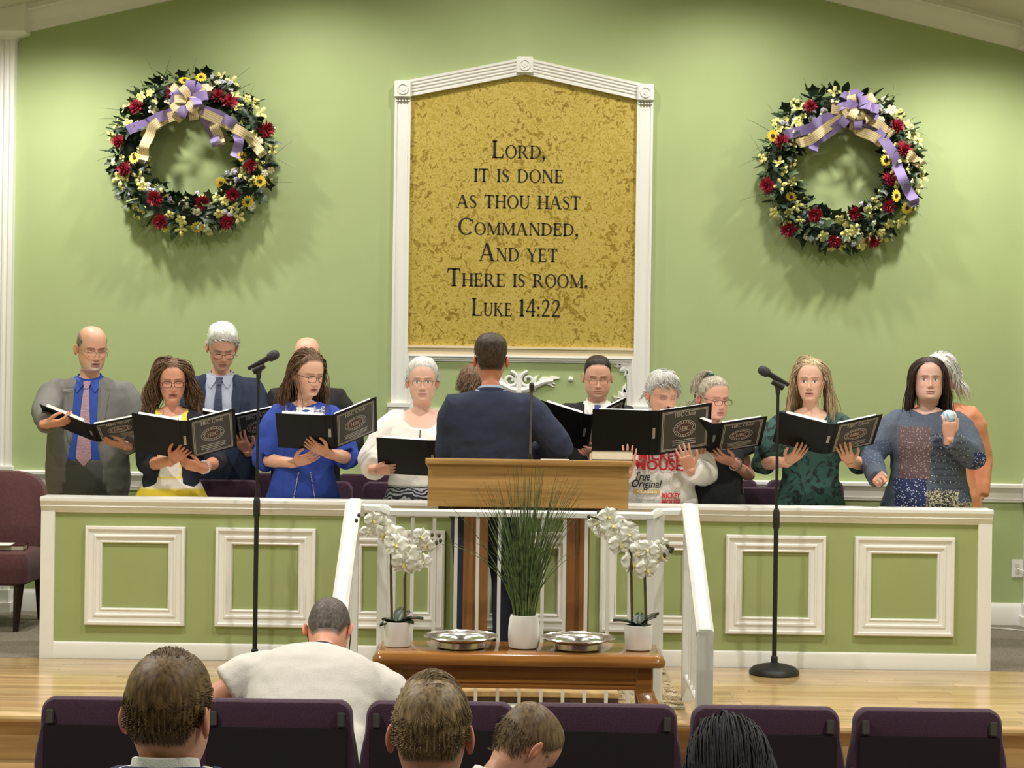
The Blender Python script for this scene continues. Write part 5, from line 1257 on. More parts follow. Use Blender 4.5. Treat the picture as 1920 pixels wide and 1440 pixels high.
def hair_locks(P, matx, n, length, rad, flow, seed=1, seg=9, name='locks', grav=1., curl=0., face=.055, zmin=-9, sides=5, rootmask=None, lift=.012, clump=0., taper=.7, flat=.5, parent=None, ell=(.0855,.110,.131), stick=.9, hang=-.03):
    """flow(root, normal) -> initial direction in head space; strands slide over the skull and then hang"""
    X,Y,Z,A,hm,Ab = P.grid; rg_ = random.Random(seed); cand = np.argwhere((hm > .5)&(Z > zmin)&(P.cap[...,2] < 9))
    if rootmask is not None: cand = [c for c in cand if rootmask(X[c[0],c[1]],Y[c[0],c[1]],Z[c[0],c[1]])]
    mb = MB()
    # area-uniform sampling by rejection on row density
    for q in range(n):
        i,j = cand[rg_.randrange(len(cand))]
        p = Vector(P.cap[i,j]); nn = Vector(P.capn[i,j]); d = Vector(flow(p,nn)).normalized(); L_ = length(p) if callable(length) else length; L_ *= rg_.uniform(.8,1.15); st = L_/seg; pts = [p-nn*.004]; ph = rg_.uniform(0,6); d = (d+Vector((rg_.gauss(0,.12),rg_.gauss(0,.12),rg_.gauss(0,.12)))).normalized()
        ex,ey,ez = ell; off = lift*rg_.uniform(.2,1.3); d = (d-nn*d.dot(nn)).normalized()
        for s in range(seg):
            d = (d+Vector((0,0,-1))*grav*.35).normalized(); w = Vector((math.cos(ph+s*1.1),math.sin(ph+s*1.1),0))*curl*min(1,s/(seg*.55)); p = p+(d+w).normalized()*st
            of_ = off*min(1,(s+1)/4); e = Vector((p.x/(ex+of_),(p.y-.008)/(ey+of_),p.z/(ez+of_))); l = e.length
            if p.z > hang and l > 1e-4:
                q_ = Vector((p.x/l,(p.y-.008)/l+.008,p.z/l)); f_ = 1 if l < 1 else (stick if p.z > .02 else stick*.6); p = p.lerp(q_,f_)
            elif p.z <= -.075:
                r2 = math.hypot(p.x,p.y-.02); rm = .066
                if r2 < rm: p = Vector((p.x*rm/r2,(p.y-.02)*rm/r2+.02,p.z))
            if p.y < -.03 and face and p.z < .06:
                if abs(p.x) < face: p.x = math.copysign(face,p.x if abs(p.x) > .004 else nn.x)
            d = (p-pts[-1]).normalized(); pts.append(p.copy())
        r0 = rad*rg_.uniform(.7,1.25); m_ = len(pts)-1
        W_ = [Vector(v) for v in P.HP([tuple(v) for v in pts])]
        mb.tube(W_,[r0*(.6 if i_==0 else 1)*(1-taper*(i_/m_)**2) for i_ in range(m_+1)],sides,flat=flat,up=tuple(nn))
    me = mb.mesh(name,matx,smooth=False); me.polygons.foreach_set('use_smooth',[True]*len(me.polygons)); o = link(name,me,parent or P.root); o['kind'] = 'stuff'; return o
def glasses(P, matx, rw=.024, rh=.017, thick=.0016, full=True, shape=2.6, lens=True):
    mb = MB(); y0 = -.112
    for sg in (-1,1):
        pts = []
        for j in range(25):
            a = 2*PI*j/24; c,s = math.cos(a),math.sin(a); pts.append((sg*.032+rw*math.copysign(abs(c)**(2/shape),c),y0+abs(.032*sg+rw*c-sg*.032)*0+.08*abs(sg*.032+rw*c)**1*.25-.008,-.004+rh*math.copysign(abs(s)**(2/shape),s)))
        mb.tube([Vector(v) for v in P.HP(pts)],thick,6)
        mb.tube([Vector(v) for v in P.HP([(sg*.056,y0-.002,.004),(sg*.070,-.09,.005),(sg*.080,-.03,.004),(sg*.084,.02,.0),(sg*.083,.035,-.012)])],thick,6)
    mb.tube([Vector(v) for v in P.HP([(-.0085,y0-.009,.003),(0,y0-.012,.006),(.0085,y0-.009,.003)])],thick,6)
    return mb.obj('glasses',matx,P.root)
# ================================================================== CHOIR
M['label'] = mat('binder_insert',(62,60,58),.45); M['labelline'] = mat('insert_print',(206,202,194),.6); M['labelred'] = mat('insert_emblem',(84,52,52),.6); M['ringmetal'] = mat('binder_ring_tab',(170,168,164),.35,.6)
def binder(px, py, Y, label, tilt=.3, roll=0., aL=.2, aR=.2, w=.262, h=.285, name='choir_binder', rx=0.):
    """px,py: middle of the spine's lower edge in the photograph"""
    b = W(px,py,Y); r = empty(name,b); tag(r,label,'binder','black choir binders held by the singers')
    r.rotation_euler = (Matrix.Rotation(rx,3,'Z')@Matrix.Rotation(roll,3,'Y')@Matrix.Rotation(tilt,3,'X')).to_euler()
    sw = .02
    m = MB(); m.box((-sw,-.004,0),(sw,0,h), bev=.0015); m.obj('spine', M['black'], r)
    m = MB(); m.box((-.007,-.0065,h*.38),(.007,-.004,h*.62), bev=.001); m.obj('spine_label', M['ringmetal'], r)
    for sg,a in ((-1,aL),(1,aR)):
        c = empty('cover',(sg*sw,-.002,0)); c.parent = r; c.rotation_euler = (0,0,a if sg>0 else -a)
        m = MB(); m.box((0 if sg>0 else -w,-.0025,0),(w if sg>0 else 0,.0025,h), bev=.002); m.obj('board', M['black'], c)
        m = MB(); m.box((.012 if sg>0 else -w+.035,.0035,.006),(w-.035 if sg>0 else -.012,.012 if sg>0 else .02,h-.004)); m.obj('pages', M['paper'], c)
        if sg > 0:
            m = MB(); m.box((.018,-.0045,.012),(w-.018,-.0028,h-.012)); m.obj('insert', M['label'], c)
            m = MB()
            for i_ in (.024,.031):
                x0,x1,z0,z1 = i_,w-i_,i_-.006,h-i_+.006; t = .0022
                for (a0,b0,a1,b1) in ((x0,z0,x1,z0+t),(x0,z1-t,x1,z1),(x0,z0,x0+t,z1),(x1-t,z0,x1,z1)): m.box((a0,-.0053,b0),(a1,-.0046,b1))
            cx = w/2
            text_mesh(m,'HBC Choir',(cx-.062,-.0046,h*.80),(1,0,0),(0,0,1),.124,.026,.0008,Vector((0,-1,0)),caps_first=False)
            for i_,(wd) in enumerate((.14,.13,.135,.08)): m.box((cx-wd/2,-.0052,h*.26-i_*.0125),(cx+wd/2,-.0046,h*.26-i_*.0125+.0035))
            for rx_,rz_ in ((.062,.048),(.044,.033)):
                R = [[(cx+(rx_+d)*math.cos(2*PI*j/32),y_,h*.52+(rz_+d)*math.sin(2*PI*j/32)) for j in range(32)] for d,y_ in ((0,-.0046),(0,-.0053),(.0022,-.0053),(.0022,-.0046))]; m.rings(R,closed=True)
            for j in range(22):
                if j in (0,11): continue
                a_ = 2*PI*j/22; u = (cx+.053*math.cos(a_),h*.52+.041*math.sin(a_)); m.box((u[0]-.0025,-.0052,u[1]-.003),(u[0]+.0025,-.0046,u[1]+.003))
            text_mesh(m,'HBC',(cx-.03,-.0052,h*.52-.014),(1,0,0),(0,0,1),.06,.028,.0006,Vector((0,-1,0)),caps_first=False)
            m.obj('print', M['labelline'], c, smooth=False); 
            m = MB(); m.rings([[(cx+.043*math.cos(2*PI*j/32),y_,h*.52+.032*math.sin(2*PI*j/32)) for j in range(32)] for y_ in (-.0046,-.0050)]); m.obj('emblem', M['labelred'], c)
    return r
def band(P, matx, name, r0, r1, z0, z1, drop_front=.03, a0=0., th=.006, yc=.004, flat=1.):
    k = P.k; n = 40; R = []; As = [lerp(-PI+0*a0,PI,j/n) for j in range(n+1)] if a0 == 0 else [lerp(a0,2*PI-a0,j/n) for j in range(n+1)]
    for (r,zz) in ((r0,z0),(r0+th,z0-.002),(r1+th,z1),(r1,z1+.002)):
        R.append([tuple(v) for v in P.LN([(r*k*math.sin(a),yc-r*k*flat*math.cos(a)-.004,(zz-drop_front*(.5+.5*math.cos(a))**1.5)*k-P.drop) for a in As])])
    m = MB(); m.rings(R,cap=False,closed=True,loop=False); return m.obj(name,matx,P.root)
def suit(P, jacket, shirt, tie=None, opening=None, button=1.08, lap=.055, shirt_neck=(1.455,1.478), trousers=None, hem=.80, srad=1.1, collar=True):
    k = P.k; dz = P.drop
    garment(P,'shirt',shirt,.006,.95,shirt_neck,sleeves=None,wr=.0015,neckw=.075)
    if collar:
        band(P,shirt,'collar',.068,.060,1.446,1.497,.04)
        for sg in (-1,1): applique(P,'collar_wing',strip(poly_line([(sg*.006*k,1.447*k-dz),(sg*.048*k,1.385*k-dz)],3),poly_line([(sg*.055*k,1.462*k-dz),(sg*.066*k,1.415*k-dz)],3)),shirt,.012,.008)
    op = opening or [(.75,.012),(1.04,.008),(1.1,.02),(1.25,.052),(1.4,.062),(1.47,.06)]
    if tie:
        e = poly_line([(.0135*k,1.412*k-dz),(.03*k,1.2*k-dz),(.042*k,1.03*k-dz),(.002,.985*k-dz)],5); applique(P,'tie',strip([(-x,z) for x,z in e],e),tie,.009,.006)
        e = poly_line([(.021*k,1.448*k-dz),(.0125*k,1.408*k-dz)],2); applique(P,'tie_knot',strip([(-x,z) for x,z in e],e),tie,.018,.014)
    garment(P,'jacket',jacket,.020,hem,(1.43,1.470),sleeves='long',srad=srad,opening=op,neckw=.075,wr=.0045,voxel=.009)
    zs = [1.452,1.42,1.385,1.34,1.28,1.2,1.14,button]; ow = [np.interp(z,[q[0] for q in op],[q[1] for q in op]) for z in zs]; lw = [.03,.05,lap+.012,lap+.004,lap-.004,lap-.02,lap-.036,.004]
    for sg in (-1,1):
        inn = [(sg*(o+.004)*k,z*k-dz) for o,z in zip(ow,zs)]; out = [(sg*(o+l)*k,(z+.004)*k-dz) for o,l,z in zip(ow,lw,zs)]; 
        applique(P,'lapel',strip(poly_line(inn,2),poly_line(out,2)),jacket,.006,.005)
    band(P,jacket,'jacket_collar',.084,.072,1.44,1.485,.05,a0=.75,th=.007,yc=.006)
    if trousers: lower(P,'trousers',trousers,'trousers',top=1.02); shoes(P,M['black'])
def cloth(name, rgb, rough=.85, var=.06, bump=.25, sheen=0, vs=5): return mat(name,rgb,rough,var=var,vscale=vs,bump=bump,bscale=260,sheen=sheen)
M['gold_rim'] = mat('thin_metal_frame',(120,100,84),.35,.6); M['dark_rim'] = mat('dark_frame',(44,28,26),.4)
def px_pos(px, Y, z=STAGE): return (W(px,850,Y).x, Y, z)
def ht(px, py, Y): return W(px,py,Y).z-STAGE
U = Vector
def HB(px, py, B, dx, dz, pose='flat', pole=None, off=.024):
    """arm target: a hand lying on the outside of a tilted binder B = (px,py,Y,tilt,fold)"""
    b = W(B[0],B[1],B[2]); Y = B[2]; t = B[3]
    for _ in range(3):
        p = W(px,py,Y); up = (p.z-b.z); Y = B[2]-up*math.tan(t)*(1 if up > 0 else .4)-off+abs(p.x-b.x)*math.sin(B[4])*.6
    d = dict(w=W(px,py,Y),dir=(dx,-dz*math.sin(t),dz*math.cos(t)),nrm=(0,-math.cos(t),-math.sin(t)),pose=pose)
    if pole: d['pole'] = pole
    return d
B1=(178,826,9.62,1.2,.3); B2=(350,860,9.47,.74,.3); B3=(440,838,10.22,.85,.27); B5=(620,842,9.47,.85,.3); B6=(812,892,9.47,.75,.1); B9=(1090,842,10.2,.75,.4); B10=(1224,853,9.47,.45,.2); B11=(1333,848,9.66,.95,.3); B12=(1545,850,9.47,.95,.27)
# --- 1 man in grey suit
M['greysuit'] = cloth('grey_suit',(112,110,106)); M['blueshirt'] = cloth('royal_blue_shirt',(30,70,160),.7); M['pinktie'] = pattern_mat('pink_paisley_tie',(186,150,158),(150,110,124),50,.5,'swirl')
Y1 = 9.95
P1 = build_person('person', dict(H=ht(175,612,Y1),pos=px_pos(166,Y1),label='bald man with goatee in grey suit, blue shirt and pink tie at far left',yaw=.42,pitch=.22,roll=0,sex='m',bw=1.12,bd=1.15,belly=.03,jaw=1.05,fat=.5,skin=(218,164,138),mouth=.006,
  hair=dict(bald=1,col=(112,98,90),k=.85),beard=dict(kind='goatee',col=(206,196,186),k=.8),age=.6,eyes='down',rz=.08,
  arms={'R':HB(88,795,B1,.9,.2,'hold',(-1,.3,-.6)),'L':HB(236,836,B1,-.85,.5,'flat',(.7,.3,-1))}))
suit(P1,M['greysuit'],M['blueshirt'],M['pinktie'],opening=[(.75,.15),(.9,.1),(1.0,.08),(1.2,.065),(1.4,.06),(1.47,.055)],button=1.1,trousers=cloth('grey_trousers',(82,80,78)))
glasses(P1,M['gold_rim'],.024,.015,.0012)
hair_cap(P1,hair_mat('fringe_hair',(104,92,84),(150,138,128)),.004)
o_ = band(P1,M['black'],'belt',.195,.195,.985,1.02,0,th=.008,flat=.72); 
binder(178,826,9.62,'open black binder held low by the man in grey suit',tilt=1.2,roll=.26,aL=.12,aR=.5,rx=.0)
# --- 2 woman in yellow and white dress
M['navyknit'] = cloth('navy_cardigan',(30,32,46),.9)
def stripes(co):
    z = co[:,2]; y = np.array(S((236,208,60))); w = np.array(S((238,232,222))); f = ((z-.03)/.062)%2 > 1.0; return np.where(f[:,None],y,w)
def bodice(co):
    y = np.array(S((238,214,80))); w = np.array(S((240,236,226))); f = (np.abs(co[:,0])>.058); return np.where(f[:,None],y,w)
Y2 = 9.70
P2 = build_person('person', dict(H=ht(318,674,Y2),pos=px_pos(322,Y2),label='woman with wavy brown hair in yellow and white striped dress and navy cardigan',yaw=.12,pitch=.12,roll=-.03,sex='f',bw=.98,skin=(212,150,122),mouth=.009,lip=(172,70,74),
  hair=dict(front=.082,temple=.06,col=(72,50,38)),brow=(70,46,36),eyes='down',rz=.1,
  arms={'R':HB(322,864,B2,.72,.72,'flat',(-.7,.6,-1)),'L':HB(378,878,B2,-.9,.35,'hold',(.8,.6,-1))}))
M['vstripe'] = vcol_mat('striped_dress')
garment(P2,'dress_bodice',M['vstripe'],.006,.98,(1.40,1.46),neckw=.085,sleeves=None,colfun=bodice,wr=.001)
garment(P2,'cardigan',M['navyknit'],.018,.97,(1.38,1.455),neckw=.1,sleeves='three',srad=.98,opening=[(.9,.055),(1.1,.06),(1.35,.075),(1.46,.085)],wr=.004)
lower(P2,'skirt',M['vstripe'],'skirt',top=1.05,hem=.5,off=.014,flare=.12,pleats=1,colfun=stripes); shoes(P2,M['black'])
H2 = hair_mat('brown_wavy_hair',(74,52,38),(138,104,72))
hair_cap(P2,H2,.008)
hair_locks(P2,H2,1500,.30,.0034,lambda p,n: (n.x*1.2+(.3 if p.x>.01 else -.3),.15 if p.y<0 else .4,.1),seed=2,grav=.9,curl=.42,face=.066,lift=.034,hang=.0,seg=11,zmin=.0)
glasses(P2,M['dark_rim'],.0255,.0175,.0021)
m = MB()
for r_ in range(3):
    c = P2.arms['L']['W'].lerp(P2.arms['L']['E'],.10+.05*r_); ax = (P2.arms['L']['E']-P2.arms['L']['W']).normalized(); u = ax.orthogonal().normalized(); v = ax.cross(u)
    for j in range(22): a = 2*PI*j/22; q = c+(u*math.cos(a)+v*math.sin(a))*.033; m.lathe([(.0005,-.004),(.0035,-.002),(.0045,0),(.0035,.002),(.0005,.004)],6,q)
tag(m.obj('pearl_bracelet',M['ceramic'],P2.root), kind='stuff')
band(P2,M['ceramic'],'pearl_necklace',.075,.075,1.452,1.458,.05,th=.005)
binder(350,860,9.47,'open black choir binder held by the woman in the yellow striped dress',tilt=.74,roll=.02,aL=.18,aR=.42,rx=.06)
# --- 3 white-haired man in navy suit
M['navysuit'] = cloth('navy_suit',(38,48,72)); M['paleshirt'] = cloth('pale_blue_shirt',(176,184,206),.7); M['navytie'] = cloth('navy_tie',(40,52,84),.45)
Y3 = 10.55
P3 = build_person('person', dict(H=ht(402,609,Y3),pos=px_pos(412,Y3),label='white-haired man with glasses in navy suit and blue tie, head bowed',yaw=.2,pitch=.42,sex='m',bw=1.06,skin=(220,166,140),age=.8,hair=dict(front=.075,temple=.05,ear=.0,col=(196,190,182)),brow=(170,160,150),eyes='down',rz=.05,
  arms={'R':HB(405,845,B3,.5,.8,'flat'),'L':HB(464,845,B3,-.3,.95,'flat')}))
suit(P3,M['navysuit'],M['paleshirt'],M['navytie'],opening=[(.75,.012),(1.0,.02),(1.1,.06),(1.25,.075),(1.4,.075),(1.47,.07)],button=1.02,trousers=M['navysuit'])
Hw = hair_mat('white_hair',(222,218,210),(248,246,242),.5,.68)
hair_cap(P3,Hw,.005,lambda X,Y,Z,A: .022*np.clip((Z-.02)/.07,0,1),rough=.006); hair_locks(P3,Hw,900,.06,.0026,lambda p,n: (.7,.2,.25),seed=3,grav=.6,face=0,lift=.016,seg=6,hang=-.015)
glasses(P3,M['dark_rim'],.025,.015,.0016)
binder(440,838,10.22,'black choir binder of the white-haired man, half hidden by the left microphone stand',tilt=.85,aL=.25,aR=.3)
# --- 4 bald man at the back
M['blacksuit'] = cloth('black_suit',(30,29,30)); M['whiteshirt'] = cloth('white_shirt',(236,234,228),.7)
P4 = build_person('person', dict(H=ht(568,633,10.55),pos=px_pos(574,10.55),label='bald man in black suit, hidden behind the woman in blue',yaw=.05,pitch=.2,sex='m',bw=1.05,skin=(226,172,146),hair=dict(bald=1,col=(150,120,104),k=.5),rz=0,
  arms={'R':dict(w=W(540,850,10.35),dir=(.4,-.1,.9),pose='hold'),'L':dict(w=W(620,850,10.35),dir=(-.4,-.1,.9),pose='hold')}))
suit(P4,M['blacksuit'],M['whiteshirt'],M['navytie'],trousers=M['blacksuit'])
# --- 5 woman in blue dress
M['bluedress'] = cloth('cobalt_blue_dress',(40,68,160),.8)
Y5 = 9.70
P5 = build_person('person', dict(H=ht(585,660,Y5),pos=px_pos(570,Y5),label='young woman with long brown hair and glasses in cobalt blue dress',yaw=.42,pitch=.2,sex='f',skin=(226,176,150),mouth=.007,lip=(186,90,90),hair=dict(front=.084,temple=.06,col=(84,62,46)),brow=(84,60,46),eyes='down',rz=.15,bust=.01,belly=.03,
  arms={'R':HB(552,868,B5,.85,.4,'flat',(-.8,.5,-1)),'L':HB(614,850,B5,-.8,.6,'flat',(.8,.5,-1))}))
garment(P5,'dress',M['bluedress'],.012,.70,(1.42,1.462),neckw=.075,sleeves='elbow',srad=1.3,wr=.006,flare=.16,cuff=.012)
k5 = P5.k
applique(P5,'white_yoke',strip(poly_line([(-.05*k5,1.43*k5),(-.05*k5,1.2*k5)],6),poly_line([(.05*k5,1.43*k5),(.05*k5,1.2*k5)],6)),M['whiteshirt'],.005,.004)
M['woven'] = pattern_mat('woven_band',(196,204,222),(64,48,60),90,.5,'noise')
for sg in (-1,1): applique(P5,'woven_shoulder_band',strip(poly_line([(sg*.05*k5,1.435*k5),(sg*.052*k5,1.21*k5)],7),poly_line([(sg*.115*k5,1.435*k5),(sg*.105*k5,1.21*k5)],7)),M['woven'],.006,.004)
for sg in (-1,1): applique(P5,'tie_cord',strip(poly_line([(sg*.03*k5,1.06*k5),(sg*.06*k5,.9*k5),(sg*.05*k5,.84*k5)],5),poly_line([(sg*.036*k5,1.06*k5),(sg*.066*k5,.9*k5),(sg*.055*k5,.84*k5)],5)),M['woven'],.006,.005)
H5 = hair_mat('long_brown_hair',(82,60,44),(130,98,70))
hair_cap(P5,H5,.006)
hair_locks(P5,H5,1400,.38,.0028,lambda p,n: (n.x*1.1,.5,.05),seed=5,grav=.9,curl=.16,face=.068,lift=.022,seg=12,zmin=.0)
glasses(P5,M['dark_rim'],.026,.0185,.0019)
lower(P5,'skirt',M['bluedress'],'skirt',top=.75,hem=.45,off=.03,flare=.1,pleats=.6); shoes(P5,M['black'])
binder(620,842,9.47,'open black choir binder held by the woman in cobalt blue',tilt=.85,roll=-.06,aL=.12,aR=.45,rx=.1)
# --- 6 elderly woman in white blouse
M['whiteknit'] = cloth('white_blouse',(240,236,228),.85,var=.03,bump=.4); M['paisley'] = pattern_mat('black_white_paisley',(40,40,48),(186,186,194),14,.55,'swirl')
Y6 = 9.72
P6 = build_person('person', dict(H=ht(806,676,Y6),pos=px_pos(790,Y6),label='elderly woman with short white hair in white blouse and paisley skirt',yaw=.06,pitch=.02,sex='f',bw=1.15,bd=1.12,fat=.8,jaw=1.06,age=1,skin=(224,178,156),lip=(176,110,104),hair=dict(front=.082,temple=.058,ear=-.01,nape=-.07,col=(198,194,186)),brow=(170,150,136),browk=.5,eyes='open',rz=0.,
  arms={'R':HB(702,880,B6,.95,-.05,'hold',(-.8,.4,-1)),'L':HB(850,885,B6,-.9,.1,'hold',(.8,.4,-1))}))
garment(P6,'blouse',M['whiteknit'],.016,1.0,(1.345,1.448),neckw=.125,vneck=True,sleeves='long',srad=1.25,wr=.006,flare=.22,cuff=.016)
lower(P6,'skirt',M['paisley'],'skirt',top=1.0,hem=.4,off=.01,flare=.06,pleats=.4); shoes(P6,M['black'])
Hw6 = hair_mat('silver_hair',(212,208,200),(242,240,234),.5,.78)
hair_cap(P6,Hw6,.008,lambda X,Y,Z,A: .010*np.clip((Z+.02)/.1,0,1),rough=.006); hair_locks(P6,Hw6,1000,.075,.0026,lambda p,n: (.35*n.x+.25,.8,.25),seed=6,grav=.7,face=0,lift=.014,seg=6,hang=-.015)
glasses(P6,M['gold_rim'],.0245,.0165,.0012)
k6 = P6.k
applique(P6,'pendant_cord',strip(poly_line([(-.004,1.34*k6),(-.008,1.17*k6)],6),poly_line([(.0,1.34*k6),(.001,1.17*k6)],6)),M['ink'],.006,.004)
applique(P6,'pendant',[[(-.02,1.17*k6),(.0,1.22*k6),(.018,1.165*k6),(-.002,1.15*k6)]],M['paisley'],.01,.006)
binder(812,892,9.47,'black choir binder held by the elderly woman in the white blouse',tilt=.75,roll=.0,aL=.06,aR=.6,h=.27,w=.275)
# --- 7 leader at the pulpit, back to the camera
M['navysuit2'] = cloth('dark_navy_suit',(34,42,66)); M['ltblue'] = cloth('light_blue_shirt',(178,194,224),.7)
Y7 = 9.22
P7 = build_person('person', dict(H=ht(912,632,Y7),pos=px_pos(918,Y7),label='man in navy suit seen from behind, standing at the pulpit and leading the choir',yaw=.0,pitch=.05,sex='m',bw=1.12,skin=(206,140,112),hair=dict(front=.075,temple=.05,ear=.005,nape=-.06,col=(66,52,44)),rz=PI+.05,
  arms={'L':dict(w=W(846,935,9.36),dir=(.1,.6,-.5),nrm=(-1,0,0),pose='hold',pole=(.6,.4,-.8)),'R':dict(w=W(1000,850,9.42),dir=(-.35,.75,.5),nrm=(.6,-.3,.4),pose='hold',pole=(-1,.4,-.9))}))
suit(P7,M['navysuit2'],M['ltblue'],M['navytie'],trousers=M['navysuit2'],srad=1.16)
H7 = hair_mat('dark_brown_hair',(48,38,32),(84,68,56))
hair_cap(P7,H7,.004,lambda X,Y,Z,A: .018*np.clip((Z-.02)/.06,0,1)); hair_locks(P7,H7,900,.03,.0022,lambda p,n: (.5,-.5,.1),seed=7,grav=.1,face=0,lift=.012,seg=5,hang=-.015,zmin=.04)
# --- 8 person in teal behind the leader
P8 = build_person('person', dict(H=ht(872,684,10.5),pos=px_pos(880,10.5),label='person in turquoise top with short brown hair, mostly hidden behind the leader',yaw=.0,pitch=.25,sex='f',bw=1.0,skin=(206,156,130),hair=dict(front=.075,temple=.05,ear=-.005,nape=-.07,col=(112,88,68)),rz=PI-.55))
garment(P8,'top',cloth('turquoise_top',(70,190,170),.8),.014,.85,(1.44,1.465),sleeves='long',wr=.004); lower(P8,'trousers',M['navysuit'],'trousers',top=.95); shoes(P8,M['black'])
H8 = hair_mat('mousy_brown_hair',(104,80,60),(142,112,86)); hair_cap(P8,H8,.010); hair_locks(P8,H8,400,.05,.003,lambda p,n: (0,.3,-.6),seed=8,grav=.5,face=0,lift=.015,seg=5,hang=-.015)
# --- 9 man in black suit with blue tie
M['bluetie'] = cloth('bright_blue_tie',(44,70,140),.45)
Y9 = 10.56
P9 = build_person('person', dict(H=ht(1117,669,Y9),pos=px_pos(1118,Y9),label='man with cropped black hair and glasses in black suit and bright blue tie',yaw=.0,pitch=.2,sex='m',bw=1.1,fat=.7,jaw=1.06,hw=1.05,skin=(222,168,144),hair=dict(front=.086,temple=.066,ear=.008,nape=-.07,col=(50,40,36)),brow=(56,42,36),eyes='down',
  beard=dict(kind='stubble',col=(150,110,94),k=.3),
  arms={'R':HB(1032,846,B9,.75,.6,'hold',(-.8,.3,-1)),'L':HB(1124,852,B9,-.9,.25,'hold',(.8,.3,-1))}))
suit(P9,M['blacksuit'],M['whiteshirt'],M['bluetie'],opening=[(.75,.012),(1.0,.02),(1.1,.055),(1.25,.075),(1.4,.08),(1.47,.075)],button=1.04,trousers=M['blacksuit'])
H9 = hair_mat('cropped_black_hair',(40,32,30),(64,54,48)); hair_cap(P9,H9,.003,lambda X,Y,Z,A: .007*np.clip((Z-.05)/.05,0,1),rough=.002)
glasses(P9,M['gold_rim'],.0245,.0165,.0013)
binder(1090,842,10.2,'black choir binder held by the man in the black suit',tilt=.75,roll=.12,aL=.25,aR=.75)
# --- 10 grey-haired woman in printed white sweatshirt
M['sweat'] = cloth('white_sweatshirt',(234,230,224),.9,var=.03)
Y10 = 9.72
P10 = build_person('person', dict(H=ht(1228,698,Y10),pos=px_pos(1236,Y10),label='elderly woman with short grey hair in white sweatshirt with red lettering',yaw=.28,pitch=.26,sex='f',bw=1.2,bd=1.15,belly=.03,fat=.7,age=.9,skin=(218,166,142),hair=dict(front=.080,temple=.056,ear=-.012,nape=-.07,col=(140,138,134)),brow=(140,124,112),eyes='down',rz=.0,
  arms={'R':HB(1177,884,B10,.05,.95,'flat',(-.7,.6,-1)),'L':HB(1294,880,B10,-.35,.9,'flat',(.8,.6,-1))}))
garment(P10,'sweatshirt',M['sweat'],.022,.86,(1.43,1.465),sleeves='long',srad=1.3,wr=.005,cuff=.004)
lower(P10,'trousers',M['navysuit'],'trousers',top=.95); shoes(P10,M['black'])
H10 = hair_mat('grey_wavy_hair',(158,156,150),(232,230,224),.5,.7)
hair_cap(P10,H10,.010,lambda X,Y,Z,A: .012*np.clip((Z+.01)/.1,0,1),rough=.008); hair_locks(P10,H10,1000,.075,.003,lambda p,n: (.8,-.15 if p.z>.06 else .3,.2),seed=10,grav=.8,face=0,lift=.018,seg=6,hang=-.015,curl=.2)
def print_text(P, txt, cx, cz, width, height, matx, bold=0., shear=0., off=.005, res=3):
    cu = bpy.data.curves.new('t','FONT'); cu.body = txt; cu.align_x = 'CENTER'; cu.offset = bold; cu.shear = shear; cu.resolution_u = 2; cu.size = 1
    o = bpy.data.objects.new('t',cu); COL.objects.link(o); dg = bpy.context.evaluated_depsgraph_get(); me = bpy.data.meshes.new_from_object(o.evaluated_get(dg)); bpy.data.objects.remove(o)
    co = get_co(me); x0,x1,y0,y1 = co[:,0].min(),co[:,0].max(),co[:,1].min(),co[:,1].max(); out = []
    xs = cx+((co[:,0]-x0)/(x1-x0)-.5)*width; zs = cz+((co[:,1]-y0)/(y1-y0)-.5)*height; last = None
    for x,z in zip(xs,zs):
        y = front_y(P,x,z); y = y if y is not None else last; last = y; out.append((x,(y if y is not None else 0)-off,z))
    set_co(me,out); me.materials.clear(); me.materials.append(matx); return link('print',me,P.root)
M['redprint'] = mat('red_print',(190,40,48),.7); M['blackprint'] = mat('black_print',(34,32,34),.7); M['goldprint'] = mat('gold_print',(206,168,84),.7); M['greyprint'] = mat('grey_print',(150,128,124),.7)
def loc(P, px, py, Y): v = P.inv @ W(px,py,Y); return v.x, v.z
YF = 9.57
for (t_,px,py,wp,hp,mm_,bo,shr) in (('MICKEY',1237,855,80,17,M['redprint'],.03,0),('MOUSE',1235,872,88,20,M['redprint'],.03,0),('True',1205,893,27,16,M['blackprint'],.01,.3),('Original',1213,909,56,20,M['blackprint'],.015,.3),('MICKEY',1258,929,36,11,M['redprint'],.04,.05),('MOUSE',1258,941,36,11,M['redprint'],.04,.05),("To laugh at yourself",1212,930,40,6,M['greyprint'],0,0),("is to love yourself",1210,937,36,6,M['greyprint'],0,0)):
    x,z = loc(P10,px,py,YF); print_text(P10,t_,x,z,wp*YF/F,hp*YF/F,mm_,bo,shr,.011)
x,z = loc(P10,1213,922,YF); applique(P10,'gold_badge',strip([(x-.07+.014*i,z-.010) for i in range(11)],[(x-.07+.014*i,z+.010) for i in range(11)]),M['goldprint'],.006,.004); print_text(P10,'CLASSIC',x,z,.105,.013,M['whiteshirt'],.03,0,.012)
x,z = loc(P10,1268,905,YF)
for rr_ in (.036,.024):
    ri = [(x+rr_*math.cos(2*PI*j/24),z+rr_*1.1*math.sin(2*PI*j/24)) for j in range(25)]; ro = [(x+(rr_+.004)*math.cos(2*PI*j/24),z+(rr_+.004)*1.1*math.sin(2*PI*j/24)) for j in range(25)]
    applique(P10,'round_print',strip(ri,ro),mat('faint_tan_print',(214,204,178),.8),.004,.002)
binder(1224,853,9.47,'large open black choir binder with printed emblem held by the woman in white sweatshirt',tilt=.45,roll=-.01,aL=.05,aR=.32,w=.31,h=.268)
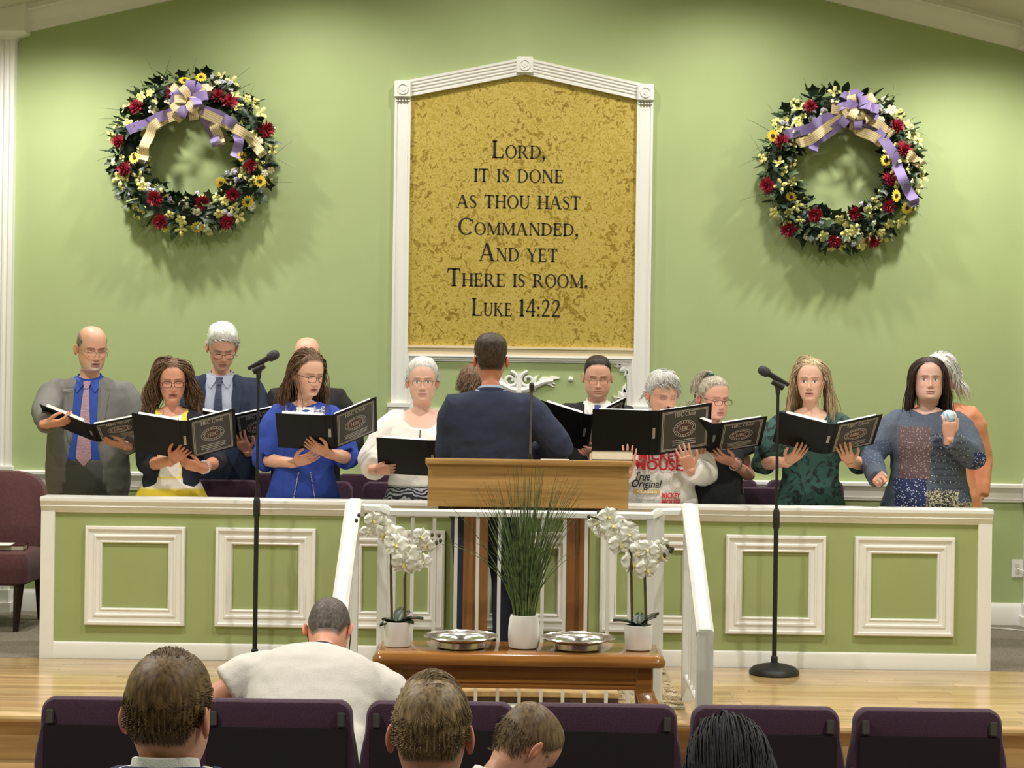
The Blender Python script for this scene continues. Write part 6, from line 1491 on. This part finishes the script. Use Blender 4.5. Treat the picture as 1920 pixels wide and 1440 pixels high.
# --- 11 woman with topknot ponytail and black shirt
M['blacktee'] = cloth('black_tshirt',(34,35,40),.9)
Y11 = 9.86
P11 = build_person('person', dict(H=ht(1328,706,Y11),pos=px_pos(1330,Y11),label='woman with greying ponytail and glasses in black T-shirt',yaw=.26,pitch=.18,sex='f',bw=1.2,bd=1.15,belly=.02,fat=1.,jaw=1.1,hw=1.04,skin=(222,166,146),mouth=.004,age=.4,hair=dict(front=.082,temple=.06,col=(150,136,116)),brow=(120,96,80),eyes='down',rz=.15,
  arms={'R':HB(1295,868,B11,.5,.8,'hold',(-.8,.6,-1)),'L':HB(1376,868,B11,-.85,.5,'flat',(.8,.6,-1))}))
garment(P11,'tshirt',M['blacktee'],.016,.86,(1.435,1.465),sleeves='short',srad=1.35,wr=.005)
lower(P11,'trousers',cloth('dark_jeans',(44,52,70),.9),'trousers',top=.95); shoes(P11,M['black'])
H11 = hair_mat('grey_blonde_hair',(150,136,114),(206,196,176))
hair_cap(P11,H11,.007,rough=.0015)
hair_locks(P11,H11,420,.22,.0035,lambda p,n: (n.x*.8,.8,-.2),seed=11,grav=.9,curl=.1,face=.074,lift=.008,seg=9,rootmask=lambda x,y,z: y>-.01 and z<.07)
m = MB(); top = Vector(P11.HP([(-.02,.02,.128)])[0])
for i in range(24):
    a = 2*PI*i/24; d = Vector((math.cos(a)*.02,math.sin(a)*.02,0)); m.tube([top+d*.3+Vector((0,0,-.012)),top+d*.35+Vector((0,0,.016)),top+d*1.2+Vector((-.02,.02,.026)),top+d*1.5+Vector((-.05,.045,.0)),top+d*1.5+Vector((-.07,.06,-.05)),top+d*1.2+Vector((-.075,.065,-.1))],[.005,.004,.005,.005,.004,.001],5)
tag(m.obj('ponytail',H11,P11.root), kind='stuff')
m = MB(); m.tube([top+Vector((.014*math.cos(a),.014*math.sin(a),.01)) for a in [2*PI*j/12 for j in range(13)]],.006,6); m.obj('hair_tie',mat('teal_hair_tie',(60,110,120),.7),P11.root)
glasses(P11,M['dark_rim'],.0255,.0155,.0015)
m = MB(); c = P11.arms['L']['W'].lerp(P11.arms['L']['E'],.1); ax = (P11.arms['L']['E']-P11.arms['L']['W']).normalized(); u = ax.orthogonal().normalized(); v = ax.cross(u); m.tube([c+(u*math.cos(a)+v*math.sin(a))*.034 for a in [2*PI*j/20 for j in range(21)]],.006,6); m.obj('wristwatch',M['steel'],P11.root)
binder(1333,848,9.66,'open black choir binder held by the woman with the ponytail',tilt=.95,roll=-.06,aL=.5,aR=.12,rx=.05)
# --- 12 blonde woman in green dress
M['greendress'] = pattern_mat('green_floral_dress',(44,82,74),(18,34,34),11,.56,'noise',.75)
Y12 = 9.74
P12 = build_person('person', dict(H=ht(1517,674,Y12),pos=px_pos(1519,Y12),label='woman with long blonde hair in dark green floral dress',yaw=-.2,pitch=.04,sex='f',bw=1.02,skin=(228,180,156),mouth=.004,lip=(186,100,96),hair=dict(front=.084,temple=.062,col=(176,148,108)),brow=(130,100,76),eyes='open',gaze=-.002,rz=-.05,bust=.01,
  arms={'R':HB(1478,866,B12,.45,.85,'flat',(-.8,.5,-1)),'L':HB(1594,866,B12,-.4,.88,'flat',(.8,.5,-1))}))
garment(P12,'dress',M['greendress'],.012,.70,(1.375,1.445),neckw=.115,sleeves='elbow',srad=1.15,puff=.022,wr=.005,flare=.14,cuff=.01)
lower(P12,'skirt',M['greendress'],'skirt',top=.75,hem=.4,off=.02,flare=.1,pleats=.6); shoes(P12,M['black'])
H12 = hair_mat('blonde_hair',(160,130,92),(226,202,162))
hair_cap(P12,H12,.007)
hair_locks(P12,H12,1400,.33,.0028,lambda p,n: (n.x*1.3+(.25 if p.x>.012 else -.25),.25 if p.y<0 else .5,.08),seed=12,grav=1.,curl=.05,face=.066,lift=.024,seg=11,zmin=.0)
band(P12,M['gold_rim'],'necklace',.08,.08,1.44,1.4425,.09,th=.002)
binder(1545,850,9.47,'open black choir binder held by the blonde woman in the green dress',tilt=.95,roll=.0,aL=.28,aR=.26)
# --- 13 woman in patchwork tunic
def patch_mat():
    m, N, L, B = new_mat('patchwork_print'); a = N.new('ShaderNodeAttribute'); a.attribute_name = 'Col'; b = N.new('ShaderNodeAttribute'); b.attribute_name = 'Col2'; tc = N.new('ShaderNodeTexCoord')
    v = N.new('ShaderNodeTexVoronoi'); v.inputs['Scale'].default_value = 85; L.new(tc.outputs['Object'],v.inputs['Vector']); w = N.new('ShaderNodeTexNoise'); w.inputs['Scale'].default_value = 42; w.inputs['Distortion'].default_value = 3; L.new(tc.outputs['Object'],w.inputs['Vector'])
    lt = N.new('ShaderNodeMath'); lt.operation = 'LESS_THAN'; lt.inputs[1].default_value = .30; L.new(v.outputs['Distance'],lt.inputs[0])
    gt = N.new('ShaderNodeMath'); gt.operation = 'GREATER_THAN'; gt.inputs[1].default_value = .52; L.new(w.outputs[0],gt.inputs[0])
    mu = N.new('ShaderNodeMix'); mu.data_type = 'FLOAT'; L.new(b.outputs['Alpha'],mu.inputs[0]); L.new(lt.outputs[0],mu.inputs[2]); L.new(gt.outputs[0],mu.inputs[3])
    mx = N.new('ShaderNodeMix'); mx.data_type = 'RGBA'; L.new(mu.outputs[0],mx.inputs[0]); L.new(a.outputs['Color'],mx.inputs[6]); L.new(b.outputs['Color'],mx.inputs[7]); L.new(mx.outputs[2],B.inputs['Base Color']); B.inputs['Roughness'].default_value = .9; return m
Y13 = 9.74
P13 = build_person('person', dict(H=ht(1740,673,Y13),pos=px_pos(1738,Y13),label='woman with dark shoulder-length hair in blue patchwork tunic holding a ball',yaw=-.1,pitch=-.04,sex='f',bw=1.24,bd=1.22,belly=.04,fat=1.,jaw=1.08,hw=1.05,skin=(222,176,158),lip=(170,104,100),hair=dict(front=.088,temple=.064,col=(46,34,30)),brow=(90,66,54),browk=.5,eyes='open',gaze=-.003,iris=(70,70,72),rz=0,
  arms={'R':dict(w=W(1648,902,9.48),dir=(-.25,-.85,.35),nrm=(-.7,.1,.7),pose='fist',pole=(-1,.6,-.6)),'L':dict(w=W(1779,822,9.44),dir=(.0,-.25,.97),nrm=(.1,-.9,.1),pose='cup',pole=(1,.4,-.9))},hands=1.0,armr=1.1))
def patches(co):
    x,z = co[:,0],co[:,2]/P13.k; C = np.tile(np.array(S((84,92,108))),(len(co),1)); D = np.tile(np.array([*S((97,105,120)),0.]),(len(co),1))
    def put(msk,c,d,al): C[msk] = S(c); D[msk] = (*S(d),al)
    fr = co[:,1] < .02
    put(fr&(x>-.18)&(x<-.02)&(z>1.06)&(z<1.36),(100,80,82),(158,138,136),0); put(fr&(x>-.2)&(x<-.04)&(z>.86)&(z<1.06),(44,54,96),(196,202,220),0)
    put(fr&(x>-.04)&(x<.14)&(z<1.0),(66,62,66),(206,198,164),1.); put(fr&(x>.14)&(z<1.0),(74,84,104),(150,160,176),0)
    st_ = fr&(x>-.02)&(x<.16)&(z>1.0)&(z<1.32)&((z*26)%1<.4); put(st_,(64,70,86),(176,180,186),0)
    put((x>.19)&(z>1.1)&(z<1.22),(40,52,96),(200,206,220),0); put((x>.12)&(z<.93)&fr,(70,64,66),(206,196,162),1.); put((x<-.22)&(z>1.15)&(z<1.28),(70,80,104),(112,118,136),0)
    P13.c2 = D; return C
g13 = garment(P13,'tunic',patch_mat(),.016,.66,(1.425,1.46),sleeves='long',srad=1.22,wr=.005,flare=.1,voxel=.008,colfun=patches)
at = g13.data.color_attributes.new('Col2','FLOAT_COLOR','POINT'); at.data.foreach_set('color',P13.c2.ravel())
lower(P13,'trousers',M['navysuit'],'trousers',top=.9); shoes(P13,M['black'])
H13 = hair_mat('dark_brown_straight_hair',(40,30,28),(76,58,48),.6)
hair_cap(P13,H13,.007)
hair_locks(P13,H13,1400,.30,.0032,lambda p,n: (n.x*1.3+(.3 if p.x>-.004 else -.3),.1 if p.y<0 else .5,.05),seed=13,grav=1.1,curl=.03,face=.068,lift=.022,seg=11,zmin=.0,flat=.45)
hd = P13.arms['L']; bc = P13.root.matrix_world if False else None
wv = Matrix.LocRotScale(Vector(P13.root.location),Matrix.Rotation(P13.root.rotation_euler.z,3,'Z'),None)
q = wv @ (hd['W']+hd['fd']*.115+Vector((0,.038,.0)))
def ball_mat():
    m, N, L, B = new_mat('marbled_ball'); tc = N.new('ShaderNodeTexCoord'); n = N.new('ShaderNodeTexNoise'); n.inputs['Scale'].default_value = 14; n.inputs['Distortion'].default_value = 2; L.new(tc.outputs['Object'],n.inputs['Vector']); r = N.new('ShaderNodeValToRGB'); L.new(n.outputs[0],r.inputs[0]); r.color_ramp.elements[0].position = .45; r.color_ramp.elements[0].color = (*S((196,214,226)),1); r.color_ramp.elements[1].position = .62; r.color_ramp.elements[1].color = (*S((92,150,186)),1); L.new(r.outputs[0],B.inputs['Base Color']); B.inputs['Roughness'].default_value = .4; return m
m = MB(); m.lathe([(  .041*math.sin(PI*i/12)+.0001,-.041*math.cos(PI*i/12)) for i in range(13)],20); o = m.obj('ball',ball_mat()); o.location = q; tag(o,'pale blue marbled ball held in the raised hand of the patchwork tunic woman','ball')
# --- 14 woman in coral jacket
M['coral'] = cloth('coral_jacket',(232,154,118),.8)
P14 = build_person('person', dict(H=ht(1785,668,10.45),pos=px_pos(1768,10.45),label='white-haired woman in coral jacket behind the patchwork tunic woman',yaw=-.5,pitch=.1,sex='f',bw=1.1,age=1,skin=(224,176,154),hair=dict(front=.08,temple=.055,ear=-.02,nape=-.09,col=(206,202,194)),rz=-.35))
garment(P14,'jacket',M['coral'],.018,.80,(1.43,1.465),sleeves='long',srad=1.15,wr=.004,flare=.1); lower(P14,'skirt',pattern_mat('dark_print_skirt',(50,36,36),(170,150,140),30,.55),'skirt',top=.95,hem=.4,off=.01,flare=.05); shoes(P14,M['black'])
Hw14 = hair_mat('white_bob_hair',(220,216,210),(244,242,236),.5,.78); hair_cap(P14,Hw14,.009,lambda X,Y,Z,A: .008*np.clip((Z+.02)/.1,0,1),rough=.006); hair_locks(P14,Hw14,1100,.14,.003,lambda p,n: (n.x*.9,.4,.15),seed=14,grav=1.1,face=.062,lift=.02,seg=8,curl=.1)

# --- grey tote bag standing on a choir chair
bx_ = W(1350,905,10.02); bg = empty('tote_bag',(bx_.x,10.02,STAGE+.4985)); tag(bg,'grey tote bag standing on a choir chair behind the woman with the ponytail','bag')
m = MB(); R = []
for z,w_,d_ in ((0,.13,.055),(.02,.142,.062),(.2,.145,.06),(.36,.14,.045),(.45,.135,.022),(.468,.13,.015)):
    R.append([(w_*math.copysign(abs(math.cos(a))**.4,math.cos(a)),d_*math.copysign(abs(math.sin(a))**.6,math.sin(a)),z) for a in [2*PI*j/28 for j in range(28)]])
m.rings(R); m.obj('body',cloth('grey_bag_cloth',(92,90,98),.8),bg)
m = MB(); m.box((-.12,-.006,.466),(.12,.006,.474),bev=.002); m.obj('zipper',M['blackmetal'],bg)
for y_ in (-.03,.03):
    m = MB(); m.tube([(-.07,y_,.36),(-.06,y_*.6,.45),(-.02,y_*.8-.03,.43),(.03,y_*.8-.03,.43),(.07,y_*.6,.45),(.075,y_,.36)],.008,8); m.obj('strap',cloth('dark_grey_strap',(58,56,62),.8),bg)
# ================================================================== AUDIENCE (seen from behind, seated)
def back_chair(x, y, label): church_chair(x,y,0,0,label,'purple chairs of the rear rows')
def whorl(w, swirl, down=.35):
    w = Vector(w)
    def f(p, n):
        d = p-w; d = d-n*d.dot(n); s = n.cross(d); return d.normalized()+s.normalized()*swirl+Vector((0,0,-down))
    return f
# man in white T-shirt
xa9 = W(519.6,1380,5.74).x
PA = build_person('person', dict(H=1.78,pos=(W(556,1300,6.02).x,6.02,0),rz=PI,sit=1,drop=.37,lean=.88,side=-.10,label='man with shaved dark hair in white T-shirt, bent forward in a purple chair',pitch=.12,yaw=-.12,roll=.05,sex='m',bw=1.16,bd=1.15,belly=.02,skin=(222,160,134),
  hair=dict(front=.072,temple=.05,ear=.0,nape=-.075,col=(92,80,74),k=.85),arms={'L':dict(w=Vector((W(430,1300,6.3).x,6.5,.62)),dir=(.2,.8,-.2),pose='hold',nrm=(0,0,1),pole=(1,.6,-.2)),'R':dict(w=Vector((W(690,1300,6.3).x,6.5,.62)),dir=(-.2,.8,-.2),pose='hold',nrm=(0,0,1),pole=(-1,.6,-.2))}))
garment(PA,'tshirt',cloth('white_tshirt',(208,202,194),.9,var=.02),.018,.84,(1.44,1.475),sleeves='short',srad=1.25,wr=.004,smooth=6)
lower(PA,'trousers',cloth('dark_jeans_audience',(44,48,62)),'trousers',top=.98); shoes(PA,M['black'])
hair_cap(PA,hair_mat('shaved_hair',(78,68,64),(112,100,92)),.0025,rough=.0008)
band(PA,M['black'],'lanyard',.082,.070,1.462,1.492,.03,th=.005)
glasses(PA,M['dark_rim'],.025,.016,.0022)
# teenager
def seated(px, py_crown, Y, H, drop, label, hair, **kw):
    z = W(px,py_crown,Y).z; d = dict(H=H,pos=(W(px,1330,Y).x,Y,0),rz=PI,sit=1,drop=H-z-kw.get('sink',0) if drop is None else drop,label=label,sex='m',hair=hair); d.update(kw); return build_person('person',d)
PT = seated(312,1228,3.55,1.74,None,'teenage boy with wavy brown hair and navy jacket, seen from behind at lower left',dict(front=.07,temple=.05,ear=.008,nape=-.05,col=(92,74,52)),yaw=-.22,skin=(224,166,142),hs=1.02,bw=.98,sink=.06)
garment(PT,'shirt',M['whiteshirt'],.004,1.0,(1.44,1.462),sleeves=None,wr=0,neckw=.07); band(PT,M['whiteshirt'],'collar',.070,.062,1.45,1.492,.035,th=.005)
garment(PT,'jacket',cloth('navy_blazer',(36,48,92)),.02,.80,(1.43,1.462),sleeves='long',srad=1.1,wr=.003); band(PT,cloth('navy_blazer_collar',(36,48,92)),'jacket_collar',.098,.078,1.436,1.476,.04,th=.008,yc=.008); lower(PT,'trousers',M['navysuit'],'trousers',top=1.0); shoes(PT,M['black'])
HT = hair_mat('wavy_brown_hair_teen',(88,68,46),(140,112,78)); hair_cap(PT,HT,.003,rough=.001)
fT = whorl((.0,.095,.062),.9,.3)
hair_locks(PT,HT,4500,lambda p: .007+.058*min(1,max(0,(p.z-.03)/.07)),.0017,fT,seed=31,grav=.25,face=0,lift=.007,seg=6,hang=-.012,sides=3,stick=.9,ell=(.079,.1045,.1285))
# boy with tousled hair
PB_ = seated(808,1272,3.6,1.67,None,'boy with tousled light brown hair, seen from behind near the bottom centre',dict(front=.07,temple=.05,ear=.01,nape=-.048,col=(120,102,78)),yaw=-.02,skin=(228,168,146),hs=.96,bw=.85)
garment(PB_,'shirt',cloth('dark_shirt_boy',(40,44,60)),.012,.85,(1.45,1.478),sleeves='long',wr=.003); lower(PB_,'trousers',M['navysuit'],'trousers',top=1.0); shoes(PB_,M['black'])
HB_ = hair_mat('light_brown_tousled_hair',(122,100,74),(182,156,118)); hair_cap(PB_,HB_,.0025,rough=.001)
hair_locks(PB_,HB_,4500,lambda p: .007+.059*min(1,max(0,(p.z-.035)/.07)),.0016,whorl((.028,.088,.068),-.9,.2),seed=32,grav=.2,face=0,lift=.009,seg=6,hang=-.012,sides=3,stick=.88,ell=(.079,.1045,.1285))
# small child slumped forward
PC = build_person('person', dict(H=1.37,pos=(W(806,1420,4.28).x,4.28,0),rz=2.15,sit=1,drop=.165,lean=.42,label='small child with cropped brown hair and pale blue shirt, head bowed towards the right',pitch=.45,roll=0,sex='m',bw=.82,skin=(214,158,128),hs=.86,hair=dict(front=.075,temple=.055,ear=.002,nape=-.07,col=(112,90,66),k=.9)))
garment(PC,'shirt',cloth('pale_blue_shirt_child',(196,202,226),.8),.014,.84,(1.45,1.478),sleeves='long',srad=1.1,wr=.004); band(PC,M['whiteshirt'],'collar',.088,.068,1.438,1.490,.03,th=.006); lower(PC,'trousers',M['navysuit'],'trousers',top=1.0); shoes(PC,M['black'])
HC = hair_mat('cropped_brown_hair_child',(98,78,56),(140,116,86)); hair_cap(PC,HC,.004,rough=.0012)
hair_locks(PC,HC,2600,.018,.0013,whorl((0,.09,.065),.5,.2),seed=33,grav=.2,face=0,lift=.0,seg=3,hang=-.012,sides=3,stick=.9,ell=(.0785,.1035,.1285))
# dark-haired head at the lower right
PD = build_person('person', dict(H=1.62,pos=(W(1388,1400,3.8).x,3.72,0),rz=PI,sit=1,drop=.40,lean=.36,label='person with long straight black hair, seen from behind at lower right',pitch=.1,sex='f',skin=(214,160,136),hs=.97,hair=dict(front=.08,temple=.06,col=(26,24,26))))
garment(PD,'top',cloth('black_top',(28,28,32)),.014,.82,(1.44,1.465),sleeves='long',wr=.003); lower(PD,'trousers',M['navysuit'],'trousers',top=.98); shoes(PD,M['black'])
HD = hair_mat('straight_black_hair',(18,17,19),(40,38,42),.6); hair_cap(PD,HD,.008)
hair_locks(PD,HD,1700,.42,.003,lambda p,n: (n.x*1.0,.55,.0),seed=34,grav=.8,curl=.02,face=.06,lift=.018,seg=12,zmin=.0,sides=3)
back_chair(PT.root.location.x,3.36,'purple chair of the teenage boy with wavy hair'); back_chair(PB_.root.location.x,3.40,'purple chair of the boy with tousled hair'); back_chair(PC.root.location.x+.02,4.08,'purple chair of the bowed small child'); back_chair(PD.root.location.x,3.50,'purple chair of the person with long black hair')
